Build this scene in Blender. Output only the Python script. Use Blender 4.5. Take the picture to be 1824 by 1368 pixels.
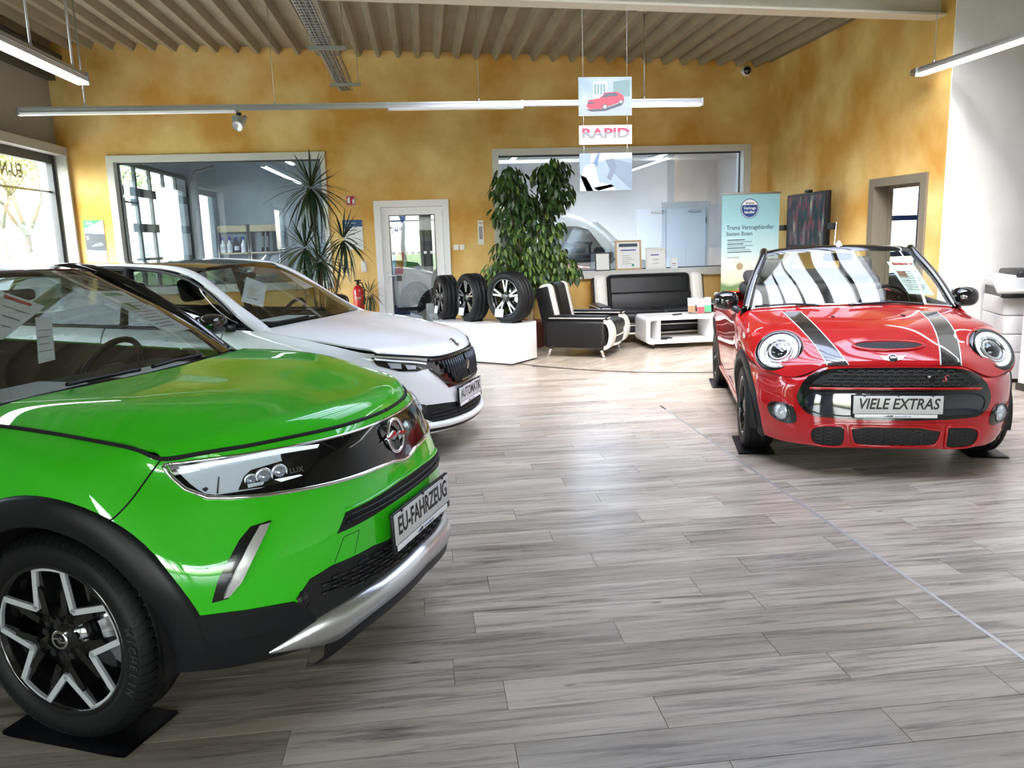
import bpy, bmesh, math, random
import numpy as np
from math import sin, cos, pi, radians, atan2, sqrt
from mathutils import Vector, Matrix
from mathutils.bvhtree import BVHTree
from mathutils.geometry import delaunay_2d_cdt

for o in list(bpy.data.objects): bpy.data.objects.remove(o)
SC = bpy.context.scene
COL = SC.collection
random.seed(7)

# ------------------------------------------------------------------ camera (calibrated on a 1824 x 1368 frame)
FPX, PCX, PCY, CAMH = 1423.0, 912.0, 684.0, 1.57
def _ray(x, y):
    v = np.array([x-PCX, y-PCY, FPX], float); return v/np.linalg.norm(v)
_dY = _ray(752, 427); _h = _ray(1152, 427-.031*400)
_up = np.cross(_dY, _h); _up /= np.linalg.norm(_up)
if _up[1] > 0: _up = -_up
_dX = np.cross(_dY, _up); _dX /= np.linalg.norm(_dX)
if _dX[0] < 0: _dX = -_dX
RW = np.stack([_dX, _dY, _up])          # world = RW @ camera(x right, y down, z forward)
CAMP = np.array([0, 0, CAMH])
def wray(px, py): return RW @ _ray(px, py)
def at_z(px, py, z=0.0):
    r = wray(px, py); return CAMP + r*((z-CAMH)/r[2])
def at_y(px, py, Y):
    r = wray(px, py); return CAMP + r*(Y/r[1])
def at_x(px, py, X):
    r = wray(px, py); return CAMP + r*(X/r[0])
cam = bpy.data.cameras.new('camera'); camo = bpy.data.objects.new('camera', cam); COL.objects.link(camo)
cam.sensor_fit = 'HORIZONTAL'; cam.sensor_width = 36; cam.lens = FPX/1824*36
cam.clip_start = .05; cam.clip_end = 300
_r, _u, _f = RW @ [1,0,0], -(RW @ [0,1,0]), RW @ [0,0,1]
camo.matrix_world = Matrix(((_r[0],_u[0],-_f[0],0),(_r[1],_u[1],-_f[1],0),(_r[2],_u[2],-_f[2],CAMH),(0,0,0,1)))
SC.camera = camo

# ------------------------------------------------------------------ sky, exposure
W = bpy.data.worlds.new('sky'); SC.world = W; W.use_nodes = True
nt = W.node_tree; nt.nodes.clear()
sky = nt.nodes.new('ShaderNodeTexSky'); sky.sky_type = 'NISHITA'; sky.sun_disc = False
sky.sun_elevation = radians(48); sky.sun_rotation = radians(200); sky.air_density = 1.0; sky.dust_density = 3.0; sky.ozone_density = 1.0
bg = nt.nodes.new('ShaderNodeBackground'); bg.inputs[1].default_value = 1.35
hs = nt.nodes.new('ShaderNodeHueSaturation'); hs.inputs['Saturation'].default_value = .55
wo = nt.nodes.new('ShaderNodeOutputWorld')
nt.links.new(sky.outputs[0], hs.inputs['Color']); nt.links.new(hs.outputs[0], bg.inputs[0]); nt.links.new(bg.outputs[0], wo.inputs[0])
SC.view_settings.view_transform = 'Standard'; SC.view_settings.look = 'None'
SC.view_settings.exposure = 1.32; SC.view_settings.gamma = 1; SC.view_settings.use_curve_mapping = False
SC.cycles.max_bounces = 10; SC.cycles.diffuse_bounces = 5; SC.cycles.glossy_bounces = 5; SC.cycles.transparent_max_bounces = 16
SC.cycles.caustics_reflective = False; SC.cycles.caustics_refractive = False
SC.cycles.sample_clamp_indirect = 6.0
def portal(loc, rot, sx, sy):          # sampling guides in the window and roof openings
    L = bpy.data.lights.new('window_portal', 'AREA'); L.shape = 'RECTANGLE'; L.size = sx; L.size_y = sy
    L.cycles.is_portal = True
    o = bpy.data.objects.new('window_portal', L); COL.objects.link(o); o.location = loc; o.rotation_euler = rot
# ------------------------------------------------------------------ materials
MATS = {}
def mat(name, col=(.8,.8,.8), rough=.5, metal=0.0, coat=0.0, spec=.5, emit=None, es=1.0, alpha=None):
    if name in MATS: return MATS[name]
    m = bpy.data.materials.new(name); m.use_nodes = True
    b = m.node_tree.nodes['Principled BSDF']
    b.inputs['Base Color'].default_value = (*col, 1); b.inputs['Roughness'].default_value = rough
    b.inputs['Metallic'].default_value = metal; b.inputs['Coat Weight'].default_value = coat
    b.inputs['Coat Roughness'].default_value = .015; b.inputs['Coat IOR'].default_value = 1.6
    b.inputs['Specular IOR Level'].default_value = spec
    if emit: b.inputs['Emission Color'].default_value = (*emit, 1); b.inputs['Emission Strength'].default_value = es
    m.diffuse_color = (*col, 1)
    MATS[name] = m; return m
def nodes(m): return m.node_tree.nodes, m.node_tree.links
def glass(name, tint=(.9,.95,.95), f0=.07, rough=0.0):
    if name in MATS: return MATS[name]
    m = bpy.data.materials.new(name); m.use_nodes = True; N, L = nodes(m); N.clear()
    t = N.new('ShaderNodeBsdfTransparent'); t.inputs[0].default_value = (*tint, 1)
    g = N.new('ShaderNodeBsdfGlossy'); g.inputs['Roughness'].default_value = rough; g.inputs[0].default_value = (1,1,1,1)
    ge = N.new('ShaderNodeNewGeometry'); dt = N.new('ShaderNodeVectorMath'); dt.operation = 'DOT_PRODUCT'
    L.new(ge.outputs['Incoming'], dt.inputs[0]); L.new(ge.outputs['Normal'], dt.inputs[1])
    ab = N.new('ShaderNodeMath'); ab.operation = 'ABSOLUTE'; L.new(dt.outputs['Value'], ab.inputs[0])
    iv = N.new('ShaderNodeMath'); iv.operation = 'SUBTRACT'; iv.inputs[0].default_value = 1; L.new(ab.outputs[0], iv.inputs[1])
    pw = N.new('ShaderNodeMath'); pw.operation = 'POWER'; pw.inputs[1].default_value = 5; L.new(iv.outputs[0], pw.inputs[0])
    k = N.new('ShaderNodeMath'); k.operation = 'MULTIPLY_ADD'; k.inputs[1].default_value = 1-f0; k.inputs[2].default_value = f0; k.use_clamp = True
    f = pw
    x = N.new('ShaderNodeMixShader'); o = N.new('ShaderNodeOutputMaterial')
    L.new(f.outputs[0], k.inputs[0]); L.new(k.outputs[0], x.inputs[0]); L.new(t.outputs[0], x.inputs[1]); L.new(g.outputs[0], x.inputs[2]); L.new(x.outputs[0], o.inputs[0])
    MATS[name] = m; return m
def noise_mat(name, c1, c2, scale=3, rough=.5, detail=6, bump=0.0, bscale=60, stretch=(1,1,1), lo=.35, hi=.65, spec=.5, coat=0.0):
    if name in MATS: return MATS[name]
    m = mat(name, c1, rough, spec=spec, coat=coat); N, L = nodes(m); b = N['Principled BSDF']
    tc = N.new('ShaderNodeTexCoord'); mp = N.new('ShaderNodeMapping'); mp.inputs['Scale'].default_value = stretch
    n = N.new('ShaderNodeTexNoise'); n.inputs['Scale'].default_value = scale; n.inputs['Detail'].default_value = detail
    r = N.new('ShaderNodeValToRGB'); r.color_ramp.elements[0].position = lo; r.color_ramp.elements[1].position = hi
    r.color_ramp.elements[0].color = (*c1, 1); r.color_ramp.elements[1].color = (*c2, 1)
    L.new(tc.outputs['Object'], mp.inputs[0]); L.new(mp.outputs[0], n.inputs[0]); L.new(n.outputs[0], r.inputs[0]); L.new(r.outputs[0], b.inputs['Base Color'])
    if bump:
        n2 = N.new('ShaderNodeTexNoise'); n2.inputs['Scale'].default_value = bscale; bp = N.new('ShaderNodeBump'); bp.inputs['Strength'].default_value = bump; bp.inputs['Distance'].default_value = .01
        L.new(mp.outputs[0], n2.inputs[0]); L.new(n2.outputs[0], bp.inputs['Height']); L.new(bp.outputs[0], b.inputs['Normal'])
    return m
WHITE = mat('white_gloss', (.86,.87,.88), .25); MATTW = mat('white_matt', (.82,.82,.81), .6)
BLACK = mat('black_gloss', (.006,.006,.007), .12, coat=.6); PLAS = mat('black_plastic', (.007,.0075,.0095), .45, spec=.35)
RUB = mat('tyre_rubber', (.0045,.005,.006), .55, spec=.3); CHROME = mat('chrome', (.86,.87,.89), .06, 1.0); STEEL = mat('brushed_steel', (.52,.53,.55), .32, 1.0)
GALV = mat('galvanised_steel', (.42,.43,.43), .38, .9); GREYF = mat('grey_frame_paint', (.20,.20,.19), .45); ALUF = mat('aluminium_track', (.50,.51,.53), .3, .8)
DARK = mat('dark_void', (.004,.004,.005), .7)

# ------------------------------------------------------------------ mesh building
class MB:
    def __init__(s): s.v = []; s.f = []; s.sm = []
    def add(s, vs, fs, smooth=False):
        o = len(s.v); s.v += [tuple(map(float, p)) for p in vs]; s.f += [tuple(i+o for i in f) for f in fs]; s.sm += [smooth]*len(fs); return s
    def box(s, x0, x1, y0, y1, z0, z1):
        return s.add([(x0,y0,z0),(x1,y0,z0),(x1,y1,z0),(x0,y1,z0),(x0,y0,z1),(x1,y0,z1),(x1,y1,z1),(x0,y1,z1)],
            [(0,3,2,1),(4,5,6,7),(0,1,5,4),(1,2,6,5),(2,3,7,6),(3,0,4,7)])
    def rbox(s, x0, x1, y0, y1, z0, z1, r=.01, seg=3):
        b = bmesh.new(); bmesh.ops.create_cube(b, size=1)
        for v in b.verts: v.co = Vector(((x0+x1)/2+v.co.x*(x1-x0), (y0+y1)/2+v.co.y*(y1-y0), (z0+z1)/2+v.co.z*(z1-z0)))
        r = min(r, (x1-x0)*.49, (y1-y0)*.49, (z1-z0)*.49)
        bmesh.ops.bevel(b, geom=list(b.edges), offset=r, segments=seg, affect='EDGES', profile=.5)
        b.verts.index_update(); s.add([v.co[:] for v in b.verts], [[v.index for v in f.verts] for f in b.faces], seg > 1); b.free(); return s
    def prism(s, poly, axis, a, b, smooth=False):     # poly of 2-D points, extruded along axis from a to b
        def P(u, v, w): return {'x': (w,u,v), 'y': (u,w,v), 'z': (u,v,w)}[axis]
        n = len(poly); vs = [P(*p, a) for p in poly]+[P(*p, b) for p in poly]
        s.add(vs, [tuple(range(n-1,-1,-1)), tuple(range(n, 2*n))]); s.sm[-1] = s.sm[-2] = False
        return s.add(vs, [(i,(i+1)%n,(i+1)%n+n,i+n) for i in range(n)], smooth)
    def lathe(s, prof, seg=32, axis='z', c=(0,0,0), a0=0, a1=2*pi, smooth=True):
        full = abs(a1-a0-2*pi) < 1e-6; m = seg if full else seg+1; vs = []
        for k in range(m):
            a = a0+(a1-a0)*k/seg
            for r, h in prof:
                p = {'z': (r*cos(a), r*sin(a), h), 'y': (r*cos(a), h, r*sin(a)), 'x': (h, r*cos(a), r*sin(a))}[axis]
                vs.append((p[0]+c[0], p[1]+c[1], p[2]+c[2]))
        n = len(prof); fs = []
        for k in range(seg):
            k2 = (k+1) % m
            for i in range(n-1): fs.append((k*n+i, k2*n+i, k2*n+i+1, k*n+i+1))
        return s.add(vs, fs, smooth)
    def cyl(s, c, r, h, axis='z', seg=20, r2=None):
        r2 = r if r2 is None else r2
        return s.lathe([(1e-5,0),(r,0)], seg, axis, c, smooth=False).lathe([(r,0),(r2,h)], seg, axis, c).lathe([(r2,h),(1e-5,h)], seg, axis, c, smooth=False)
    def tube(s, path, r, seg=8, closed=False, smooth=True):
        P = [Vector(p) for p in path]; n = len(P); rr = r if hasattr(r, '__len__') else [r]*n; rings = []; up = None
        for i, p in enumerate(P):
            a = P[i-1] if i or closed else P[i]; b = P[(i+1) % n] if i < n-1 or closed else P[i]
            t = (b-a).normalized()
            if up is None:
                up = Vector((0,0,1)) if abs(t.z) < .9 else Vector((1,0,0))
            u = (up-t*up.dot(t)).normalized(); w = t.cross(u); up = u
            rings.append([p+(u*cos(2*pi*k/seg)+w*sin(2*pi*k/seg))*rr[i] for k in range(seg)])
        vs = [q for ring in rings for q in ring]; fs = []
        for i in range(n if closed else n-1):
            j = (i+1) % n
            for k in range(seg): fs.append((i*seg+k, i*seg+(k+1) % seg, j*seg+(k+1) % seg, j*seg+k))
        if not closed: s.add([], []); 
        o = len(s.v); s.add(vs, fs, smooth)
        if not closed:
            s.f += [tuple(o+k for k in range(seg-1,-1,-1)), tuple(o+(n-1)*seg+k for k in range(seg))]; s.sm += [False, False]
        return s
    def grid(s, G, smooth=True, closeu=False, closev=False, flip=False):
        n, m = len(G), len(G[0]); vs = [p for row in G for p in row]; fs = []
        for i in range(n if closeu else n-1):
            for j in range(m if closev else m-1):
                q = (i*m+j, ((i+1) % n)*m+j, ((i+1) % n)*m+(j+1) % m, i*m+(j+1) % m)
                fs.append(q[::-1] if flip else q)
        return s.add(vs, fs, smooth)
    def ring(s, a, b, z0, z1, wl, wr, wb, wt, c0, c1, axis='y'):   # rectangular frame without overlapping boxes
        R = [(a, a+wl, z0, z1), (b-wr, b, z0, z1), (a+wl, b-wr, z1-wt, z1)] + ([(a+wl, b-wr, z0, z0+wb)] if wb else [])
        for p, q, u, v in R:
            s.box(p, q, c0, c1, u, v) if axis == 'y' else s.box(c0, c1, p, q, u, v)
        return s
    def xf(s, M):
        s.v = [tuple(M @ Vector(p)) for p in s.v]; return s
    def mesh(s, name, m):
        me = bpy.data.meshes.new(name); me.from_pydata(s.v, [], s.f); me.polygons.foreach_set('use_smooth', s.sm)
        if m: me.materials.append(m)
        me.update(); return me
    def build(s, name, m, parent=None, fixn=False):
        me = s.mesh(name, m)
        if fixn:
            b = bmesh.new(); b.from_mesh(me); bmesh.ops.recalc_face_normals(b, faces=b.faces); b.to_mesh(me); b.free()
        o = bpy.data.objects.new(name, me); COL.objects.link(o)
        if parent: o.parent = parent
        return o
def tag(o, label=None, cat=None, group=None, kind=None):
    if label: o['label'] = label
    if cat: o['category'] = cat
    if group: o['group'] = group
    if kind: o['kind'] = kind
    return o
def thing(name, label, cat, loc=(0,0,0), rz=0, group=None):
    o = bpy.data.objects.new(name, None); COL.objects.link(o); o.location = loc; o.rotation_euler = (0,0,rz); o.empty_display_size = .1
    return tag(o, label, cat, group)
def struct(name, mb, m, parent=None):
    o = mb.build(name, m, parent)
    if parent is None: o['kind'] = 'structure'
    return o
def dup(root, loc=None, rz=None, label=None, parent=None):
    r = root.copy(); COL.objects.link(r)
    if parent is not None: r.parent = parent
    if loc is not None: r.location = loc
    if rz is not None: r.rotation_euler = (0,0,rz)
    if label: r['label'] = label
    for ch in list(root.children): dup(ch, parent=r)
    return r
_txt = {}
def text_mesh(body, size, extrude=.001, bold=.0, shear=0.0, align='CENTER', xs=1.0):
    c = bpy.data.curves.new('t', 'FONT'); c.body = body; c.size = size; c.extrude = extrude; c.offset = bold*size; c.shear = shear
    c.align_x = align; c.align_y = 'CENTER'; c.resolution_u = 3
    o = bpy.data.objects.new('t', c); COL.objects.link(o); bpy.context.view_layer.update()
    me = bpy.data.meshes.new_from_object(o.evaluated_get(bpy.context.evaluated_depsgraph_get()))
    bpy.data.objects.remove(o); bpy.data.curves.remove(c)
    if xs != 1:
        for v in me.vertices: v.co.x *= xs
    return me
def text(name, body, size, m, mtx, parent=None, width=None, **k):
    me = text_mesh(body, size, **k)
    if width:
        xs_ = [v.co.x for v in me.vertices]; s_ = width/(max(xs_)-min(xs_))
        for v in me.vertices: v.co.x *= s_
    me.transform(mtx); me.materials.append(m)
    o = bpy.data.objects.new(name, me); COL.objects.link(o); o.parent = parent; return o
def frame(o, xax, yax):      # text frame: x along the line, y up, facing x cross y
    x = Vector(xax).normalized(); y = Vector(yax).normalized(); z = x.cross(y)
    return Matrix(((x.x,y.x,z.x,o[0]),(x.y,y.y,z.y,o[1]),(x.z,y.z,z.z,o[2]),(0,0,0,1)))
def chaikin(P, n=2, closed=True):
    P = [np.array(p, float) for p in P]
    for _ in range(n):
        Q = []
        if closed:
            for i in range(len(P)): a, b = P[i], P[(i+1) % len(P)]; Q += [a*.75+b*.25, a*.25+b*.75]
        else:
            Q = [P[0]]
            for i in range(len(P)-1): a, b = P[i], P[i+1]; Q += [a*.75+b*.25, a*.25+b*.75]
            Q.append(P[-1])
        P = Q
    return P
def resample(P, h, closed=True):
    P = [np.array(p, float) for p in P]; out = []; n = len(P)
    for i in range(n if closed else n-1):
        a, b = P[i], P[(i+1) % n]; k = max(1, int(math.ceil(np.linalg.norm(b-a)/h)))
        out += [a+(b-a)*t/k for t in range(k)]
    if not closed: out.append(P[-1])
    return out
# natural / symmetric cubic spline through points (last axis = coordinates)
def cspline(t, Y, tt):
    t = np.asarray(t, float); Y = np.asarray(Y, float); n = len(t); h = np.diff(t)
    A = np.zeros((n, n)); B = np.zeros((n,)+Y.shape[1:]); A[0,0] = A[-1,-1] = 1
    for i in range(1, n-1):
        A[i,i-1] = h[i-1]; A[i,i] = 2*(h[i-1]+h[i]); A[i,i+1] = h[i]
        B[i] = 6*((Y[i+1]-Y[i])/h[i]-(Y[i]-Y[i-1])/h[i-1])
    Mm = np.linalg.solve(A, B.reshape(n, -1)).reshape(B.shape)
    k = np.clip(np.searchsorted(t, tt, side='right')-1, 0, n-2); hh = h[k]
    sh = (len(tt),)+(1,)*(Y.ndim-1); a = ((t[k+1]-tt)/hh).reshape(sh); b = ((tt-t[k])/hh).reshape(sh); h2 = (hh**2/6).reshape(sh)
    return a*Y[k]+b*Y[k+1]+((a**3-a)*Mm[k]+(b**3-b)*Mm[k+1])*h2
def knots(P):           # average chord length along axis 0
    d = np.linalg.norm(np.diff(P, axis=0), axis=-1); d = d.reshape(d.shape[0], -1).mean(1); return np.concatenate([[0], np.cumsum(np.maximum(d, 1e-4))])
def surface(P, nu, nv, sym=False, even=True):
    """P[i][j] control points; nu, nv samples. sym: column 0 lies on y = 0 and the patch is mirrored smoothly."""
    P = np.asarray(P, float)
    tu = knots(P); A = cspline(tu, P, np.linspace(0, tu[-1], nu))
    A = A.transpose(1, 0, 2)
    if sym:
        m = A[1:4][::-1].copy(); m[..., 1] *= -1; A = np.concatenate([m, A]); k0 = len(m)
    tv = knots(A); s = tv[k0] if sym else 0
    B = cspline(tv, A, np.linspace(s, tv[-1], nv))
    return B.transpose(1, 0, 2)
def curve(P, n):
    P = np.asarray(P, float); t = knots(P[:, None, :] if P.ndim == 2 else P); return cspline(t, P, np.linspace(0, t[-1], n))
def mirror_grid(G):       # half grid (column 0 on the axis) to a full one
    m = G[:, 1:][:, ::-1].copy(); m[..., 1] *= -1; return np.concatenate([m, G], axis=1)
def flipy(G): H = np.array(G); H[..., 1] *= -1; return H
# ------------------------------------------------------------------ the room
XL, XR, YB, YF = -5.05, 5.38, 12.3, -7.0
def zc(x): return 4.30-.0323*(x+4.45)
YEL = noise_mat('sponged_yellow_plaster', (.62,.33,.07), (.84,.62,.26), 1.3, .75, 10, .25, 90, lo=.36, hi=.66, spec=.25)
GREYW = mat('grey_wall_paint', (.33,.32,.29), .8); WALLW = noise_mat('white_roughcast', (.80,.79,.76), (.84,.83,.81), 4, .85, 4, .35, 220, spec=.2)
CREAM = mat('cream_steel_paint', (.62,.58,.47), .5); SHEET = noise_mat('beige_profiled_sheet', (.26,.225,.16), (.31,.27,.195), 2, .55, 4, spec=.4)
FRAMEW = mat('window_frame_white', (.62,.62,.60), .45); PVC = mat('white_pvc', (.80,.80,.80), .35)
PANE = glass('window_glass', (.93,.96,.96)); PANEI = glass('interior_glass', (.88,.93,.95), f0=.12)
def wall(name, mat_, axis, c0, c1, a0, a1, z0, z1, holes):
    """slab with thickness c0..c1 across `axis`, spanning a0..a1 and z0..z1; holes (a0,a1,z0,z1)"""
    m = MB(); A = sorted({a0, a1, *[h[0] for h in holes], *[h[1] for h in holes]})
    for p, q in zip(A, A[1:]):
        zs = [(z0, z1)]
        for h in holes:
            if h[0] <= p+1e-6 and q-1e-6 <= h[1]:
                zs = [s for u, v in zs for s in ((u, min(v, h[2])), (max(u, h[3]), v)) if s[1]-s[0] > 1e-4]
        for u, v in zs:
            m.box(p, q, c0, c1, u, v) if axis == 'y' else m.box(c0, c1, p, q, u, v)
    return struct(name, m, mat_)
# openings of the back wall
W1 = (-4.40, -1.36, .92, 2.87); W2 = (1.10, 5.10, .92, 2.86); D1 = (-.69, .41, 0, 2.15)
wall('wall_back', YEL, 'y', YB, YB+.24, XL-.2, XR+.25, 0, 4.6, [W1, W2, D1])
LWIN = [(-6.6,-3.4), (3.6,5.9), (6.1,8.9), (9.1,12.25)]
wall('wall_left', GREYW, 'x', XL-.25, XL, YF, YB, 0, 4.7, [(a,b,.12,2.90) for a,b in LWIN])
OD = (8.22, 9.30, 0, 2.10)
wall('wall_right', YEL, 'x', XR, XR+.2, 7.93, YB, 0, 4.4, [OD])
wall('wall_alcove', WALLW, 'y', 7.93, 8.13, XR+.2, 7.4, 0, 4.3, [])
wall('wall_alcove_end', WALLW, 'x', 7.2, 7.4, 6.7, 7.93, 0, 4.3, [])
wall('wall_side', WALLW, 'x', 5.54, 5.74, YF, 6.88, 0, 4.4, [])
wall('wall_alcove_front', WALLW, 'y', 6.70, 6.88, 5.74, 7.2, 0, 4.3, [])
FWIN = [(-2.3,.1), (.3,2.7)]
wall('wall_front', GREYW, 'y', YF-.25, YF, XL-.25, 5.74, 0, 4.7, [(a,b,.08,3.1) for a,b in FWIN])
m = MB().box(5.528, 5.54, YF, 6.88, 0, .07).box(5.528, 5.74, 6.88, 6.892, 0, .07); struct('baseboard_side', m, mat('dark_skirting', (.05,.045,.04), .5))
# white return strip at the end of the yellow wall
struct('trim_1', MB().box(XR-.004, XR+.2, 7.915, 7.93, 0, 4.3), WALLW)

# ceiling: trapezoidal sheet, ribs running front to back; two rooflights over the show floor
SKY = [(.2, 4.55, 3.6, 7.3)]
def in_sky(x): return [s for s in SKY if s[0]-.01 <= x-.0 and x+.28 <= s[1]+.29]
m = MB(); per = .2824; k0 = -3
prof = [(0,0), (.045,0), (.09,.095), (.235,.095), (.2824,0)]
for k in range(k0, 37):
    x0 = -4.472+k*per
    if x0 > 7.5: break
    mid = x0+per/2; segs = [(YF-.2, YB+.02)]
    for s in SKY:
        if s[0] < mid < s[1]: segs = [q for a, b in segs for q in ((a, min(b, s[2])), (max(a, s[3]), b)) if q[1]-q[0] > .01]
    for a, b in segs:
        G = [[(x0+px, y, zc(x0+px)+pz) for y in (a, b)] for px, pz in prof]
        m.grid(G, smooth=False, flip=True)
m.box(5.5, 7.6, 6.5, 8.2, 4.3, 4.4)
struct('ceiling', m, SHEET)
OPAL = glass('rooflight_sheet', (.95,.97,1.0), f0=.05)
for i, s in enumerate(SKY):
    n = 8
    t = thing('rooflight', ['long glazed rooflight with dark glazing bars above the red cabriolet', 'long glazed rooflight above the front of the hall'][i], 'rooflight', ((s[0]+s[1])/2, (s[2]+s[3])/2, zc(s[0])+.1)); t['kind'] = 'structure'
    ox, oy, oz = t.location
    fr = MB()
    for x in (s[0], s[1]): fr.box(x-.05-ox, x+.05-ox, s[2]-oy, s[3]-oy, zc(x)-.05-oz, zc(x)+.3-oz)
    for y in (s[2], s[3]): fr.grid([[(x-ox, y+d-oy, zc(x)+h-oz) for x in (s[0], s[1])] for d, h in ((-.04,-.05),(.04,-.05),(.04,.3),(-.04,.3))], closeu=True, smooth=False)
    fr.build('frame', GREYF, t)
    for q in range(1, n):
        x = s[0]+(s[1]-s[0])*q/n; w = .035 if q % 3 else .09
        MB().box(x-w-ox, x+w-ox, s[2]-oy, s[3]-oy, zc(x)+.02-oz, zc(x)+.16-oz).build('glazing_bar', GREYF, t)
    MB().grid([[(x-ox, y-oy, zc(x)+.22-oz) for y in (s[2], s[3])] for x in (s[0], s[1])], smooth=False).build('glass_sheet', OPAL, t)
# cream steel beam across the hall
bz = lambda x: 3.64-.0323*(x-5.38)
m = MB()
for y0, y1, h0, h1 in ((8.07,8.29,0,.022), (8.172,8.188,.022,.36), (8.07,8.29,.36,.382)):
    m.add([(x,y,bz(x)+h) for x in (XL, XR) for y in (y0,y1) for h in (h0,h1)], [(0,1,3,2),(4,6,7,5),(0,4,5,1),(2,3,7,6),(0,2,6,4),(1,5,7,3)])
struct('trim_2', m, CREAM)['label'] = 'cream painted steel roof beam spanning the hall'
m = MB()
for y0, y1, h0, h1 in ((2.2,2.42,0,.022), (2.302,2.318,.022,.36)):
    m.add([(x,y,bz(x)+h) for x in (XL, XR) for y in (y0,y1) for h in (h0,h1)], [(0,1,3,2),(4,6,7,5),(0,4,5,1),(2,3,7,6),(0,2,6,4),(1,5,7,3)])
struct('trim_3', m, CREAM)
# dark steel angle and conduit where roof meets the left wall
m = MB().box(XL, XL+.10, YF, YB, zc(XL)-.42, zc(XL)-.30).box(XL, XL+.22, YF, YB, zc(XL)-.16, zc(XL)-.10); struct('trim_4', m, mat('dark_steel', (.05,.05,.048), .5))

# left window band: light outer trim, dark frames, glass
OUT = mat('trim_grey', (.42,.41,.38), .5); DKF = mat('anthracite_frame', (.045,.046,.05), .4)
for i, (a, b) in enumerate(LWIN):
    w = thing('window_%d' % (i+1), 'tall shop window in the left wall', 'window', (XL, (a+b)/2, .12)); w['kind'] = 'structure'; del w['category']
    c = (a+b)/2; h = 2.78
    fr = MB().ring(a-c-.09, b-c+.03, -.02, h+.10, .12, .06, 0, .12, 0, .14, 'x').box(-.25,.2, a-c-.05, b-c+.03, -.14, -.02)
    fr.build('surround', OUT, w)
    fr = MB().ring(a-c, b-c, 0, h, .09, .09, .08, .13, -.12, -.04, 'x')
    fr.build('frame', DKF, w)
    MB().ring(a-c+.002, b-c-.002, 0, h-.002, .012, .012, .012, .012, -.249, -.125, 'x').build('outer_reveal', mat('sky_tinted_reveal', (.55,.68,.72), .6), w)  # white reveal; the blue of the sky light is put into its colour
    MB().box(-.083,-.077, a-c+.07, b-c-.07, .06, h-.1).build('pane', PANE, w)
    if i == 3:
        GOLD = mat('gold_film', (.16,.095,.012), .5)
        text('lettering', 'EU-Neuwagen', .25, GOLD, frame((-.088, 10.66-c, 2.60-.12), (0,-1,0), (0,0,1)), w, bold=.02)
        MB().box(-.089,-.084, a-c+.09, b-c-.09, 2.37-.12, 2.40-.12).build('film_stripe', GOLD, w)
# front glazing behind the camera
for i, (a, b) in enumerate(FWIN):
    w = thing('window_%d' % (i+5), 'shop front window', 'window', ((a+b)/2, YF, .08)); w['kind'] = 'structure'; del w['category']
    c = (a+b)/2; h = 3.02
    MB().ring(a-c, b-c, 0, h, .08, .08, .1, .1, -.12, -.04).box(a-c+.08, b-c-.08, -.11,-.05, 2.2, 2.26).build('frame', DKF, w)
    MB().box(a-c+.06, b-c-.06, -.083,-.077, .06, h-.06).build('pane', PANE, w)
    if True: text('lettering', ['wagen','Neu'][i], .36, mat('gold_film'), frame((0,-.09,1.95), (-1,0,0), (0,0,1)), w, bold=.02)

# back wall windows
def inner_window(name, w, jr):
    a, b, z0, z1 = w; c = (a+b)/2
    t = thing(name, 'wide fixed window in the yellow back wall', 'window', (c, YB, z0)); t['kind'] = 'structure'; del t['category']
    h = z1-z0; a -= c; b -= c
    MB().ring(a-.005, b+.005, .09, h+.005, .095, jr+.005, 0, .09, -.03, .245).box(a-.02, b+.02, -.09,.245, -.02,.09).build('surround', FRAMEW, t)
    MB().ring(a+.09, b-jr, .09, h-.085, .015, .015, .015, .025, .12, .15).build('gasket_frame', DKF, t)
    MB().box(a+.09, b-jr, .132,.138, .09,h-.085).build('pane', PANEI, t)
    return t
inner_window('window_7', W1, .06); inner_window('window_8', W2, .11)
# glazed door
d = thing('door_1', 'white glazed door in the back wall', 'door', (-.14, YB, 0)); d['kind'] = 'structure'; del d['category']
MB().ring(-.555, .555, 0, 2.155, .095, .095, 0, .095, -.03, .245).build('door_frame', PVC, d)
lf = MB().ring(-.455, .455, .02, 2.055, .115, .115, .2, .115, .0, .07).build('door_leaf', PVC, d)
MB().box(-.35,.35, .028,.036, .21,1.95).build('pane', PANEI, d)
MB().ring(-.341, .341, .219, 1.941, .012, .012, .012, .012, -.004, .074).build('glazing_bead', DKF, d)
hd = MB().rbox(-.42,-.385, -.012,.0, .93,1.12, .008).tube([(-.40,-.005,1.05),(-.40,-.045,1.05),(-.28,-.045,1.05)], .009); hd.build('door_handle', mat('white_metal', (.75,.75,.75), .3), d)
for z in (.3,1.1,1.9): MB().cyl((.46,-.025,z), .013, .1).build('hinge', mat('white_metal'), d)
MB().box(-.36,.36, -.028,-.02, 0,0.0) if False else None
FILM = mat('frosted_film', (.85,.87,.88), .6)
for k in range(7): MB().box(-.32+k*.095,-.275+k*.095, .022,.027, 1.36,1.40).build('safety_mark', FILM, d)
# door opening in the yellow side wall
d = thing('door_2', 'open doorway with brown grey frame in the yellow side wall', 'door', (XR, 8.76, 0)); d['kind'] = 'structure'; del d['category']
TAUPE = mat('taupe_paint', (.19,.165,.125), .5)
MB().ring(-.56, .56, 0, 2.115, .11, .11, 0, .095, -.025, .225, 'x').build('door_frame', TAUPE, d)
MB().ring(-.45, .45, 0, 2.02, .03, .03, 0, .03, .16, .2, 'x').build('rebate', TAUPE, d)

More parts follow.
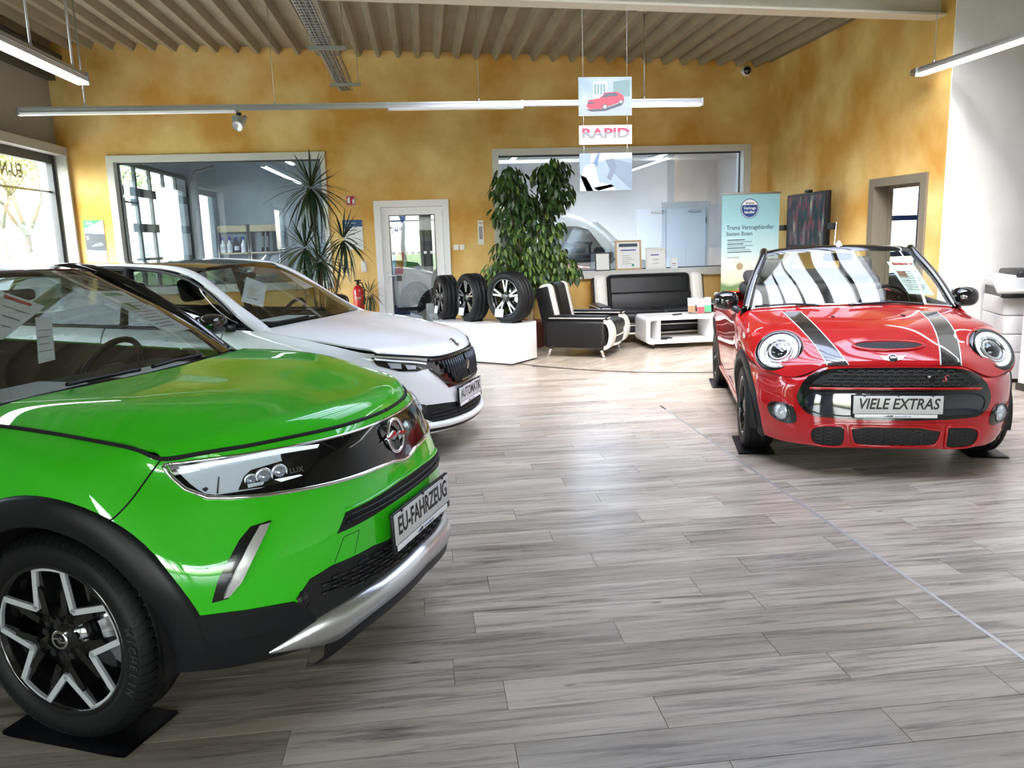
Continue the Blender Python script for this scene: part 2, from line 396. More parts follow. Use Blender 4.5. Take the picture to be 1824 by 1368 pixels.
# ------------------------------------------------------------------ floor of separate planks
def plank_mat(name, island, rot=0.0, objc=True):
    m = mat(name, (.4,.36,.32), .3, spec=.5); N, L = nodes(m); b = N['Principled BSDF']
    tc = N.new('ShaderNodeTexCoord'); geo = N.new('ShaderNodeNewGeometry'); inf = N.new('ShaderNodeObjectInfo')
    rnd = geo.outputs['Random Per Island'] if island else inf.outputs['Random']
    sc = N.new('ShaderNodeMath'); sc.operation = 'MULTIPLY'; sc.inputs[1].default_value = 37.0; L.new(rnd, sc.inputs[0])
    rt = N.new('ShaderNodeMapping'); rt.inputs['Rotation'].default_value = (0,0,-rot); L.new(geo.outputs['Position'], rt.inputs[0])
    cmb = N.new('ShaderNodeCombineXYZ'); L.new(sc.outputs[0], cmb.inputs[0]); L.new(sc.outputs[0], cmb.inputs[2])
    ad = N.new('ShaderNodeVectorMath'); ad.operation = 'ADD'; L.new(rt.outputs[0], ad.inputs[0]); L.new(cmb.outputs[0], ad.inputs[1])
    mp = N.new('ShaderNodeMapping'); mp.inputs['Scale'].default_value = (1.6,26,1); L.new(ad.outputs[0], mp.inputs[0])
    n1 = N.new('ShaderNodeTexNoise'); n1.inputs['Scale'].default_value = 1.0; n1.inputs['Detail'].default_value = 9; n1.inputs['Roughness'].default_value = .68; n1.inputs['Distortion'].default_value = .6
    L.new(mp.outputs[0], n1.inputs[0])
    r = N.new('ShaderNodeValToRGB'); e = r.color_ramp.elements
    e[0].position = .30; e[0].color = (.13,.11,.095,1); e[1].position = .64; e[1].color = (.60,.522,.44,1)
    e.new(.40).color = (.30,.26,.225,1); e.new(.48).color = (.48,.415,.35,1)
    L.new(n1.outputs[0], r.inputs[0])
    mp2 = N.new('ShaderNodeMapping'); mp2.inputs['Scale'].default_value = (.9,2.2,1); L.new(ad.outputs[0], mp2.inputs[0])
    n2 = N.new('ShaderNodeTexNoise'); n2.inputs['Scale'].default_value = 1.6; n2.inputs['Detail'].default_value = 3; L.new(mp2.outputs[0], n2.inputs[0])
    hsv = N.new('ShaderNodeHueSaturation'); mr = N.new('ShaderNodeMapRange'); mr.inputs['To Min'].default_value = .82; mr.inputs['To Max'].default_value = 1.16
    L.new(rnd, mr.inputs[0]); L.new(mr.outputs[0], hsv.inputs['Value'])
    mx = N.new('ShaderNodeMix'); mx.data_type = 'RGBA'; mx.blend_type = 'MULTIPLY'; mx.inputs[0].default_value = .55
    r2 = N.new('ShaderNodeValToRGB'); r2.color_ramp.elements[0].position = .3; r2.color_ramp.elements[0].color = (.62,.57,.53,1); r2.color_ramp.elements[1].position = .62; r2.color_ramp.elements[1].color = (1,1,1,1)
    L.new(n2.outputs[0], r2.inputs[0]); L.new(r.outputs[0], mx.inputs[6]); L.new(r2.outputs[0], mx.inputs[7]); 
    # knots
    vo = N.new('ShaderNodeTexVoronoi'); vo.inputs['Scale'].default_value = 1.0; vo.inputs['Randomness'].default_value = 1
    mp3 = N.new('ShaderNodeMapping'); mp3.inputs['Scale'].default_value = (2.2,6.5,1); L.new(ad.outputs[0], mp3.inputs[0]); L.new(mp3.outputs[0], vo.inputs['Vector'])
    r3 = N.new('ShaderNodeValToRGB'); r3.color_ramp.elements[0].position = .02; r3.color_ramp.elements[0].color = (.25,.22,.2,1); r3.color_ramp.elements[1].position = .075; r3.color_ramp.elements[1].color = (1,1,1,1)
    L.new(vo.outputs['Distance'], r3.inputs[0])
    mk = N.new('ShaderNodeMix'); mk.data_type = 'RGBA'; mk.blend_type = 'MULTIPLY'; mk.inputs[0].default_value = .8
    L.new(mx.outputs[2], mk.inputs[6]); L.new(r3.outputs[0], mk.inputs[7]); L.new(mk.outputs[2], hsv.inputs['Color']); L.new(hsv.outputs[0], b.inputs['Base Color'])
    rr = N.new('ShaderNodeMapRange'); rr.inputs['To Min'].default_value = .32; rr.inputs['To Max'].default_value = .20; L.new(n1.outputs[0], rr.inputs[0]); L.new(rr.outputs[0], b.inputs['Roughness'])
    bp = N.new('ShaderNodeBump'); bp.inputs['Strength'].default_value = .10; bp.inputs['Distance'].default_value = .002; L.new(n1.outputs[0], bp.inputs['Height']); L.new(bp.outputs[0], b.inputs['Normal'])
    return m
PLK = plank_mat('wood_plank', False); PLKI = plank_mat('wood_plank_far', True); PLKD = plank_mat('wood_plank_diagonal', True, radians(40))
fl = struct('floor', MB().box(XL-.3, 7.4, YF-.3, YB+.1, -.2, -.006), DARK)
PW, PL = .183, 1.22
def plank_mesh(l, w):
    e = .0006; t = .0012
    m = MB(); m.add([(e,e,-t),(l-e,e,-t),(l-e,w-e,-t),(e,w-e,-t),(e+t,e+t,0),(l-e-t,e+t,0),(l-e-t,w-e-t,0),(e+t,w-e-t,0)],
        [(4,5,6,7),(0,1,5,4),(1,2,6,5),(2,3,7,6),(3,0,4,7)])
    return m
JO = {-1:.711, 0:.21, -2:1.43, 2:.705, 4:1.15, 3:1.356, 1:1.257}
full = plank_mesh(PL, PW).mesh('plank', PLK)
far = MB(); SEATC = (3.75, 11.75, 3.25)       # centre and radius of the dark arc around the seating corner
def in_seat(x, y): return (x-SEATC[0])**2+(y-SEATC[1])**2 < SEATC[2]**2
npl = 0
for r in range(-55, 55):
    y0 = 2.447+r*PW
    if y0 > YB+.05: break
    off = JO.get(r, (r*.437 % 1)*PL); xs = []
    x = off-PL*math.ceil((off-XL+.3)/PL)
    while x < 5.55:
        vis = 1.0 < y0 < 6.75 and -1.6 < x < 5.0 and x < .2+y0*.72 and x+PL > -1.3+(y0 > 3)*.2 and npl < 290
        cut = (x < 2.105 < x+PL and y0 < 6.84)
        if vis and not cut:
            o = bpy.data.objects.new('plank', full); COL.objects.link(o); o.location = (x, y0, 0); o.parent = fl; npl += 1
        else:
            segs = [(x, 2.0975), (2.1125, x+PL)] if cut else [(x, x+PL)]
            for a, b in segs:
                if b-a < .01: continue
                if vis:
                    o = plank_mesh(b-a, PW).build('plank', PLK, fl); o.location = (a, y0, 0); npl += 1
                else:
                    if in_seat(a+.1,y0) and in_seat(b-.1,y0) and in_seat(a+.1,y0+PW): continue
                    far.add([(p[0]+a, p[1]+y0, p[2]) for p in plank_mesh(b-a, PW).v], plank_mesh(b-a, PW).f)
        x += PL
far.build('plank_field', PLKI, fl)['kind'] = 'stuff'
# diagonal planks of the seating corner, inside the dark arc
m = MB(); ca, sa = cos(radians(40)), sin(radians(40))
for i in range(-25, 26):
    for j in range(-4, 4):
        u, v = j*PL+(i*.39 % 1)*PL, i*PW
        c = (SEATC[0]+(u+PL/2)*ca-(v+PW/2)*sa, SEATC[1]+(u+PL/2)*sa+(v+PW/2)*ca)
        pts = []
        for (p, q) in ((u,v),(u+PL,v),(u+PL,v+PW),(u,v+PW)): pts.append((SEATC[0]+p*ca-q*sa, SEATC[1]+p*sa+q*ca))
        # clip to circle and room by shrinking along the board
        n = 24; inside = [k for k in range(n+1) if in_seat(SEATC[0]+(u+PL*k/n)*ca-(v+PW/2)*sa, SEATC[1]+(u+PL*k/n)*sa+(v+PW/2)*ca)]
        if not inside: continue
        a, b = u+PL*inside[0]/n, u+PL*inside[-1]/n
        if b-a < .03: continue
        pm = plank_mesh(b-a, PW)
        m.add([(SEATC[0]+(a+p[0])*ca-(v+p[1])*sa, SEATC[1]+(a+p[0])*sa+(v+p[1])*ca, p[2]+.0012) for p in pm.v], pm.f)
m.build('plank_field_diagonal', PLKD, fl)['kind'] = 'stuff'
arc = [(SEATC[0]+SEATC[2]*cos(a), SEATC[1]+SEATC[2]*sin(a)) for a in np.linspace(radians(170), radians(300), 60)]
arc2 = [(SEATC[0]+(SEATC[2]-.05)*cos(a), SEATC[1]+(SEATC[2]-.05)*sin(a)) for a in np.linspace(radians(170), radians(300), 60)]
MB().grid([[(*p, .004) for p in arc], [(*p, .004) for p in arc2]], smooth=False).build('inlay_strip', mat('dark_inlay', (.07,.055,.045), .4), fl)
ALU2 = mat('aluminium_strip', (.60,.61,.62), .35, .6)
MB().box(2.0965,2.1045, 0,6.84, -.004,.0012).box(2.1055,2.1135, 0,6.84, -.004,.0012).build('joint_strip', ALU2, fl)
MB().box(-1.5,2.1135, 6.832,6.848, -.004,.0012).build('joint_strip', ALU2, fl)

# portals in the openings
for a, b in LWIN: portal((XL-.2, (a+b)/2, 1.5), (0, radians(-90), 0), 2.7, b-a)
for a, b in FWIN: portal(((a+b)/2, YF-.2, 1.6), (radians(90), 0, 0), b-a, 3.0)
for s in SKY: portal(((s[0]+s[1])/2, (s[2]+s[3])/2, zc(s[0])+.4), (0,0,0), s[1]-s[0], s[3]-s[2])
# ------------------------------------------------------------------ car building kit
# car frame: x forward from the front axle, y to the car's left, z up
class Car:
    def __init__(s, name, label, pose):
        s.X, s.Y, s.th = pose; s.root = thing(name, label, 'car', (s.X, s.Y, 0), s.th); s.tris = []; s.verts = []; s.bvh = None
    def loc(s, p):
        c, q = cos(s.th), sin(s.th); dx, dy = p[0]-s.X, p[1]-s.Y; return Vector((c*dx+q*dy, -q*dx+c*dy, p[2]))
    def ray(s, px, py):
        o = s.loc(CAMP); d = s.loc(CAMP+wray(px, py))-o; return o, d.normalized()
    def addshell(s, G):           # remember a grid for ray casting
        n, m = G.shape[:2]; o = len(s.verts); s.verts += [Vector(p) for p in G.reshape(-1, 3)]
        for i in range(n-1):
            for j in range(m-1):
                a, b, c, d = i*m+j, (i+1)*m+j, (i+1)*m+j+1, i*m+j+1; s.tris += [(o+a,o+b,o+c), (o+a,o+c,o+d)]
        s.bvh = None
    def tree(s):
        if s.bvh is None: s.bvh = BVHTree.FromPolygons(s.verts, s.tris)
        return s.bvh
    def panel(s, name, G, m, shell=True, thick=.004, parent=None, mirror=False, label=None):
        """one sheet-metal panel from a sample grid, with a folded edge"""
        G = np.asarray(G); out = []
        for sgn in ((1, -1) if mirror else (1,)):
            H = flipy(G) if sgn < 0 else G
            if shell: s.addshell(H)
            n, k = H.shape[:2]; mb = MB(); mb.grid([[tuple(p) for p in r] for r in H], flip=sgn < 0)
            if thick:
                du = np.gradient(H, axis=0); dv = np.gradient(H, axis=1); N = np.cross(du, dv); N /= np.maximum(np.linalg.norm(N, axis=-1, keepdims=True), 1e-9)
                if sgn < 0: N = -N
                c = H.reshape(-1,3).mean(0); c = np.array([c[0]*.3 if False else c[0], 0, min(c[2], .7)])
                if ((H-c)*N).sum() < 0: N = -N
                I = H-N*thick*2.2; E = [(i,0) for i in range(n)]+[(n-1,j) for j in range(1,k)]+[(i,k-1) for i in range(n-2,-1,-1)]+[(0,j) for j in range(k-2,0,-1)]
                a = [tuple(H[e]) for e in E]; b = [tuple(I[e]) for e in E]; L = len(E)
                mb.add(a+b, [(q, (q+1) % L, (q+1) % L+L, q+L) for q in range(L)], True)
            o = mb.build(name, m, parent or s.root)
            if label: o['label'] = label
            out.append(o)
        return out
    def hit(s, px, py):
        o, d = s.ray(px, py); p, n, i, t = s.tree().ray_cast(o, d)
        if p is None: return None, None
        if n.dot(d) > 0: n = -n
        return p, n
    def path(s, pix, h=None, off=0.0, smooth=2):
        P = chaikin(pix, smooth, False) if smooth else [np.array(p, float) for p in pix]; P = resample(P, h or 6, False); out = []; last = None
        for q in P:
            p, n = s.hit(*q)
            if p is None: continue
            if last is not None and (p-last).length > .25: continue
            out.append(p+n*off); last = p
        return out
    def over(s, name, poly, m, off=.003, thick=.012, h=.022, rnd=1, mirror=False, parent=None, n=None, pix=True, cuts=(), label=None):
        """thin part lying on the shell: outline traced (pixels -> rays onto the shell, or car-frame points), filled, given thickness"""
        if pix:
            P = resample(chaikin(poly, rnd) if rnd else poly, 5); H = [s.hit(*q) for q in P]; H = [x for x in H if x[0] is not None]; K = [H[0]]
            for x in H[1:]:
                if (x[0]-K[-1][0]).length < .22: K.append(x)
            H = K
            pts = [x[0] for x in H]; nn = sum((x[1] for x in H), Vector()).normalized()
        else:
            pts = [front_pt(s, p[1], p[2]) for p in resample(chaikin(poly, rnd) if rnd else poly, h)]; pts = [p for p in pts if p]; nn = None
        n = Vector(n).normalized() if n is not None else nn
        u = n.cross(Vector((0,0,1))); u = u.normalized() if u.length > .1 else Vector((0,1,0)); w = n.cross(u).normalized()
        p2 = [Vector((p.dot(u), p.dot(w))) for p in pts]; L = len(p2)
        x0, x1 = min(p.x for p in p2), max(p.x for p in p2); y0, y1 = min(p.y for p in p2), max(p.y for p in p2)
        inner = [Vector((x0+h*(i+.5+.5*(j % 2)), y0+h*.87*(j+.5))) for j in range(int((y1-y0)/h/.87)+1) for i in range(int((x1-x0)/h)+1)]
        def inside(q, marg):
            c = False
            for i in range(L):
                a, b = p2[i], p2[i-1]
                if (a.y > q.y) != (b.y > q.y) and q.x < (b.x-a.x)*(q.y-a.y)/(b.y-a.y)+a.x: c = not c
                e = b-a; t = max(0, min(1, (q-a).dot(e)/max(e.length_squared, 1e-12)))
                if (a+e*t-q).length < marg: return False
            return c
        inner = [q for q in inner if inside(q, h*.4)]
        r = delaunay_2d_cdt(p2+inner, [], [list(range(L))], 1, 1e-6)
        V2, F, EO = r[0], r[2], r[3]
        zc_ = sum(p.dot(n) for p in pts)/L
        pos = []; nor = []
        for v in V2:
            o = u*v.x+w*v.y+n*(zc_+.6); p, q, i, t = s.tree().ray_cast(o, -n)
            if p is None:
                k = min(range(L), key=lambda i: (p2[i]-v).length); p = pts[k]; q = n
            if q.dot(n) < 0: q = -q
            pos.append(p); nor.append(q)
        out = []
        for sg in ((1,-1) if mirror else (1,)):
            f = (lambda p: Vector((p.x, p.y*sg, p.z)))
            mb = MB(); top = [f(p+q*off) for p, q in zip(pos, nor)]; bot = [f(p+q*(off-thick)) for p, q in zip(pos, nor)]
            fs = [tuple(t if sg > 0 else t[::-1]) for t in F]
            a0 = (top[fs[0][1]]-top[fs[0][0]]).cross(top[fs[0][2]]-top[fs[0][0]])
            if a0.dot(f(nor[fs[0][0]])) < 0: fs = [t[::-1] for t in fs]
            mb.add(top, fs, True)
            cnt = {}
            for t in fs:
                for i in range(len(t)):
                    e = (t[i], t[(i+1) % len(t)]); cnt[frozenset(e)] = cnt.get(frozenset(e), []) + [e]
            B = [v[0] for v in cnt.values() if len(v) == 1]
            mb.add([x for a, b in B for x in (top[a], top[b], bot[b], bot[a])], [(4*i+3, 4*i+2, 4*i+1, 4*i) for i in range(len(B))], False)
            o = mb.build(name, m, parent or s.root)
            if label: o['label'] = label
            out.append(o)
        return out
    def wire(s, name, pix, m, r=.003, off=0.0, mirror=False, closed=False, parent=None, smooth=2, h=6):
        P = s.path(list(pix)+([pix[0]] if closed else []), h=h, off=off, smooth=smooth); out = []
        if len(P) < 3: return out
        for sg in ((1,-1) if mirror else (1,)):
            out.append(MB().tube([(p.x, p.y*sg, p.z) for p in P], r, 6).build(name, m, parent or s.root))
        return out
    def tubes(s, name, P, m, r=.003, mirror=False, seg=6, closed=False, parent=None):
        return [MB().tube([(p[0], p[1]*sg, p[2]) for p in P], r, seg, closed).build(name, m, parent or s.root) for sg in ((1,-1) if mirror else (1,))]

CARGL = glass('tinted_car_glass', (.30,.33,.32)); WSG = glass('windscreen_glass', (.70,.76,.73), f0=.13); LENS = glass('lamp_lens', (.93,.95,.97), f0=.05)
TRIM = mat('dark_trim', (.010,.011,.013), .38); SEAM = mat('panel_gap', (.003,.003,.003), .8); SATIN = mat('satin_silver', (.62,.63,.65), .28, .85)
INT = mat('interior_black', (.006,.006,.0065), .7, spec=.25); LAMPS = mat('lamp_reflector', (.86,.89,.95), .22, .55); LAMPW = mat('light_guide', (.9,.93,.97), .2, emit=(.8,.9,1), es=.25)
PLATEM = mat('plate_grey', (.62,.63,.65), .35); INK = mat('black_print', (.008,.008,.008), .5)

def tyre(mb, R, w, rim, seg=72):
    """tyre around the y axis, outer face at y = -w/2"""
    h = w/2; c = R-rim
    prof = [(rim-.008, -h+.022), (rim+.006, -h+.008), (rim+c*.30, -h-.004), (rim+c*.62, -h-.002), (R-.022, -h+.006), (R-.007, -h+.020), (R-.001, -h+.036)]
    for g in (-.28, 0, .28):
        y = g*w; prof += [(R, y-.007), (R-.008, y-.006), (R-.008, y+.006), (R, y+.007)]
    prof += [(R-.001, h-.036), (R-.007, h-.020), (R-.022, h-.006), (rim+c*.5, h+.003), (rim+.006, h-.008), (rim-.008, h-.022)]
    return mb.lathe(prof, seg, 'y')
def sector(r0, r1, a0, a1, n=6):
    return [(r1*cos(a0+(a1-a0)*k/n), r1*sin(a0+(a1-a0)*k/n)) for k in range(n+1)]+[(r0*cos(a1-(a1-a0)*k/n), r0*sin(a1-(a1-a0)*k/n)) for k in range(n+1)]
def ribbon2(path, w, y0, y1):      # flat bar along a 2-D path in the wheel plane (x,z)
    P = [np.array(p, float) for p in path]; m = MB()
    for a, b in zip(P, P[1:]):
        t = (b-a)/np.linalg.norm(b-a); n = np.array([-t[1], t[0]])*w/2; e = t*w*.25
        m.prism([tuple(a-e+n), tuple(a-e-n), tuple(b+e-n), tuple(b+e+n)], 'y', y0, y1)
    return m
def wheel(parent, name, loc, R, w, rim, style, turn=0.0, tilt=0.0, flip=False, group=None, asthing=None, detail=True):
    """wheel with the y axis as axle, outer face towards -y (flip: towards +y)"""
    if asthing: e = asthing
    else:
        e = bpy.data.objects.new(name, None); COL.objects.link(e); e.parent = parent; e.location = loc; e.rotation_euler = (0, tilt, turn+(pi if flip else 0)); e.empty_display_size = .05
    h = w/2
    tyre(MB(), R, w, rim).build('tyre', RUB, e)
    if style == 'star' and detail:
        tb = MB()
        for k in range(64):
            a0_, a1_ = 2*pi*k/64, 2*pi*(k+.72)/64; pr_ = ((R-.024,-h+.003),(R-.009,-h+.017),(R-.001,-h+.034),(R+.0015,-h+.048))
            Gq = [[((r_+.0022)*cos(a_+sk), y_, (r_+.0022)*sin(a_+sk)) for a_ in (a0_,a1_)] for (r_, y_), sk in zip(pr_, (0,.01,.022,.034))]
            Gb = [[(p_[0]*.985,p_[1]+.004,p_[2]*.985) for p_ in r_] for r_ in Gq]
            tb.grid(Gq); e_ = [Gq[0][0],Gq[1][0],Gq[2][0],Gq[3][0],Gq[3][1],Gq[2][1],Gq[1][1],Gq[0][1]]; b_ = [Gb[0][0],Gb[1][0],Gb[2][0],Gb[3][0],Gb[3][1],Gb[2][1],Gb[1][1],Gb[0][1]]
            tb.add(e_+b_, [(i_,(i_+1) % 8,(i_+1) % 8+8,i_+8) for i_ in range(8)])
        tb.build('tread_shoulder', RUB, e)['kind'] = 'stuff'
    MB().lathe([(rim+.006,-h+.014),(rim-.004,-h+.006),(rim-.012,-h+.012),(rim-.02,-h+.05),(rim-.03,h-.04),(rim+.004,h-.012)], 64, 'y').build('rim_barrel', BLACK if style != 'silver' else STEEL, e)
    if detail:
        MB().lathe([(.04,.022),(rim*.72,.022),(rim*.72,.0),(.04,.0)], 40, 'y').build('brake_disc', STEEL, e)
        MB().prism(sector(rim*.45, rim*.80, -.45+(.0 if style != 'star' else 0), .45), 'y', -.035, .05).build('brake_caliper', mat('caliper_silver', (.55,.57,.6), .25, .8), e)
    if style == 'star' and detail:
        for i, ch in enumerate('MICHELIN'):
            a = radians(14)-i*radians(5.6); rr = (R+rim)/2+.002; me = text_mesh(ch, .036, extrude=.0015, bold=.03)
            me.transform(frame((rr*cos(a), -h-.0045, rr*sin(a)), (sin(a),0,-cos(a)), (cos(a),0,sin(a)))); me.materials.append(mat('tyre_lettering', (.03,.03,.033), .45)); o_ = bpy.data.objects.new('sidewall_letter', me); COL.objects.link(o_); o_.parent = e
    f = -h+.02       # front plane of the spokes
    if style == 'star':
        sp = MB(); hubr = .085
        for k in range(5):
            a = radians(56)+k*2*pi/5; va = radians(23)
            V = rim*.50
            for q in (-1, 1):
                pts = [(hubr*.6*cos(a-q*.6), hubr*.6*sin(a-q*.6)), (V*.78*cos(a+q*.34), V*.78*sin(a+q*.34)), ((rim-.012)*cos(a+q*(va+.06)), (rim-.012)*sin(a+q*(va+.06))), ((rim-.012)*cos(a+q*(va-.06)), (rim-.012)*sin(a+q*(va-.06))), (V*1.08*cos(a-q*.02), V*1.08*sin(a-q*.02))]
                MB().prism(pts if q < 0 else pts[::-1], 'y', f+.004, f+.05).build('spoke', BLACK, e)
            vv = [((rim-.006)*cos(a-va), (rim-.006)*sin(a-va)), (V*cos(a-.03), V*sin(a-.03)), (V*cos(a+.03), V*sin(a+.03)), ((rim-.006)*cos(a+va), (rim-.006)*sin(a+va))]
            ribbon2(vv, .019, f-.006, f+.006).build('machined_edge', mat('machined_silver', (.70,.74,.80), .3, .35), e)
            b0, b1 = a+va-.02, a+2*pi/5-va+.02
            MB().prism(sector(rim-.020, rim-.003, b0, b1), 'y', f-.006, f+.006).build('machined_edge', mat('machined_silver', (.70,.74,.80), .3, .35), e)
            for q in (-1, 1):
                MB().prism([(.09*cos(a+q*.35), .09*sin(a+q*.35)), (.17*cos(a+q*.42), .17*sin(a+q*.42)), (.19*cos(a+q*.30), .19*sin(a+q*.30)), (.10*cos(a+q*.12), .10*sin(a+q*.12))], 'y', f-.004, f+.01).build('spoke_facet', BLACK, e)
        MB().lathe([(1e-4,f-.004),(.03,f-.005),(.036,f+.004),(.10,f+.012),(.105,f+.05)], 36, 'y').build('hub', BLACK, e)
        MB().lathe([(.024,f-.006),(.029,f-.008),(.032,f-.004)], 36, 'y').build('hub_ring', CHROME, e)
        ribbon2([(-.026,.004),(-.002,.006),(.002,-.006),(.026,-.004)], .005, f-.008, f-.004).build('hub_emblem', CHROME, e)
        for k in range(5):
            a = k*2*pi/5+.3; MB().cyl((.062*cos(a), f-.002, .062*sin(a)), .012, .012, 'y', 12).build('lug_recess', DARK, e)
    else:
        n = 5
        for k in range(n):
            a = radians(90)+k*2*pi/n
            for q in (-1, 1):
                a1 = a+q*.16; dx = np.array([cos(a1), sin(a1)]); nn = np.array([-sin(a1), cos(a1)]); b1 = a+q*.07; d0 = np.array([cos(b1), sin(b1)])
                pts = [d0*.045-nn*.016, dx*(rim-.01)-nn*.017, dx*(rim-.01)+nn*.017, d0*.045+nn*.016]
                MB().prism([tuple(p) for p in pts], 'y', f+.006, f+.05).build('spoke', BLACK, e)
                if style == 'split':
                    pts = [d0*.075-nn*.008, dx*(rim-.008)-nn*.012, dx*(rim-.008)+nn*.012, d0*.075+nn*.008]
                    MB().prism([tuple(p) for p in pts], 'y', f+.0, f+.012).build('machined_face', SATIN, e)
        MB().lathe([(1e-4,f-.002),(.03,f-.004),(.05,f+.004),(.065,f+.012),(.07,f+.05)], 30, 'y').build('hub', BLACK, e)
        MB().lathe([(1e-4,f-.006),(.026,f-.006),(.029,f-.002)], 24, 'y').build('hub_cap', mat('hub_cap_grey', (.06,.06,.065), .3), e)
    return e
def number_plate(car, loc, up, txt, shear, foot=True, w=.52, h=.113):
    """plate in a dealer frame; loc = centre, facing +x"""
    e = bpy.data.objects.new('number_plate', None); COL.objects.link(e); e.parent = car.root; e.location = loc; e.rotation_euler = (0, up, 0)
    MB().rbox(-.012,.004, -w/2-.006, w/2+.006, -h/2-.028, h/2+.006, .005).build('plate_frame', PLAS, e)
    MB().rbox(.002,.0065, -w/2, w/2, -h/2, h/2, .002, 2).build('plate', PLATEM, e)
    fm = frame((.0068,0,.004), (0,1,0), (0,0,1)); text('lettering', txt, .094, INK, fm, e, width=w*.9, bold=.022, shear=shear, extrude=.0006)
    MB().rbox(.002,.0075, -w/2+.01, w/2-.03, -h/2-.025, -h/2-.003, .003).build('dealer_strip', mat('strip_white', (.85,.86,.9), .3), e)
    text('dealer_lettering', 'www.      automobile.de', .016, mat('blue_print', (.05,.08,.35), .5), frame((.0078,.0,-h/2-.014), (0,1,0), (0,0,1)), e, extrude=.0003)
    text('dealer_lettering', 'ASM', .019, INK, frame((.0078,-.045,-h/2-.014), (0,1,0), (0,0,1)), e, bold=.03, shear=.2, extrude=.0003)
    for q in (-.2, 0, .2): MB().box(.002,.009, q*w*1.9-.006, q*w*1.9+.006, h/2-.004, h/2+.006).build('clip', PLAS, e)
    return e
def sheet(car, name, quad, m=None, lines=6, parent=None, head=None, photo=None):
    """paper sheet behind the windscreen: quad of four car-frame points (tl, tr, br, bl)"""
    a, b, c, d = [Vector(p) for p in quad]
    e = MB().add([a,b,c,d], [(0,1,2,3)]).add([p+Vector((-.001,0,-.001)) for p in (a,b,c,d)], [(3,2,1,0)]).build(name, m or mat('paper_mint', (.80,.88,.82), .7), parent or car.root)
    n = (b-a).cross(d-a).normalized()
    if n.x < 0: n = -n
    def pt(u, v): return a.lerp(b, u).lerp(d.lerp(c, u), v)+n*.002
    mb = MB()
    for k in range(lines):
        v = .30+.62*k/max(lines,1); u1 = .9-.25*((k*7) % 3)/3
        mb.add([pt(.08,v), pt(u1,v), pt(u1,v+.018), pt(.08,v+.018)], [(0,1,2,3)])
    if lines: mb.build('printed_lines', mat('grey_print', (.22,.24,.24), .7), e)
    if head: MB().add([pt(.1,.06), pt(.75,.06), pt(.75,.13), pt(.1,.13)], [(0,1,2,3)]).build('printed_heading', head, e)
    if photo: MB().add([pt(.12,.3), pt(.45,.3), pt(.45,.48), pt(.12,.48)], [(0,1,2,3)]).build('printed_photo', photo, e)
    return e
def seat(car, x, y, m, w=.5):
    e = bpy.data.objects.new('seat', None); COL.objects.link(e); e.parent = car.root; e.location = (x, y, .30)
    MB().rbox(-.27,.25, -w/2, w/2, 0,.2, .07, 4).build('seat_cushion', m, e)
    b = MB().rbox(-.09,.09, -w/2, w/2, 0,.62, .07, 4); b.xf(Matrix.Translation((-.26,0,.16)) @ Matrix.Rotation(-.32, 4, 'Y')).build('backrest', m, e)
    b = MB().rbox(-.05,.05, -.14,.14, 0,.2, .045, 4); b.xf(Matrix.Translation((-.47,0,.80)) @ Matrix.Rotation(-.2, 4, 'Y')).build('headrest', m, e)
def steering(car, x, y, z, tilt=.45):
    e = bpy.data.objects.new('steering_wheel', None); COL.objects.link(e); e.parent = car.root; e.location = (x, y, z); e.rotation_euler = (0, tilt, 0)
    P = [(0, .185*cos(a), .185*sin(a)) for a in np.linspace(0, 2*pi, 37)[:-1]]
    MB().tube(P, .015, 10, True).build('rim', PLAS, e)
    MB().rbox(-.03,.03, -.07,.07, -.06,.05, .025).build('airbag_cover', PLAS, e)
    for a in (0, pi, -pi/2): MB().tube([(0,.05*cos(a),.05*sin(a)), (0,.18*cos(a),.18*sin(a))], .012, 6).build('wheel_spoke', PLAS, e)
def mirror_side(car, base, tip, size, m, sgn):
    """door mirror on a stalk. base, tip car-frame (left side); size = (depth, width, height)"""
    e = bpy.data.objects.new('door_mirror', None); COL.objects.link(e); e.parent = car.root
    B = Vector((base[0], base[1]*sgn, base[2])); T = Vector((tip[0], tip[1]*sgn, tip[2])); e.location = T
    d, w, h = size; G = []
    for i in range(13):
        a = -pi/2+pi*i/12; row = []
        for k in range(20):
            b = 2*pi*k/20; cy = abs(cos(b))**.8*(1 if cos(b) > 0 else -1); cz = abs(sin(b))**.8*(1 if sin(b) > 0 else -1); r = max(cos(a), 0)**.55
            row.append((sin(a)*d/2*(1 if sin(a) > 0 else .55), cy*r*w/2*(1-.06*sin(a)), cz*r*h/2))
        G.append(row)
    MB().grid(G, closev=True).build('mirror_cap', m, e, True)
    MB().rbox(-d*.30,-d*.26, -w*.43,w*.43, -h*.40,h*.40, .01).build('mirror_glass', CHROME, e)
    MB().tube([B-T, (B-T)*.5+Vector((0,0,-.012)), Vector((0, -sgn*w*.2, -h*.25))], [.03,.024,.022], 8).build('mirror_stalk', TRIM, e)
    return e
def mats_under(car, x, y, w=.36, l=.5):
    MB().rbox(x-l/2, x+l/2, y-w/2, y+w/2, .001, .012, .005).build('x', PLAS) if False else None
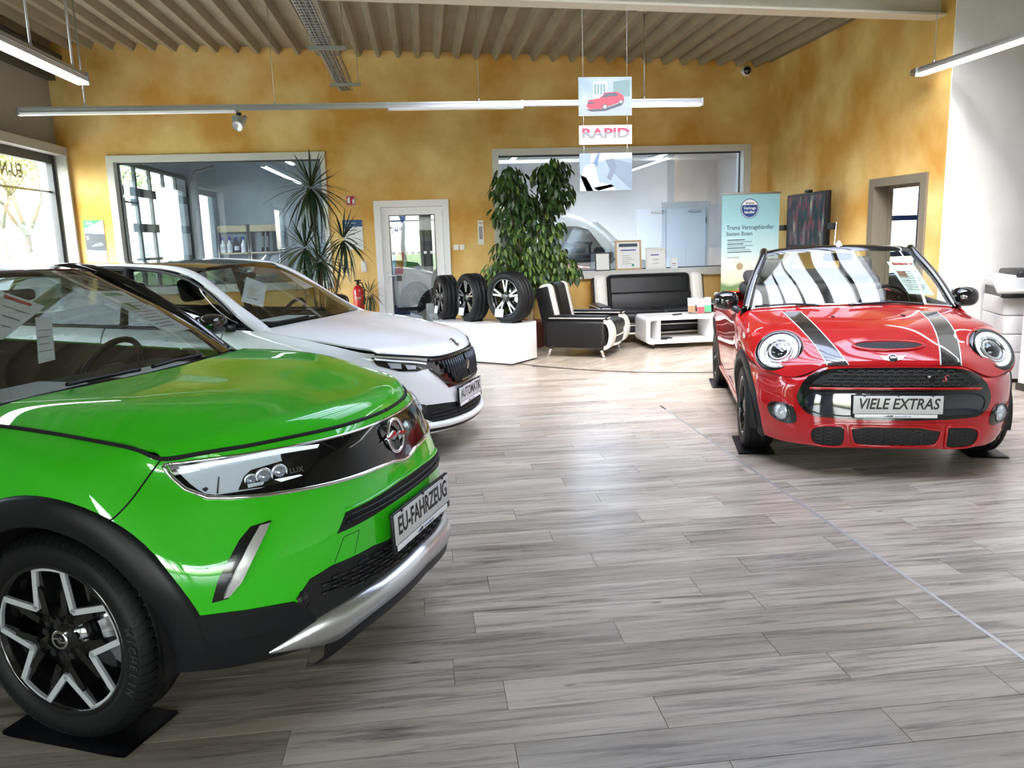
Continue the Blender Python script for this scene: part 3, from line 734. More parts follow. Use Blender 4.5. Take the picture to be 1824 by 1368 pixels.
class Surf:
    """interpolating spline surface P[row][col]; parameters are control indices. sym: col 0 on y = 0"""
    def __init__(s, P, sym=True):
        P = np.asarray(P, float); s.ni, s.nj = P.shape[:2]; s.k = 0
        if sym:
            m = P[:, 1:4][:, ::-1].copy(); m[..., 1] *= -1; P = np.concatenate([m, P], axis=1); s.k = 3
        s.P = P; s.tu = knots(P); s.tv = knots(P.transpose(1,0,2))
    def __call__(s, us, vs):
        us = np.interp(us, np.arange(s.ni), s.tu); vs = np.interp(np.asarray(vs)+s.k, np.arange(s.P.shape[1]), s.tv)
        A = cspline(s.tu, s.P, us); return cspline(s.tv, A.transpose(1,0,2), vs).transpose(1,0,2)
    def at(s, u, v): return s([u], [v])[0,0]
def lin(a, b, n): return np.linspace(a, b, n)
def front_pt(car, y, z, off=0.0, d=(1,0,0)):
    d = Vector(d).normalized(); p, n, i, t = car.tree().ray_cast(Vector((0,y,z))+d*1.6, -d)
    if p is None: p, n, i, t = car.tree().find_nearest(Vector((.8,y,z)))
    if n.dot(d) < 0: n = -n
    return p+n*off
def fline(car, yz, h=.03, off=0.0, smooth=1):
    P = resample(chaikin(yz, smooth, False) if smooth else yz, h, False); R = [front_pt(car, *p, off) for p in P]; return [p for p in R if p is not None]
def lower_body(plan, xc, zb, T, side, rear, prof, W0, fr, plan2=None):
    """control grid rows (bottom to top) x columns (front centre, corner, side, rear centre) of the left half"""
    P = []
    ncol = len(plan)+len(side)+len(rear)
    for i, f in enumerate(fr):
        row = []
        for c in range(ncol):
            t = T[c]; z0 = zb[c]; z = z0+(t[2]-z0)*f
            if i == len(fr)-1: row.append(t); continue
            if c < len(plan):
                yn, dn = plan[c]; Wf = W0*prof[i]; xx = np.interp(z, *xc)
                if plan2: k = np.interp(f, [.5,.85], [1,0]); dn = dn*(1-k)+plan2[c]*k
                row.append((xx*(1-dn), yn*Wf, z))
            elif c < len(plan)+len(side):
                x, w = side[c-len(plan)]; row.append((x, w*prof[i], z))
            else:
                x, y = rear[c-len(plan)-len(side)]; b = 1+.0*f; row.append((x-.05*sin(pi*f), y*(.96+.04*sin(pi*f)), z))
        P.append(row)
    return Surf(P)
def side_grid(S, v0, v1, nv, nu, arches, ztop=None, vlist=None):
    """side panel between columns v0..v1 with wheel arch cut; arches [(x, z, r)]"""
    G = []; U = np.linspace(0, S.ni-1, 90)
    for v in (vlist if vlist is not None else np.linspace(v0, v1, nv)):
        C = S(U, [v])[:, 0]; u0 = 0.0
        for (ax, az, ar) in arches:
            for k in range(len(U)-1, -1, -1):
                x, z = C[k][0], C[k][2]
                if (x-ax)**2+(z-az)**2 < ar*ar or (abs(x-ax) < ar and z < az): u0 = max(u0, U[min(k+1, len(U)-1)]); 
                if u0 and U[k] < u0-.5: break
            if u0 > 0 and u0 < S.ni-1:      # refine by bisection
                lo, hi = max(u0-U[1], 0), u0
                for _ in range(14):
                    mid = (lo+hi)/2; q = S.at(mid, v)
                    if (q[0]-ax)**2+(q[2]-az)**2 < ar*ar or (abs(q[0]-ax) < ar and q[2] < az): lo = mid
                    else: hi = mid
                u0 = hi
        G.append(S(np.linspace(u0, S.ni-1, nu), [v])[:, 0])
    return np.array(G).transpose(1,0,2)
def arch_ring(car, name, S, vmin, vmax, ax, az, r0, r1, m, out=.012, a0=-.2, a1=pi+.2, ysurf=None, n=40):
    """cladding band around a wheel arch on both sides; y taken from the body side"""
    for sg in (1, -1):
        G = []
        for k in range(n+1):
            a = a0+(a1-a0)*k/n; row = []
            for q, (rr, oo) in enumerate(((r0,-.06),(r0,out*.6),(r0+.006,out),(r1-.012,out),(r1,out*.2),(r1,-.012))):
                x, z = ax+rr*cos(a), az+rr*sin(a); y = ysurf(x, max(z, .16)); row.append((x, (y+oo)*sg, z))
            G.append(row)
        MB().grid(G, flip=sg < 0).build(name, m, car.root)
def side_y(S, vs, nu=60):
    """lookup of the body half width at (x, z)"""
    G = S(np.linspace(0, S.ni-1, nu), vs); 
    def f(x, z):
        best = []
        for j in range(G.shape[1]):
            zz = G[:, j, 2]; best.append((np.interp(z, zz, G[:, j, 0]), np.interp(z, zz, G[:, j, 1])))
        best.sort(); return float(np.interp(x, [b[0] for b in best], [b[1] for b in best]))
    return f
def liner(car, ax, az, r, y0, y1):
    for sg in (1,-1):
        MB().grid([[(ax+r*cos(a), sg*y, az+r*sin(a)) for y in (y0,y1)] for a in np.linspace(-.25, pi+.25, 24)]).add([(ax+r*cos(a), sg*y0, az+r*sin(a)) for a in np.linspace(-.25, pi+.25, 24)], [tuple(range(24))]).build('wheel_arch_liner', DARK, car.root)
def lining(car, S, v0, v1, roof=None):
    G = S(lin(1.2,6.95,10), lin(v0,v1,40)); G = G*np.array([1,.945,1])
    for sg in (1,-1): MB().grid([[(p[0],p[1]*sg,p[2]) for p in r] for r in G]).build('door_card', INT, car.root)
    if roof is not None:
        R_ = mirror_grid(roof(lin(.1,3.9,16), lin(0,3.9,12))); MB().grid([[(p[0],p[1]*.97,p[2]-.035) for p in r] for r in R_]).build('headliner', INT, car.root)
def loft(A, B, n, m, bulge=(0,0,0)):
    """sheet between two curves, with an outward bulge in the middle"""
    A = curve(A, m); B = curve(B, m); G = []
    for k in range(n):
        t = k/(n-1); G.append(A*(1-t)+B*t+np.array(bulge)*4*t*(1-t))
    return np.array(G)

# =================================================================== green crossover
GREEN = mat('green_metallic_paint', (.035,.56,.010), .42, .0, 1.0, spec=.12); 
G = Car('crossover_car', 'bright green crossover with black roof and EU-FAHRZEUG plate, nearest the camera', (-.874, 3.309, -.404))
plan = [(0,0),(.17,.008),(.34,.040),(.51,.125),(.655,.262),(.77,.415),(.86,.562),(.927,.668),(.972,.780),(.994,.896),(1,1)]
xc = ([.15,.22,.30,.40,.50,.60,.70,.80,.88,.93],[.76,.81,.85,.865,.865,.862,.85,.82,.79,.772])
T = [(.757,0,.934),(.747,.15,.936),(.712,.30,.938),(.632,.45,.938),(.535,.575,.934),(.425,.675,.929),(.345,.728,.927),(.28,.738,.952),(.19,.75,.972),(.09,.759,.987),(0,.768,1.0)]
side = [(-.2,.885),(-.45,.882),(-.8,.875),(-1.2,.872),(-1.6,.875),(-2.0,.88),(-2.3,.888),(-2.56,.89),(-2.85,.87)]
T += [(-.2,.781,1.02),(-.45,.80,1.035),(-.8,.81,1.045),(-1.2,.81,1.06),(-1.6,.81,1.075),(-2.0,.80,1.09),(-2.3,.79,1.105),(-2.56,.775,1.12),(-2.85,.74,1.13)]
rear = [(-3.05,.80),(-3.2,.68),(-3.28,.35),(-3.30,0)]
T += [(-3.0,.68,1.12),(-3.1,.56,1.10),(-3.16,.3,1.09),(-3.18,0,1.09)]
zb = [.235]*6+[.24,.25,.25,.25,.25]+[.25]*9+[.3]*4
GS = lower_body(plan, xc, zb, T, side, rear, [.955,.97,.99,1.0,1.0,.992,.955,.9], .888, [0,.12,.30,.48,.64,.80,.92,1.0], [0,.008,.032,.09,.185,.295,.405,.51,.635,.79,1])
AR = (0,.347,.392); AR2 = (-2.56,.347,.392)
G.panel('front_bumper', mirror_grid(GS(lin(0,7,60), lin(0,6.6,90))), GREEN, thick=.001)
G.panel('front_wing', side_grid(GS, 6.6, 13.0, 110, 46, [AR]), GREEN, mirror=True)
G.panel('front_door', GS(lin(0,7,30), lin(13.03,15.4,36)), GREEN, mirror=True)
G.panel('rear_door', side_grid(GS, 15.43, 17.6, 40, 30, [AR2]), GREEN, mirror=True)
G.panel('rear_quarter', side_grid(GS, 17.62, 20.4, 60, 30, [AR2]), GREEN, mirror=True)
G.panel('rear_bumper', mirror_grid(GS(lin(0,7,30), lin(20.42,23,30))[:, ::-1]), GREEN)
hood = [[(.757,0,.936),(.737,.2,.938),(.662,.4,.939),(.525,.58,.935),(.345,.725,.930)],
        [(.738,0,.968),(.718,.2,.969),(.643,.4,.968),(.508,.575,.958),(.333,.722,.944)],
        [(.62,0,1.003),(.60,.22,1.007),(.53,.43,1.004),(.41,.592,.991),(.265,.737,.957)],
        [(.38,0,1.036),(.37,.24,1.043),(.33,.46,1.042),(.24,.625,1.029),(.14,.753,.980)],
        [(.10,0,1.062),(.09,.25,1.068),(.07,.48,1.069),(.03,.648,1.058),(-.03,.768,1.004)],
        [(-.20,0,1.080),(-.21,.26,1.083),(-.24,.5,1.082),(-.30,.665,1.070),(-.37,.786,1.026)]]
G.panel('bonnet', mirror_grid(Surf(hood)(lin(0,5,50), lin(0,4,44))), GREEN, thick=.006)
# dark gap strip under the bonnet edge and along the wings
G.tubes('bonnet_gap', [tuple(p) for p in GS([6.99], lin(0,12.2,90))[0]], SEAM, .007, mirror=True)
LB, LT = [(-.27,0,1.075),(-.28,.26,1.076),(-.32,.5,1.073),(-.40,.67,1.06),(-.50,.765,1.04)], [(-.98,0,1.49),(-.99,.2,1.487),(-1.01,.38,1.478),(-1.04,.5,1.466),(-1.07,.575,1.452)]
ws = Surf([LB, [(-.60,0,1.292),(-.61,.24,1.29),(-.64,.45,1.283),(-.69,.60,1.268),(-.74,.685,1.25)], LT])
G.panel('windscreen', mirror_grid(ws(lin(0,2,24), lin(0,4,30))), WSG, thick=0)
cowl = np.array([[(p[0]+.09, p[1]*1.0, p[2]-.012) for p in curve(LB, 24)], [(p[0]-.01, p[1], p[2]-.006) for p in curve(LB, 24)]])
G.panel('cowl', mirror_grid(cowl), PLAS, thick=0)
# black roof, pillars
roof = Surf([[(-.98,0,1.494),(-.99,.2,1.491),(-1.01,.38,1.483),(-1.04,.5,1.472),(-1.07,.59,1.45)],
             [(-1.35,0,1.527),(-1.35,.2,1.525),(-1.35,.4,1.516),(-1.36,.53,1.50),(-1.36,.615,1.468)],
             [(-1.9,0,1.53),(-1.9,.2,1.528),(-1.9,.4,1.52),(-1.9,.53,1.503),(-1.9,.62,1.47)],
             [(-2.5,0,1.495),(-2.5,.2,1.493),(-2.5,.4,1.485),(-2.5,.52,1.47),(-2.5,.60,1.44)],
             [(-2.85,0,1.45),(-2.85,.2,1.448),(-2.84,.38,1.44),(-2.83,.48,1.425),(-2.82,.56,1.40)]])
G.panel('roof', mirror_grid(roof(lin(0,4,40), lin(0,4,30))), BLACK)
pil = [(-.50,.765,1.04),(-.74,.69,1.252),(-1.07,.58,1.455),(-1.36,.615,1.472)]
G.tubes('a_pillar', [(p[0]-.01,p[1]+.012,p[2]) for p in curve(pil, 24)], BLACK, .034, True, 10)
G.tubes('pillar_trim_line', [(p[0]-.005,p[1]+.022,p[2]+.028) for p in curve(pil[:3], 20)], CHROME, .0035, True)
belt = [T[c] for c in range(12, 19)]
top = [(-.72,.72,1.225),(-1.0,.66,1.40),(-1.36,.635,1.452),(-1.8,.64,1.455),(-2.2,.635,1.44),(-2.5,.62,1.40),(-2.62,.66,1.25)]
G.panel('side_window', loft(belt, top, 10, 40, (0,.02,0)), CARGL, thick=0, mirror=True)
G.panel('rear_pillar', loft([(-2.5,.80,1.115),(-2.85,.745,1.135),(-3.0,.68,1.12)], [(-2.5,.615,1.42),(-2.75,.58,1.41),(-2.82,.56,1.40)], 8, 12, (0,.02,0)), GREEN, thick=0, mirror=True)
G.panel('rear_window', mirror_grid(loft([(-3.16,0,1.10),(-3.14,.3,1.10),(-3.05,.6,1.11)], [(-2.86,0,1.45),(-2.86,.3,1.445),(-2.83,.55,1.40)], 8, 16)), CARGL, thick=0)
sy = side_y(GS, lin(5, 23, 60))
arch_ring(G, 'wheel_arch_trim', GS, 6, 13, 0, .347, .388, .488, PLAS, ysurf=sy, a0=-.10, a1=pi+.25); arch_ring(G, 'wheel_arch_trim', GS, 16, 20, -2.56, .347, .388, .475, PLAS, ysurf=sy)
for sg in (1,-1): MB().grid([[(x, sg*(sy(x,z)+o), z) for x in lin(-.38,-2.16,20)] for z, o in ((.22,-.03),(.24,.012),(.36,.012),(.38,-.004))]).build('sill_trim', PLAS, G.root)
liner(G, 0, .347, .395, .50, .86); liner(G, -2.56, .347, .395, .50, .86)
MB().box(-3.1, .55, -.60, .60, .22, .30).build('underbody', DARK, G.root)
for x in (0, -2.56):
    for sg in (-1, 1): wheel(G.root, 'wheel', (x, sg*.775, .347), .347, .215, .255, 'star', flip=sg > 0, tilt=0 if x == 0 else .4)
# --- front face
vis = [(-.715,.905),(-.40,.907),(0,.904),(.40,.907),(.715,.905),(.70,.80),(.64,.786),(.50,.779),(.12,.772),(.05,.757),(0,.753),(-.05,.757),(-.12,.772),(-.50,.779),(-.64,.786),(-.70,.80)]
G.over('visor', [(0,y,z) for y, z in vis], mat('visor_black', (.004,.004,.005), .06, spec=.4), .003, .012, rnd=0, pix=False, n=(1,0,0))
for pts, r in (([(-.722,.909),(-.4,.911),(0,.907),(.4,.911),(.722,.909)], .0045), ([(-.722,.905),(-.705,.80),(-.64,.784),(-.5,.776),(-.12,.769),(-.05,.754),(0,.749),(.05,.754),(.12,.769),(.5,.776),(.64,.784),(.705,.80),(.722,.905)], .0075)):
    P = fline(G, pts, .02, .004, 1); MB().tube(P, r, 8).build('chrome_strip', CHROME, G.root)
# headlamps (traced on the near lamp, mirrored)
hl = [(311,831),(400,818),(500,800),(568,794),(563,815),(541,848),(478,868),(420,877),(372,884),(345,868),(325,848)]
hw = [(311,831),(400,818),(470,806),(498,801),(500,818),(512,848),(478,868),(420,877),(372,884),(345,868),(325,848)]
LWH = mat('lamp_reflection_white', (.74,.84,.97), .22, coat=.6)  # pale blue-white stands in for bright reflections inside the lamp
hr = G.over('headlamp', hw, LWH, .006, .01, mirror=True, h=.014)
def lamp_bits(poly, name, m, off, rnd=0, thick=.004, h=.012):
    r = G.over(name, poly, m, off, thick, h=h, rnd=rnd, mirror=True)
    for o, p in zip(r, hr): o.parent = p
lamp_bits([(330,836),(400,826),(470,814),(564,799),(567,793),(500,801),(400,818),(318,830)], 'light_bar', LAMPW, .010, 0)
lamp_bits([(424,874),(434,850),(446,838),(500,822),(520,822),(522,852),(478,867)], 'dark_module', BLACK, .008, 0)
lamp_bits([(386,880),(389,850),(391,850),(389,880)], 'reflector_seam', PLAS, .009, 0); lamp_bits([(360,872),(366,877),(372,872),(368,868)], 'reflector_clip', PLAS, .009, 0)
lamp_bits([(488,855),(533,846),(537,848),(500,859)], 'reflector_blade', LAMPW, .012, 0); lamp_bits([(440,864),(470,858),(468,864),(442,870)], 'reflector_blade', LWH, .012, 0)
for qx, qy, rr in ((447,855,.020),(470,848,.026),(497,840,.024)):
    p, n = G.hit(qx, qy)
    for sg, hp in ((1,hr[0]),(-1,hr[1])):
        mt = Matrix.Translation((p.x+n.x*.006, (p.y+n.y*.006)*sg, p.z)) @ Matrix.Rotation(atan2(n.y*sg, n.x), 4, 'Z')
        MB().lathe([(1e-4,rr*.55),(rr*.5,rr*.45),(rr*.8,rr*.2),(rr*.88,0)], 20, 'x').xf(mt).build('projector_lens', mat('projector_glass', (.30,.36,.45), .04, .4, coat=1), hp); MB().lathe([(rr*.84,rr*.15),(rr,rr*.3),(rr*1.12,0)], 24, 'x').xf(mt).build('projector_ring', LAMPS, hp)
p, n = G.hit(527,838); xx = Vector((0,0,1)).cross(n).normalized(); text('lamp_lettering', 'LUX', .024, mat('lamp_print', (.10,.10,.11), .4), frame(p+n*.008, xx, n.cross(xx)), hr[0], bold=.02)
r = G.over('lamp_lens', hl, LENS, .016, .008, mirror=True, h=.02)
for o, p in zip(r, hr): o.parent = p
# emblem: ring with a flash
lp = front_pt(G, -.035, .845, .014); lm = Matrix.Translation(lp) @ Matrix.Rotation(-.12, 4, 'Y')
em = MB().tube([(0,.062*cos(a),.062*sin(a)) for a in lin(0,2*pi,41)[:-1]], .0068, 8, True).xf(lm).build('emblem_ring', CHROME, G.root)
MB().prism([(-.088,.004),(-.010,.020),(-.002,-.001),(.030,.010),(.088,-.004),(.010,-.020),(.002,.001),(-.030,-.010)], 'x', -.004, .009).xf(lm).build('emblem_flash', CHROME, em)
# upper slot grille
sl = [(-.45,.612),(-.40,.672),(-.2,.69),(0,.694),(.2,.69),(.40,.672),(.45,.612),(.2,.628),(0,.632),(-.2,.628)]
sg_ = G.over('slot_grille', [(0,y,z) for y, z in sl], DARK, .002, .01, rnd=0, pix=False, n=(1,0,0))[0]
for k, dz in enumerate((.645,.664)):
    P = fline(G, [(-.41,dz-.005),(0,dz+.003),(.41,dz-.005)], .03, .006, 1); MB().tube(P, .0055, 6).build('slat', PLAS, sg_)
P = fline(G, [(-.40,.678),(0,.70),(.40,.678)], .03, .004, 1); MB().tube(P, .006, 8).build('body_crease', GREEN, G.root)
# lower grille with rows of little bars
def yz(L): return [(abs(p.y), p.z) for p in (G.hit(*q)[0] for q in L)]
lgt = yz([(527,1067),(552,1031),(591,1007),(665,972),(690,962)]); lgb = yz([(563,1105),(610,1076),(660,1043),(700,1012)])
lg = [(-y,z) for y, z in lgt]+[(0,lgt[-1][1]+.004)]+lgt[::-1]+lgb+[(0,lgb[-1][1]+.012)]+[(-y,z) for y, z in lgb[::-1]]
lgo = G.over('lower_grille', [(0,y,z) for y, z in lg], DARK, .003, .012, rnd=0, pix=False, n=(1,0,0))[0]
for r in range(6):
    z = lgb[-1][1]+.024+r*(lgt[-1][1]-lgb[-1][1]-.03)/6
    for k in range(-8, 9):
        y = k*.066+(.033 if r % 2 else 0)
        if abs(y) > .50-.0*r or (abs(y) > .40 and r < 1) or (abs(y) > .42 and r > 4): continue
        p, q = front_pt(G, y-.024, z, .008), front_pt(G, y+.024, z, .008)
        if p and q: MB().tube([p, q], .0055, 6).build('grille_bar', PLAS, lgo)
fs = G.hit(541,1066)[0]+Vector((.006,0,0))
for sg in (1,-1):
    MB().lathe([(1e-4,.012),(.02,.008),(.026,0)], 20, 'x', (fs.x, -fs.y*sg, fs.z)).build('fog_sensor', LENS, lgo)
    MB().lathe([(.021,.006),(.028,.005),(.03,-.01)], 20, 'x', (fs.x, -fs.y*sg, fs.z)).build('fog_bezel', PLAS, lgo)
# lower dark cladding, traced on the near side
G.over('bumper_cladding', [(296,1099),(360,1096),(440,1086),(523,1071),(548,1084),(564,1106),(520,1135),(474,1166),(400,1179),(330,1191),(290,1150)], PLAS, .006, .02, rnd=0, mirror=True)
G.over('bumper_cladding', [(0,y,z) for y, z in [(-.66,.24),(-.66,.29)]+[(-y,z+.01) for y, z in lgb]+[(0,lgb[-1][1]+.02)]+[(y,z+.01) for y, z in lgb[::-1]]+[(.66,.29),(.66,.24)]], PLAS, .002, .02, rnd=0, pix=False, n=(1,0,0))
Gv = mirror_grid(GS(lin(0,1.15,6), lin(0,7.4,60))); Gv = Gv+np.array([.006,0,0]); Gv[...,1] *= 1.006
MB().grid([[tuple(p) for p in r] for r in Gv]).build('lower_valance', PLAS, G.root)
# silver skid bar
up_, lo_ = [], []
skt = yz([(474,1161),(520,1133),(561,1105),(610,1075),(660,1042),(705,1008)]); skt += [(0,skt[-1][1]+.012)]; skb = yz([(472,1164),(530,1152),(580,1136),(606,1116),(668,1068),(712,1030)]); skb += [(0,skb[-1][1]+.012)]
yy = lin(-1,1,61); A = curve([(y,z) for y, z in skt], 31); B = curve([(y,z) for y, z in skb], 31)
Gd = []
for q in list(range(0,31))+list(range(29,-1,-1)):
    sgn = 1 if len(Gd) < 31 else -1
    a, b = front_pt(G, A[q][0]*sgn, A[q][1]), front_pt(G, B[q][0]*sgn, B[q][1])
    k = min(1, q/8); t = .014+.028*k; a2 = np.array(a)+np.array((t*.8,0,0)); b2 = np.array(b)+np.array((t*1.25,0,0))
    Gd.append([tuple(np.array(a)+np.array((-.01,0,.004))), tuple(a2), tuple(a2*.5+b2*.5+np.array((.012*k,0,0))), tuple(b2), tuple(np.array(b)+np.array((-.01,0,-.006)))])
MB().grid(Gd).build('skid_bar', SATIN, G.root)
Gd2 = [[tuple(np.array(r[3])+np.array((-.004,0,-.002))), tuple(np.array(r[3])+np.array((-.012,0,-.045))), tuple(np.array(r[3])+np.array((-.06,0,-.085)))] for r in Gd[6:-6]]
MB().grid(Gd2).build('front_lip', PLAS, G.root)
# upright chrome blades
bl = [(479,929),(470,950),(425,1040),(405,1063),(381,1071),(392,1035),(430,963),(446,941)]
br = G.over('fog_blade_recess', [(484,926),(446,938),(426,962),(388,1033),(377,1074),(407,1066)], BLACK, .002, .01, rnd=0, mirror=True, h=.014)
r = G.over('fog_blade', [(480,931),(462,936),(440,975),(408,1042),(398,1063),(408,1060),(430,1035),(472,950)], mat('bright_chrome', (.92,.93,.95), .16, .75), .014, .014, rnd=0, mirror=True, h=.012)
for o, p in zip(r, br): o.parent = p
for pix in ([(286,819),(262,852),(235,890),(208,919),(192,930)],): G.wire('panel_gap', pix, SEAM, .0028, mirror=True)
G.wire('panel_gap', [(640,944),(612,957),(596,1003)], SEAM, .0012, smooth=0); G.wire('panel_gap', [(640,944),(632,985)], SEAM, .0012, smooth=0)
number_plate(G, (.888,.02,.552), -.03, 'EU-FAHRZEUG', 0)
# interior
lining(G, GS, 12.6, 20.3, roof)
MB().rbox(-.95,-.45, -.66,.66, .60,1.0, .06).build('dashboard', INT, G.root); MB().rbox(-.80,-.40, -.60,.60, .97,1.03, .03).build('dashboard_top', INT, G.root)
for y in (.37,-.37): seat(G, -1.35, y, INT)
steering(G, -.86, .37, .98); MB().rbox(-2.6,-2.1, -.6,.6, .4,1.05, .08).build('rear_bench', INT, G.root); MB().box(-3.0,-.5, -.78,.78, .28,.32).build('cabin_floor', INT, G.root)
MB().rbox(-1.02,-.95, -.1,.1, 1.36,1.41, .02).build('rear_view_mirror', PLAS, G.root)
MINT = mat('paper_mint'); REDP = mat('red_print', (.6,.03,.03), .6)
def wsq(pix, d=.012):
    o = []
    for q in pix: p, n = G.hit(*q); o.append(p-n*d)
    return o
sheet(G, 'price_sheet', wsq([(168,514),(218,514),(341,582),(302,590)]), lines=9, head=mat('green_print', (.1,.3,.15), .6), photo=mat('green_photo', (.05,.25,.05), .6))
sheet(G, 'notice_sheet', wsq([(1,513),(82,541),(6,600),(1,600)]), lines=3, head=REDP)
sheet(G, 'notice_sheet', wsq([(64,561),(93,561),(100,636),(70,643)]), lines=4)
text('handwritten_number', '47', .05, INK, frame(wsq([(84,634)], .0)[0], (.25,.95,0), (-.3,.1,.9)), G.root) if False else None
PWH = mat('paper_white', (.85,.86,.86), .7)
MB().box(-.72,-.46,-.52,-.12,1.032,1.035).xf(Matrix.Translation((-.05,0,0))).build('paper_on_dashboard', PWH, G.root); MB().box(-.55,-.36,.0,.42,1.034,1.038).build('paper_on_dashboard', PWH, G.root)
# wipers
for pts in ([(120,695),(210,672),(272,660)], [(268,660),(320,645),(358,640)]):
    G.wire('wiper', pts, PLAS, .008, off=.02, smooth=1)
# =================================================================== white hatchback
WPAINT = mat('white_paint', (.88,.89,.91), .42, 0, 1.0, spec=.12)
S = Car('hatchback_car', 'white hatchback with black roof and AUTOMATIK plate behind the green car', (-.517, 6.359, -.3806))
plan = [(0,0),(.17,.008),(.34,.036),(.51,.10),(.655,.19),(.77,.30),(.86,.43),(.927,.56),(.972,.70),(.994,.85),(1,1)]
xc = ([.14,.22,.30,.36,.45,.52,.60,.68,.74,.80],[.86,.90,.90,.885,.875,.87,.855,.835,.815,.79])
T = [(.815,0,.725),(.812,.15,.727),(.795,.30,.733),(.745,.43,.742),(.69,.55,.765),(.60,.65,.785),(.48,.73,.805),(.38,.765,.82),(.26,.79,.85),(.13,.80,.88),(0,.805,.905)]
side = [(-.2,.885),(-.45,.888),(-.8,.886),(-1.2,.885),(-1.6,.885),(-2.0,.888),(-2.35,.892),(-2.65,.89),(-2.95,.87)]
T += [(-.2,.81,.945),(-.45,.815,.975),(-.8,.80,.985),(-1.2,.80,.99),(-1.6,.80,1.0),(-2.0,.80,1.01),(-2.35,.80,1.02),(-2.65,.79,1.04),(-2.95,.75,1.05)]
rear = [(-3.2,.80),(-3.36,.68),(-3.46,.35),(-3.48,0)]
T += [(-3.15,.68,1.04),(-3.28,.56,1.02),(-3.36,.3,1.01),(-3.38,0,1.01)]
zb = [.20]*6+[.21,.21,.21,.21,.21]+[.20]*9+[.27]*4
SS = lower_body(plan, xc, zb, T, side, rear, [.93,.955,.985,1.0,1.0,.992,.96,.9], .888, [0,.12,.30,.48,.64,.80,.92,1.0])
AR = (0,.325,.37); AR2 = (-2.65,.325,.37)
S.panel('front_bumper', mirror_grid(SS(lin(0,7,50), lin(0,7.2,70))), WPAINT, thick=.001)
S.panel('front_wing', side_grid(SS, 7.2, 12.6, 80, 36, [AR]), WPAINT, mirror=True)
S.panel('front_door', SS(lin(0,7,26), lin(12.63,15.2,30)), WPAINT, mirror=True)
S.panel('rear_door', side_grid(SS, 15.23, 17.6, 36, 26, [AR2]), WPAINT, mirror=True)
S.panel('rear_quarter', side_grid(SS, 17.62, 20.4, 50, 26, [AR2]), WPAINT, mirror=True)
S.panel('rear_bumper', mirror_grid(SS(lin(0,7,26), lin(20.42,23,26))[:, ::-1]), WPAINT)
hood = [[(.82,0,.737),(.81,.2,.740),(.765,.38,.745),(.67,.56,.772),(.48,.735,.812)],
        [(.80,0,.772),(.785,.2,.777),(.735,.40,.785),(.64,.57,.805),(.46,.74,.828)],
        [(.66,0,.835),(.645,.2,.842),(.60,.42,.848),(.50,.60,.855),(.36,.765,.855)],
        [(.40,0,.90),(.39,.22,.908),(.35,.46,.910),(.26,.64,.905),(.15,.79,.893)],
        [(.10,0,.955),(.09,.24,.960),(.06,.48,.958),(.0,.65,.948),(-.06,.80,.925)],
        [(-.24,0,.998),(-.25,.26,.999),(-.28,.5,.995),(-.34,.66,.985),(-.43,.78,.975)]]
S.panel('bonnet', mirror_grid(Surf(hood)(lin(0,5,46), lin(0,4,40))), WPAINT, thick=.006)
S.tubes('bonnet_gap', [tuple(p) for p in SS([6.99], lin(0,6.2,50))[0]], SEAM, .008, mirror=True)
LB = [(-.27,0,1.0),(-.28,.26,1.0),(-.31,.5,.997),(-.35,.64,.992),(-.40,.72,.985)]; LT = [(-1.0,0,1.425),(-1.0,.2,1.423),(-1.01,.38,1.415),(-1.03,.49,1.403),(-1.056,.56,1.388)]
S.panel('windscreen', mirror_grid(Surf([LB, [(-.62,0,1.232),(-.62,.23,1.23),(-.645,.44,1.224),(-.68,.57,1.215),(-.72,.645,1.203)], LT])(lin(0,2,24), lin(0,4,30))), WSG, thick=0)
S.panel('cowl', mirror_grid(np.array([[(p[0]+.08, p[1], p[2]-.018) for p in curve(LB, 24)], [(p[0]-.01, p[1], p[2]-.006) for p in curve(LB, 24)]])), PLAS, thick=0)
roof = Surf([[(-1.0,0,1.428),(-1.0,.2,1.426),(-1.01,.38,1.418),(-1.03,.49,1.407),(-1.05,.575,1.388)],
             [(-1.35,0,1.463),(-1.35,.2,1.461),(-1.35,.38,1.453),(-1.35,.5,1.442),(-1.35,.59,1.42)],
             [(-1.85,0,1.471),(-1.85,.2,1.469),(-1.85,.38,1.462),(-1.85,.5,1.452),(-1.85,.60,1.43)],
             [(-2.5,0,1.44),(-2.5,.2,1.438),(-2.5,.38,1.43),(-2.5,.5,1.42),(-2.5,.58,1.395)],
             [(-3.0,0,1.375),(-3.0,.2,1.373),(-2.99,.36,1.365),(-2.98,.46,1.352),(-2.96,.54,1.33)]])
S.panel('roof', mirror_grid(roof(lin(0,4,36), lin(0,4,28))), BLACK)
rail_o = [(-.38,.80,.945),(-.46,.78,.985),(-.63,.735,1.09),(-.84,.69,1.255),(-1.0,.662,1.35),(-1.35,.635,1.425),(-1.93,.635,1.447),(-2.5,.62,1.41),(-2.95,.59,1.34)]
rail_i = [(-.30,.745,.955),(-.36,.715,.99),(-.60,.665,1.135),(-.84,.607,1.285),(-1.06,.56,1.392),(-1.35,.585,1.424),(-1.93,.60,1.436),(-2.5,.58,1.40),(-2.95,.54,1.335)]
S.panel('a_pillar', loft(rail_o, rail_i, 10, 70, (0,.008,.022)), WPAINT, mirror=True, thick=.006)
belt = [(-.50,.79,.985),(-.8,.80,.99),(-1.2,.80,.995),(-1.6,.80,1.005),(-2.0,.80,1.015),(-2.35,.80,1.025),(-2.7,.785,1.05)]
top = [(-.62,.745,1.075),(-.84,.70,1.24),(-1.02,.672,1.335),(-1.36,.645,1.408),(-1.93,.645,1.43),(-2.4,.635,1.40),(-2.68,.65,1.30)]
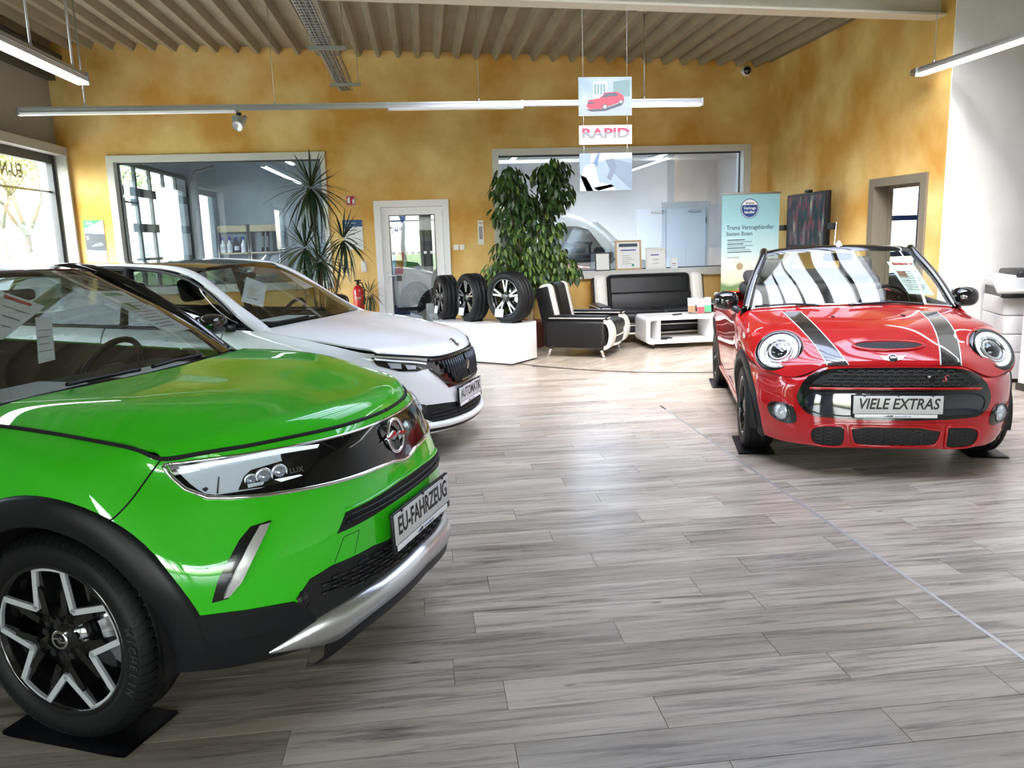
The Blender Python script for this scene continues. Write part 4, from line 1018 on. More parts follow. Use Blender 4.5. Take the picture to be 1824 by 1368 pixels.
S.panel('side_window', loft(belt, top, 10, 50, (0,.015,0)), CARGL, thick=0, mirror=True)
S.tubes('window_surround', [(p[0],p[1]+.004,p[2]) for p in curve(top[:6], 50)], PLAS, .014, True); S.tubes('window_surround', [(p[0],p[1]+.006,p[2]-.004) for p in curve(belt, 40)], PLAS, .014, True)
S.tubes('b_pillar', [(-1.52,.80,.99),(-1.55,.66,1.42)], PLAS, .035, True)
S.panel('rear_pillar', loft([(-2.7,.79,1.05),(-2.95,.755,1.055),(-3.15,.68,1.04)], [(-2.66,.63,1.36),(-2.85,.58,1.34),(-2.96,.55,1.33)], 8, 12, (0,.02,0)), WPAINT, thick=0, mirror=True)
S.panel('rear_window', mirror_grid(loft([(-3.37,0,1.02),(-3.35,.3,1.02),(-3.2,.62,1.03)], [(-3.0,0,1.375),(-3.0,.3,1.365),(-2.97,.53,1.33)], 8, 16)), CARGL, thick=0)
sy = side_y(SS, lin(5, 23, 60))
arch_ring(S, 'wheel_arch_trim', SS, 6, 13, 0, .325, .366, .40, WPAINT, .006, ysurf=sy); arch_ring(S, 'wheel_arch_trim', SS, 16, 20, -2.65, .325, .366, .40, WPAINT, .006, ysurf=sy)
liner(S, 0, .325, .372, .5, .85); liner(S, -2.65, .325, .372, .5, .85)
MB().box(-3.2, .6, -.6, .6, .19, .27).build('underbody', DARK, S.root)
for x in (0, -2.65):
    for sg in (-1, 1): wheel(S.root, 'wheel', (x, sg*.77, .325), .325, .205, .222, 'split', flip=sg > 0)
for sg in (1,-1): mirror_side(S, (-.58,.80,.99), (-.68,.925,1.035), (.20,.23,.15), BLACK, sg)
# grille: black shield with upright slats
gr = [(-.455,.735),(-.20,.722),(0,.728),(.20,.722),(.455,.735),(.47,.665),(.32,.505),(0,.495),(-.32,.505),(-.47,.665)]
go = S.over('grille', [(0,y,z) for y, z in gr], BLACK, .004, .02, rnd=0, pix=False, n=(1,0,0))[0]
GRS = mat('grille_slat', (.025,.03,.04), .25, .3)
for k in range(-11, 12):
    y = k*.034; 
    if k == 0: continue
    z0 = .535+max(0, abs(y)-.24)*1.1; z1 = .70
    a, b = front_pt(S, y, z0, .016), front_pt(S, y, z1, .016)
    MB().tube([a, (a+b)/2+Vector((.006,0,0)), b], .011, 8).build('grille_slat', GRS, go)
P = fline(S, [(-.46,.66),(-.315,.515),(0,.505),(.315,.515),(.46,.66)], .03, .006, 1); MB().tube(P, .010, 8).build('grille_frame', BLACK, go)
P = fline(S, [(-.45,.722),(-.2,.714),(0,.718),(.2,.714),(.45,.722)], .03, .006, 1); MB().tube(P, .012, 8).build('grille_frame', BLACK, go)
MB().rbox(-.004,.02, -.03,.03, .59,.66, .005).xf(Matrix.Translation((front_pt(S,0,.62).x+.01,0,0))).build('radar_panel', BLACK, go)
# headlamps
hl = [(.46,.718),(.56,.744),(.66,.765),(.745,.785),(.735,.725),(.66,.675),(.56,.660),(.47,.668)]
for sg in (1,-1):
    h = S.over('headlamp', [(0,y*sg,z) for y, z in hl], BLACK, .004, .012, rnd=0, pix=False, n=(.75,.66*sg,0), h=.016)[0]
    for nm, pl, mm, of in (('light_bar', [(.47,.708),(.56,.735),(.66,.757),(.735,.778),(.73,.765),(.65,.742),(.56,.722),(.47,.695)], LAMPW, .007),
                           ('reflector', [(.55,.70),(.61,.715),(.61,.680),(.56,.675)], LAMPS, .007), ('reflector', [(.63,.725),(.69,.74),(.69,.70),(.64,.69)], LAMPS, .007)):
        S.over(nm, [(0,y*sg,z) for y, z in pl], mm, of, .004, rnd=0, pix=False, n=(.75,.66*sg,0), h=.014, parent=h)
    S.over('lamp_lens', [(0,y*sg,z) for y, z in hl], LENS, .012, .006, rnd=0, pix=False, n=(.75,.66*sg,0), h=.02, parent=h)
    S.over('fog_recess', [(0,y*sg,z) for y, z in ((.53,.415),(.60,.44),(.72,.42),(.74,.37),(.66,.33),(.55,.345))], BLACK, .003, .01, rnd=1, pix=False, n=(.75,.66*sg,0), h=.02)
lg = [(-.54,.415),(-.36,.40),(-.18,.375),(0,.368),(.18,.375),(.36,.40),(.54,.415),(.58,.33),(.50,.285),(0,.272),(-.50,.285),(-.58,.33)]
lo = S.over('lower_grille', [(0,y,z) for y, z in lg], DARK, .003, .012, rnd=0, pix=False, n=(1,0,0))[0]
for z in (.30,.325,.35):
    P = fline(S, [(-.52,z),(0,z-.006),(.52,z)], .04, .008, 1); MB().tube(P, .005, 6).build('grille_slat', PLAS, lo)
P = fline(S, [(-.66,.29),(-.55,.262),(0,.248),(.55,.262),(.66,.29)], .03, .012, 1); MB().tube(P, .024, 10).build('front_lip', WPAINT, S.root)
P = fline(S, [(-.6,.235),(0,.215),(.6,.235)], .05, .0, 1); MB().tube(P, .02, 6).build('front_valance', PLAS, S.root)
MB().lathe([(1e-4,.004),(.03,.004),(.033,0)], 28, 'x').xf(Matrix.Translation(Vector((.778,0,.793))) @ Matrix.Rotation(-.85,4,'Y')).build('emblem', mat('dark_chrome', (.12,.12,.13), .15, 1), S.root)
MB().tube([(0,.04*cos(a),.04*sin(a)) for a in lin(0,2*pi,31)[:-1]], .005, 6, True).xf(Matrix.Translation(Vector((.779,0,.795))) @ Matrix.Rotation(-.85,4,'Y')).build('emblem_ring', CHROME, S.root)
number_plate(S, (.89,.0,.43), -.02, 'AUTOMATIK', 0)
lining(S, SS, 12.6, 20.3, roof)
MB().rbox(-.95,-.47, -.66,.66, .55,.95, .06).build('dashboard', INT, S.root); MB().rbox(-.82,-.40, -.62,.62, .93,.985, .025).build('dashboard_top', INT, S.root)
for y in (.36,-.36): seat(S, -1.30, y, INT)
steering(S, -.82, .36, .94); MB().rbox(-2.5,-2.1, -.6,.6, .35,1.0, .08).build('rear_bench', INT, S.root); MB().box(-3.1,-.5, -.78,.78, .24,.28).build('cabin_floor', INT, S.root)
MB().rbox(-1.0,-.95, -.1,.1, 1.30,1.35, .02).build('rear_view_mirror', PLAS, S.root)
def wsq2(pix, d=.015):
    o = []
    for q in pix: p, n = S.hit(*q); o.append(p-n*d)
    return o
sheet(S, 'notice_sheet', wsq2([(440,490),(476,503),(470,544),(430,534)]), lines=0); sheet(S, 'notice_label', wsq2([(447,503),(466,510),(464,530),(443,527)], .012), mat('paper_cream', (.75,.74,.66), .7), lines=5)
sheet(S, 'price_sheet', wsq2([(497,477),(520,486),(560,508),(545,512)]), lines=4)
for pts in ([(478,579),(520,572),(548,566)],): S.wire('wiper', pts, PLAS, .008, off=.015, smooth=1)
MB().rbox(-.72,-.44, -.35,.1, .99,.996, .003).build('paper_on_dashboard', mat('paper_white', (.8,.82,.82), .7), S.root)
# =================================================================== red cabriolet
RED = mat('red_paint', (.42,.003,.006), .42, 0, 1.0, spec=.12)
M = Car('cabriolet_car', 'red open cabriolet with black bonnet stripes and VIELE EXTRAS plate', (3.079, 5.283, -1.85))
plan = [(0,0),(.17,.004),(.34,.02),(.51,.053),(.655,.12),(.77,.233),(.86,.367),(.927,.493),(.972,.653),(.994,.827),(1,1)]
xc = ([.15,.19,.24,.30,.385,.50,.60,.66,.70],[.67,.725,.75,.76,.755,.745,.72,.695,.67])
T = [(.665,0,.700),(.664,.15,.701),(.657,.29,.700),(.636,.42,.686),(.605,.53,.632),(.545,.645,.620),(.465,.735,.637),(.38,.79,.660),(.27,.835,.705),(.13,.849,.754),(0,.853,.776)]
side = [(-.2,.860),(-.42,.858),(-.55,.852),(-.8,.85),(-1.2,.848),(-1.6,.85),(-2.0,.855),(-2.3,.862),(-2.5,.862),(-2.75,.84)]
T += [(-.2,.853,.803),(-.42,.842,.85),(-.56,.815,.925),(-.8,.805,.925),(-1.2,.80,.93),(-1.6,.80,.94),(-2.0,.80,.95),(-2.3,.79,.955),(-2.5,.775,.955),(-2.75,.72,.95)]
rear = [(-2.92,.78),(-3.02,.66),(-3.08,.35),(-3.09,0)]
T += [(-2.88,.66,.935),(-2.96,.55,.92),(-3.02,.3,.91),(-3.03,0,.91)]
zb = [.185]*5+[.18,.18,.19,.20,.20,.20]+[.20]*10+[.25]*4
MS = lower_body(plan, xc, zb, T, side, rear, [.945,.965,.985,1.0,1.0,.998,.99,.9], .855, [0,.12,.30,.48,.64,.80,.92,1.0])
AR = (0,.308,.352); AR2 = (-2.495,.308,.352)
M.panel('front_bumper', mirror_grid(MS(lin(0,7,50), lin(0,7.6,80))), RED, thick=.001)
M.panel('front_wing', side_grid(MS, 7.6, 12.4, 80, 30, [AR]), RED, mirror=True)
M.panel('door', MS(lin(0,7,26), lin(12.42,16.4,40)), RED, mirror=True)
M.panel('rear_quarter', side_grid(MS, 16.43, 20.6, 70, 26, [AR2]), RED, mirror=True)
M.panel('rear_bumper', mirror_grid(MS(lin(0,7,26), lin(20.62,24,26))[:, ::-1]), RED)
hood = [[(.663,0,.704),(.660,.25,.705),(.632,.43,.688),(.578,.605,.621),(.455,.745,.643),(.262,.837,.709)],
        [(.642,0,.737),(.636,.25,.737),(.600,.44,.722),(.505,.645,.672),(.395,.767,.687),(.19,.846,.738)],
        [(.570,0,.786),(.560,.25,.785),(.520,.45,.768),(.405,.652,.748),(.325,.787,.737),(.11,.851,.760)],
        [(.440,0,.845),(.430,.25,.842),(.395,.46,.826),(.300,.652,.848),(.235,.792,.806),(.01,.854,.777)],
        [(.250,0,.905),(.240,.25,.901),(.210,.46,.891),(.165,.657,.896),(.11,.787,.860),(-.11,.854,.791)],
        [(-.05,0,.950),(-.05,.25,.946),(-.07,.47,.937),(-.10,.662,.925),(-.14,.784,.893),(-.26,.853,.812)],
        [(-.44,0,.986),(-.45,.26,.983),(-.48,.48,.973),(-.53,.66,.958),(-.56,.757,.940),(-.49,.838,.868)]]
M.panel('bonnet', mirror_grid(Surf(hood)(lin(0,6,60), lin(0,5,50))), RED, thick=.006)
M.tubes('bonnet_gap', [tuple(p) for p in MS([6.99], lin(3.6,8.2,40))[0]], SEAM, .0035, mirror=True)
LB = [(-.46,0,.992),(-.47,.28,.988),(-.50,.5,.977),(-.54,.65,.964),(-.565,.725,.954)]; LT = [(-.93,0,1.382),(-.94,.2,1.380),(-.96,.36,1.373),(-.985,.48,1.364),(-1.015,.55,1.353)]
LM = [(-.685,0,1.195),(-.695,.26,1.193),(-.72,.45,1.186),(-.755,.575,1.176),(-.785,.645,1.166)]
M.panel('windscreen', mirror_grid(Surf([LB, LM, LT])(lin(0,2,24), lin(0,4,30))), WSG, thick=0)
hd = Surf([[(p[0]+.004,p[1],p[2]-.006) for p in LT], [(-.965,0,1.412),(-.975,.2,1.410),(-.995,.37,1.402),(-1.02,.49,1.391),(-1.05,.575,1.372)], [(-1.05,0,1.415),(-1.06,.2,1.412),(-1.07,.37,1.403),(-1.09,.49,1.39),(-1.11,.57,1.37)], [(-1.06,0,1.385),(-1.07,.2,1.383),(-1.08,.37,1.375),(-1.10,.48,1.362),(-1.12,.55,1.345)]])
M.panel('windscreen_header', mirror_grid(hd(lin(0,3,14), lin(0,4,30))), BLACK, thick=0)
pil = [(-.575,.750,.945),(-.795,.668,1.168),(-1.03,.567,1.36),(-1.08,.56,1.385)]
M.tubes('a_pillar', [(p[0]-.02,p[1]+.012,p[2]) for p in curve(pil, 24)], BLACK, .033, True, 10)
M.tubes('pillar_trim_line', [(p[0]+.012,p[1]+.004,p[2]+.010) for p in curve(pil[:3], 20)], CHROME, .004, True)
M.tubes('scuttle_trim', [(p[0]+.012,p[1],p[2]+.004) for p in curve(LB, 20)], CHROME, .008, True)
M.panel('cowl', mirror_grid(np.array([[(p[0]+.05, p[1], p[2]-.012) for p in curve(LB, 24)], [(p[0]-.01, p[1], p[2]-.004) for p in curve(LB, 24)]])), PLAS, thick=0)
sy = side_y(MS, lin(5, 24, 60))
arch_ring(M, 'wheel_arch_trim', MS, 6, 13, 0, .308, .345, .412, PLAS, .010, ysurf=lambda x, z: sy(x, min(z,.70)), a0=-.35); arch_ring(M, 'wheel_arch_trim', MS, 16, 20, -2.495, .308, .345, .405, PLAS, .010, ysurf=sy)
for sg in (1,-1): MB().grid([[(x, sg*(sy(x,z)+o), z) for x in lin(-.36,-2.12,20)] for z, o in ((.17,-.03),(.19,.012),(.25,.014),(.27,-.002))]).build('sill_trim', RED, M.root)
liner(M, 0, .308, .355, .46, .83); liner(M, -2.495, .308, .355, .46, .83)
MB().box(-2.9, .5, -.55, .55, .17, .25).build('underbody', DARK, M.root)
for x in (0, -2.495):
    for sg in (-1, 1): wheel(M.root, 'wheel', (x, sg*.745, .308), .308, .205, .216, 'five', flip=sg > 0)
for sg in (1,-1): mirror_side(M, (-.70,.80,.93), (-.80,.90,1.008), (.17,.20,.155), BLACK, sg)
# stripes with white edges, traced on the bonnet
def c3(L): return [(1240+x/3.11, 400+y/3.11) for x, y in L]
SL = [c3([(478,486),(560,560),(640,648),(690,718),(728,782)]), c3([(580,486),(660,560),(750,658),(810,730),(846,779)])]
SR = [c3([(1238,484),(1300,540),(1335,620),(1350,700),(1354,779)]), c3([(1334,484),(1400,540),(1440,610),(1460,690),(1468,783)])]
for a, b in (SL, SR):
    M.over('bonnet_stripe', a+b[::-1], mat('stripe_black', (.012,.012,.012), .25, coat=1.0), .004, .006, rnd=0)
    for e in (a, b): M.wire('stripe_edge', e, mat('stripe_white', (.85,.85,.85), .3, coat=1), .004, .003, smooth=1)
# grille
gp = [(0,.692),(-.30,.690),(-.44,.672),(-.53,.615),(-.575,.52),(-.565,.46),(-.52,.405),(-.45,.383),(0,.372)]
gp = gp+[(-y,z) for y, z in gp[-2:0:-1]]
g = M.over('grille', [(0,y,z) for y, z in gp], BLACK, .006, .02, rnd=1, pix=False, n=(1,0,0))[0]
up_ = [(0,.672),(-.30,.670),(-.41,.652),(-.485,.60),(-.49,.585),(0,.580)]; up_ = up_+[(-y,z) for y, z in up_[-2:0:-1]]
M.over('mesh_panel', [(0,y,z) for y, z in up_], DARK, .008, .01, rnd=1, pix=False, n=(1,0,0), parent=g)
MESH = mat('mesh_black', (.02,.02,.022), .3)
for r in range(4):
    z = .596+r*.021
    for k in range(-8, 9):
        y = k*.058+(.029 if r % 2 else 0)
        if abs(y) > .44-.03*r: continue
        H = [front_pt(M, y+.026*cos(a), z+.0125*sin(a), .011) for a in lin(0, 2*pi, 7)[:-1]]; MB().tube(H, .0035, 5, True).build('mesh_cell', MESH, g)
P = fline(M, [(-.50,.562),(-.3,.568),(0,.570),(.3,.568),(.50,.562)], .03, .010, 1); MB().tube(P, .008, 8).build('red_bar', RED, g)
lp_ = [(0,.545),(-.40,.54),(-.50,.525),(-.53,.48),(-.50,.425),(-.43,.402),(0,.395)]; lp_ = lp_+[(-y,z) for y, z in lp_[-2:0:-1]]
M.over('lower_panel', [(0,y,z) for y, z in lp_], mat('blue_black_gloss', (.008,.009,.02), .08, coat=1), .010, .01, rnd=1, pix=False, n=(1,0,0), parent=g)
P = fline(M, [(y,z) for y, z in lp_+[lp_[0]]], .03, .012, 1); MB().tube(P, .004, 6).build('panel_bead', PLAS, g)
text('s_badge', 'S', .062, CHROME, frame(front_pt(M,.275,.625,.014), (.0,1,0), (-.1,0,1)), g, bold=.02, shear=.45, extrude=.003)
text('s_badge_fill', 'S', .056, mat('badge_red', (.5,.01,.02), .3), frame(front_pt(M,.275,.625,.018), (.0,1,0), (-.1,0,1)), g, bold=-.005, shear=.45, extrude=.002)
MB().rbox(-.004,.012, -.025,.025, -.012,.012, .004).xf(Matrix.Translation(front_pt(M,.20,.635,.012))).build('camera_pod', BLACK, g)
# lower intake: red frame with three openings
it = M.over('intake_surround', [(0,y,z) for y, z in ((-.54,.31),(-.47,.355),(0,.362),(.47,.355),(.54,.31),(.53,.225),(.47,.188),(.31,.186),(.26,.20),(0,.203),(-.26,.20),(-.31,.186),(-.47,.188),(-.53,.225))], RED, .012, .02, rnd=1, pix=False, n=(1,0,0))[0]
for pl in ([(-.268,.338),(.268,.338),(.25,.238),(.21,.218),(-.21,.218),(-.25,.238)], [(.295,.338),(.45,.334),(.495,.30),(.485,.23),(.445,.204),(.32,.20),(.29,.222)], [(-.295,.338),(-.45,.334),(-.495,.30),(-.485,.23),(-.445,.204),(-.32,.20),(-.29,.222)]):
    o = M.over('intake_opening', [(0,y,z) for y, z in pl], DARK, .016, .01, rnd=1, pix=False, n=(1,0,0), parent=it)[0]
    P = fline(M, pl+[pl[0]], .02, .018, 1); MB().tube(P, .008, 8).build('opening_rim', RED, it)
    y0, y1 = min(p[0] for p in pl)+.03, max(p[0] for p in pl)-.03
    for r in range(4):
        z = .238+r*.022
        for k in range(int((y1-y0)/.058)+1):
            y = y0+.02+k*.058
            if y > y1-.02: continue
            H = [front_pt(M, y+.024*cos(a), z+.0125*sin(a), .018) for a in lin(0, 2*pi, 7)[:-1]]; MB().tube(H, .003, 5, True).build('mesh_cell', MESH, it)
number_plate(M, (.775,0,.478), -.02, 'VIELE EXTRAS', .22)
# fog lamps
for sg in (1,-1):
    f = M.over('fog_recess', [(0,y*sg,z) for y, z in ((.60,.44),(.66,.455),(.72,.44),(.735,.39),(.70,.33),(.62,.315),(.575,.33),(.57,.37),(.585,.42))], BLACK, .004, .012, rnd=2, pix=False, n=(.8,.6*sg,0), h=.016)[0]
    p = front_pt(M, .655*sg, .392, .006); mt = Matrix.Translation(p) @ Matrix.Rotation(.62*sg, 4, 'Z')
    MB().lathe([(1e-4,.022),(.03,.019),(.05,.010),(.056,0)], 30, 'x').xf(mt).build('fog_lamp', LENS, f); MB().lathe([(1e-4,.002),(.02,.006),(.05,.004),(.054,-.004)], 30, 'x').xf(mt).build('fog_reflector', LAMPS, f)
    MB().tube([(.006,.058*cos(a),.058*sin(a)) for a in lin(0,2*pi,33)[:-1]], .005, 6, True).xf(mt).build('fog_ring', BLACK, f)
    for a in (0, pi/2): MB().box(.006,.010, -.001,.001, -.05,.05).xf(mt @ Matrix.Rotation(a,4,'X')).build('fog_rib', CHROME, f)
# round headlamps
A = Vector((-.215,0,.258)).normalized()
for sg in (1,-1):
    Bv = Vector((-.1,.277*sg,-.04)).normalized(); N = Bv.cross(A) if sg > 0 else A.cross(Bv)
    if N.x < 0: N = -N
    N = N.normalized(); Yx = (A.cross(N)).normalized(); Zx = N.cross(Yx).normalized(); c = Vector((.392,.652*sg,.757))+N*.004
    mt = Matrix(((N.x,Yx.x,Zx.x,c.x),(N.y,Yx.y,Zx.y,c.y),(N.z,Yx.z,Zx.z,c.z),(0,0,0,1)))
    h = MB().lathe([(.128,.022),(.142,.026),(.155,.016),(.160,-.012),(.162,-.06)], 48, 'x').xf(mt).build('headlamp', BLACK, M.root)
    MB().lathe([(1e-4,.004),(.13,.006),(.13,.02)], 48, 'x').xf(mt).build('lamp_bowl', mat('lamp_bowl_dark', (.10,.105,.11), .15, .8), h)
    MB().lathe([(.098,.010),(.102,.018),(.124,.020),(.128,.012)], 48, 'x').xf(mt).build('daylight_ring', LAMPW, h)
    MB().lathe([(.078,.012),(.082,.020),(.094,.018),(.098,.010)], 48, 'x').xf(mt).build('chrome_ring', CHROME, h)
    MB().lathe([(1e-4,.040),(.02,.038),(.04,.030),(.052,.016),(.056,.006)], 36, 'x').xf(mt).build('projector', mat('projector_dark', (.02,.025,.03), .02, .3, 1.0), h)
    MB().lathe([(.054,.010),(.060,.014),(.074,.008)], 36, 'x').xf(mt).build('projector_ring', CHROME, h)
    MB().lathe([(1e-4,.052),(.05,.050),(.09,.043),(.12,.032),(.135,.022)], 48, 'x').xf(mt).build('lamp_lens', LENS, h)
    MB().lathe([(.158,.004),(.166,.006),(.172,-.004)], 48, 'x').xf(mt).build('lamp_trim', RED, h)
# bonnet scoop, badge, washer jets
sc = M.over('bonnet_scoop', c3([(872,668),(900,656),(1000,651),(1100,650),(1200,655),(1258,664),(1240,678),(1100,688),(950,688),(890,682)]), DARK, .002, .006, rnd=1, h=.012)[0]
M.wire('scoop_lip', c3([(866,672),(900,690),(1000,698),(1100,699),(1220,692),(1264,672)]), RED, .011, .003, smooth=2, parent=sc); M.wire('scoop_hood', c3([(866,668),(900,652),(1000,645),(1100,644),(1210,650),(1264,668)]), RED, .006, .002, smooth=2, parent=sc)
bm = M.over('badge_wings', c3([(1015,728),(1060,730),(1075,722),(1100,722),(1115,730),(1162,727),(1140,748),(1112,754),(1092,764),(1070,755),(1035,748)]), mat('badge_silver', (.7,.7,.72), .2, .9), .004, .006, rnd=0, h=.008)[0]
p, n = M.hit(*c3([(1091,742)])[0]); q = n.to_track_quat('X', 'Z').to_matrix().to_4x4()
MB().lathe([(1e-4,.009),(.024,.009),(.027,.004)], 28, 'x').xf(Matrix.Translation(p) @ q).build('badge_disc', INK, bm)
text('badge_lettering', 'MINI', .017, CHROME, frame(p+n*.010, Vector((0,0,1)).cross(n), n.cross(Vector((0,0,1)).cross(n))), bm, bold=.02)
for xy in ((757,511),(1146,505)):
    p, n = M.hit(*c3([xy])[0]); MB().rbox(-.018,.018,-.010,.010,-.004,.008,.004).xf(Matrix.Translation(p)).build('washer_jet', PLAS, M.root)
for pts in (c3([(330,463),(450,458),(560,455),(680,463)]), c3([(850,462),(960,452),(1080,444),(1180,448),(1260,457)])): M.wire('wiper', pts, PLAS, .009, off=.02, smooth=1)
# side scuttle ornament
p, n = M.hit(*c3([(218,592)])[0])
if p: 
    for sg in (1,-1): MB().lathe([(1e-4,.006),(.03,.006),(.034,0)], 24, 'y').xf(Matrix.Translation((p.x, -p.y*sg, p.z)) @ (Matrix.Rotation(pi,4,'Z') if sg > 0 else Matrix())).build('side_scuttle', CHROME, M.root)
# folded hood, cabin, mast
fr_ = MB().rbox(-2.55,-1.95, -.62,.62, .92,1.06, .06, 4).build('folded_roof', mat('roof_fabric', (.012,.012,.013), .8), M.root)
MB().rbox(-2.40,-1.98, -.60,.60, 1.04,1.15, .05, 4).xf(Matrix.Translation((-2.2,0,1.1)) @ Matrix.Rotation(.18,4,'Y') @ Matrix.Translation((2.2,0,-1.1))).build('roof_fold', mat('roof_fabric'), fr_)
lining(M, MS, 12.4, 20.3)
MB().rbox(-1.0,-.52, -.66,.66, .55,.93, .06).build('dashboard', INT, M.root); MB().rbox(-.92,-.50, -.63,.63, .90,.965, .03).build('dashboard_top', INT, M.root)
GSEAT = mat('grey_seat', (.05,.05,.052), .6)
for y in (.35,-.35): seat(M, -1.42, y, GSEAT)
steering(M, -.95, .35, .93); MB().rbox(-2.1,-1.85, -.55,.55, .35,.95, .08).build('rear_bench', INT, M.root); MB().box(-2.7,-.5, -.75,.75, .24,.28).build('cabin_floor', INT, M.root)
MB().rbox(-1.06,-.99, -.11,.11, 1.30,1.36, .02).build('rear_view_mirror', PLAS, M.root)
for sg in (1,-1): MB().tube([(-.62,sg*.80,.93),(-1.6,sg*.80,.95),(-2.3,sg*.79,.965)], .022, 8).build('belt_trim', CHROME if sg > 5 else PLAS, M.root)
MB().rbox(-2.9,-2.3, -.6,.6, .93,.965, .02).build('boot_lid', RED, M.root)
o, d = M.ray(1490, 396); t = (-2.72-o.x)/d.x; q = o+d*t
MB().tube([(-2.72,q.y-.035,.95), (-2.72,q.y,q.z)], [.005,.003], 6).build('aerial', mat('aerial_silver', (.7,.7,.7), .3, .6), M.root)
MB().prism([(-.035,0),(.035,0),(.004,.055),(-.004,.055)], 'x', -.03, .03).xf(Matrix.Translation((-1.02,.0,1.405))).build('header_clip', SATIN, M.root)
def wsq3(pix, d=.012):
    R = []
    for q in pix: p, n = M.hit(*q); R.append(p-n*d)
    return R
sq = wsq3([(1580,464),(1626,464),(1666,524),(1620,521)])
sh_ = sheet(M, 'finance_sheet', sq, mat('paper_pale', (.68,.76,.74), .7), lines=9, photo=mat('photo_brown', (.25,.08,.05), .6))
a, b, c_, d_ = sq; xx = (b-a).normalized(); nn_ = xx.cross(a-d_).normalized()
text('heading', 'Santander', .042, REDP, frame(a.lerp(b,.55).lerp(d_.lerp(c_,.55),.07)+nn_*.004, xx, nn_.cross(xx)), sh_, bold=.02)
# ------------------------------------------------------------------ seating corner
BLEA = noise_mat('black_leather', (.005,.005,.0055), (.008,.008,.009), 30, .36, 4, .12, 300, spec=.35); WLEA = noise_mat('white_leather', (.74,.72,.67), (.80,.78,.73), 20, .4, 4, .1, 300)
def rb(x0,x1,y0,y1,z0,z1,r,mt=None,seg=4):
    m = MB().rbox(x0,x1,y0,y1,z0,z1,r,seg)
    if mt: m.xf(mt)
    return m
def tilt_y(px, pz, a): return Matrix.Translation((px,0,pz)) @ Matrix.Rotation(a,4,'Y') @ Matrix.Translation((-px,0,-pz))
def lounge(name, label, loc, rz, half, cat, seats=1):
    """black and white leather seat facing +x, half = half of the clear width between the arms"""
    t = thing(name, label, cat, loc, rz); w = half; aw = .17
    rb(-.32,.47,-w,w,.15,.34,.06).build('seat_base', BLEA, t)
    for k in range(seats):
        y0 = -w+2*w*k/seats; y1 = -w+2*w*(k+1)/seats
        rb(-.28,.50,y0+.004,y1-.004,.30,.47,.075).build('seat_cushion', BLEA, t)
    P = [(.475,-w+.01,.27),(.50,-w*.5,.275),(.505,0,.275),(.50,w*.5,.275),(.475,w-.01,.27)]; MB().tube(P, .008, 8).build('seat_piping', WLEA, t)
    P = [(.44,-w+.01,.155),(.47,0,.15),(.44,w-.01,.155)]; MB().tube(P, .016, 8).build('front_band', WLEA, t)
    for s in (-1,1):
        a, b = (w, w+aw) if s > 0 else (-w-aw, -w)
        rb(-.42,.42,a,b,.13,.50,.055).build('arm', BLEA, t)
        pad = rb(-.36,.44,a+.005,b-.005,.485,.555,.033).build('arm_pad', BLEA, t)
        MB().tube([(-.34,a+.004,.52),(.40,a+.004,.52),(.44,a+.03,.52),(.44,b-.03,.52),(.40,b-.004,.52),(-.34,b-.004,.52)], .007, 6).build('arm_piping', WLEA, pad)
        # white C-shaped front band
        pr = []; 
        for k in range(15):
            q = radians(95-190*k/14); pr.append((.40+.115*cos(q), .31+.19*sin(q)))
        inn = [(.40+.060*cos(radians(-95+190*k/14)), .31+.145*sin(radians(-95+190*k/14))) for k in range(15)]
        MB().prism(pr+inn, 'y', a+.002, b-.002).build('arm_front_band', WLEA, t)
        for x, dx in ((.33,.05),(-.33,-.05)):
            y = (a+b)/2; MB().tube([(x,y,.14),(x+dx,y+s*.03,.012)], [.026,.015], 10).build('leg', CHROME, t); MB().cyl((x+dx,y+s*.03,0), .024, .012, seg=14).build('foot_pad', CHROME, t)
    mt = tilt_y(-.30,.40,-.22)
    bw = w+aw*.55
    yb = bw-(.17 if seats == 1 else .20)
    rb(-.40,-.20,-yb,yb,.36,.97,.085,mt,5).build('backrest_panel', BLEA, t)
    if seats > 1:
        rb(-.24,-.16,-yb+.02,yb-.02,.40,.68,.04,mt,4).build('lumbar_roll', BLEA, t)
    for s in (-1,1):
        y0, y1 = (yb-.01, bw) if s > 0 else (-bw, -yb+.01)
        rb(-.415,-.215,y0,y1,.14,.965,.075,mt,5).build('backrest_side', WLEA, t)
        rb(-.44,-.25,(y1-.02 if s > 0 else y0-.012),(y1+.012 if s > 0 else y0+.02),.16,.93,.03,mt,3).build('backrest_edge', BLEA, t)
    return t
lounge('lounge_armchair', 'black and white leather armchair on chrome legs beside the tyre stands', (2.10, 10.50, 0), radians(-27.5), .31, 'armchair')
lounge('lounge_sofa', 'black and white leather sofa below the wide back window', (3.40, 11.62, 0), radians(-90), .76, 'sofa', 2)
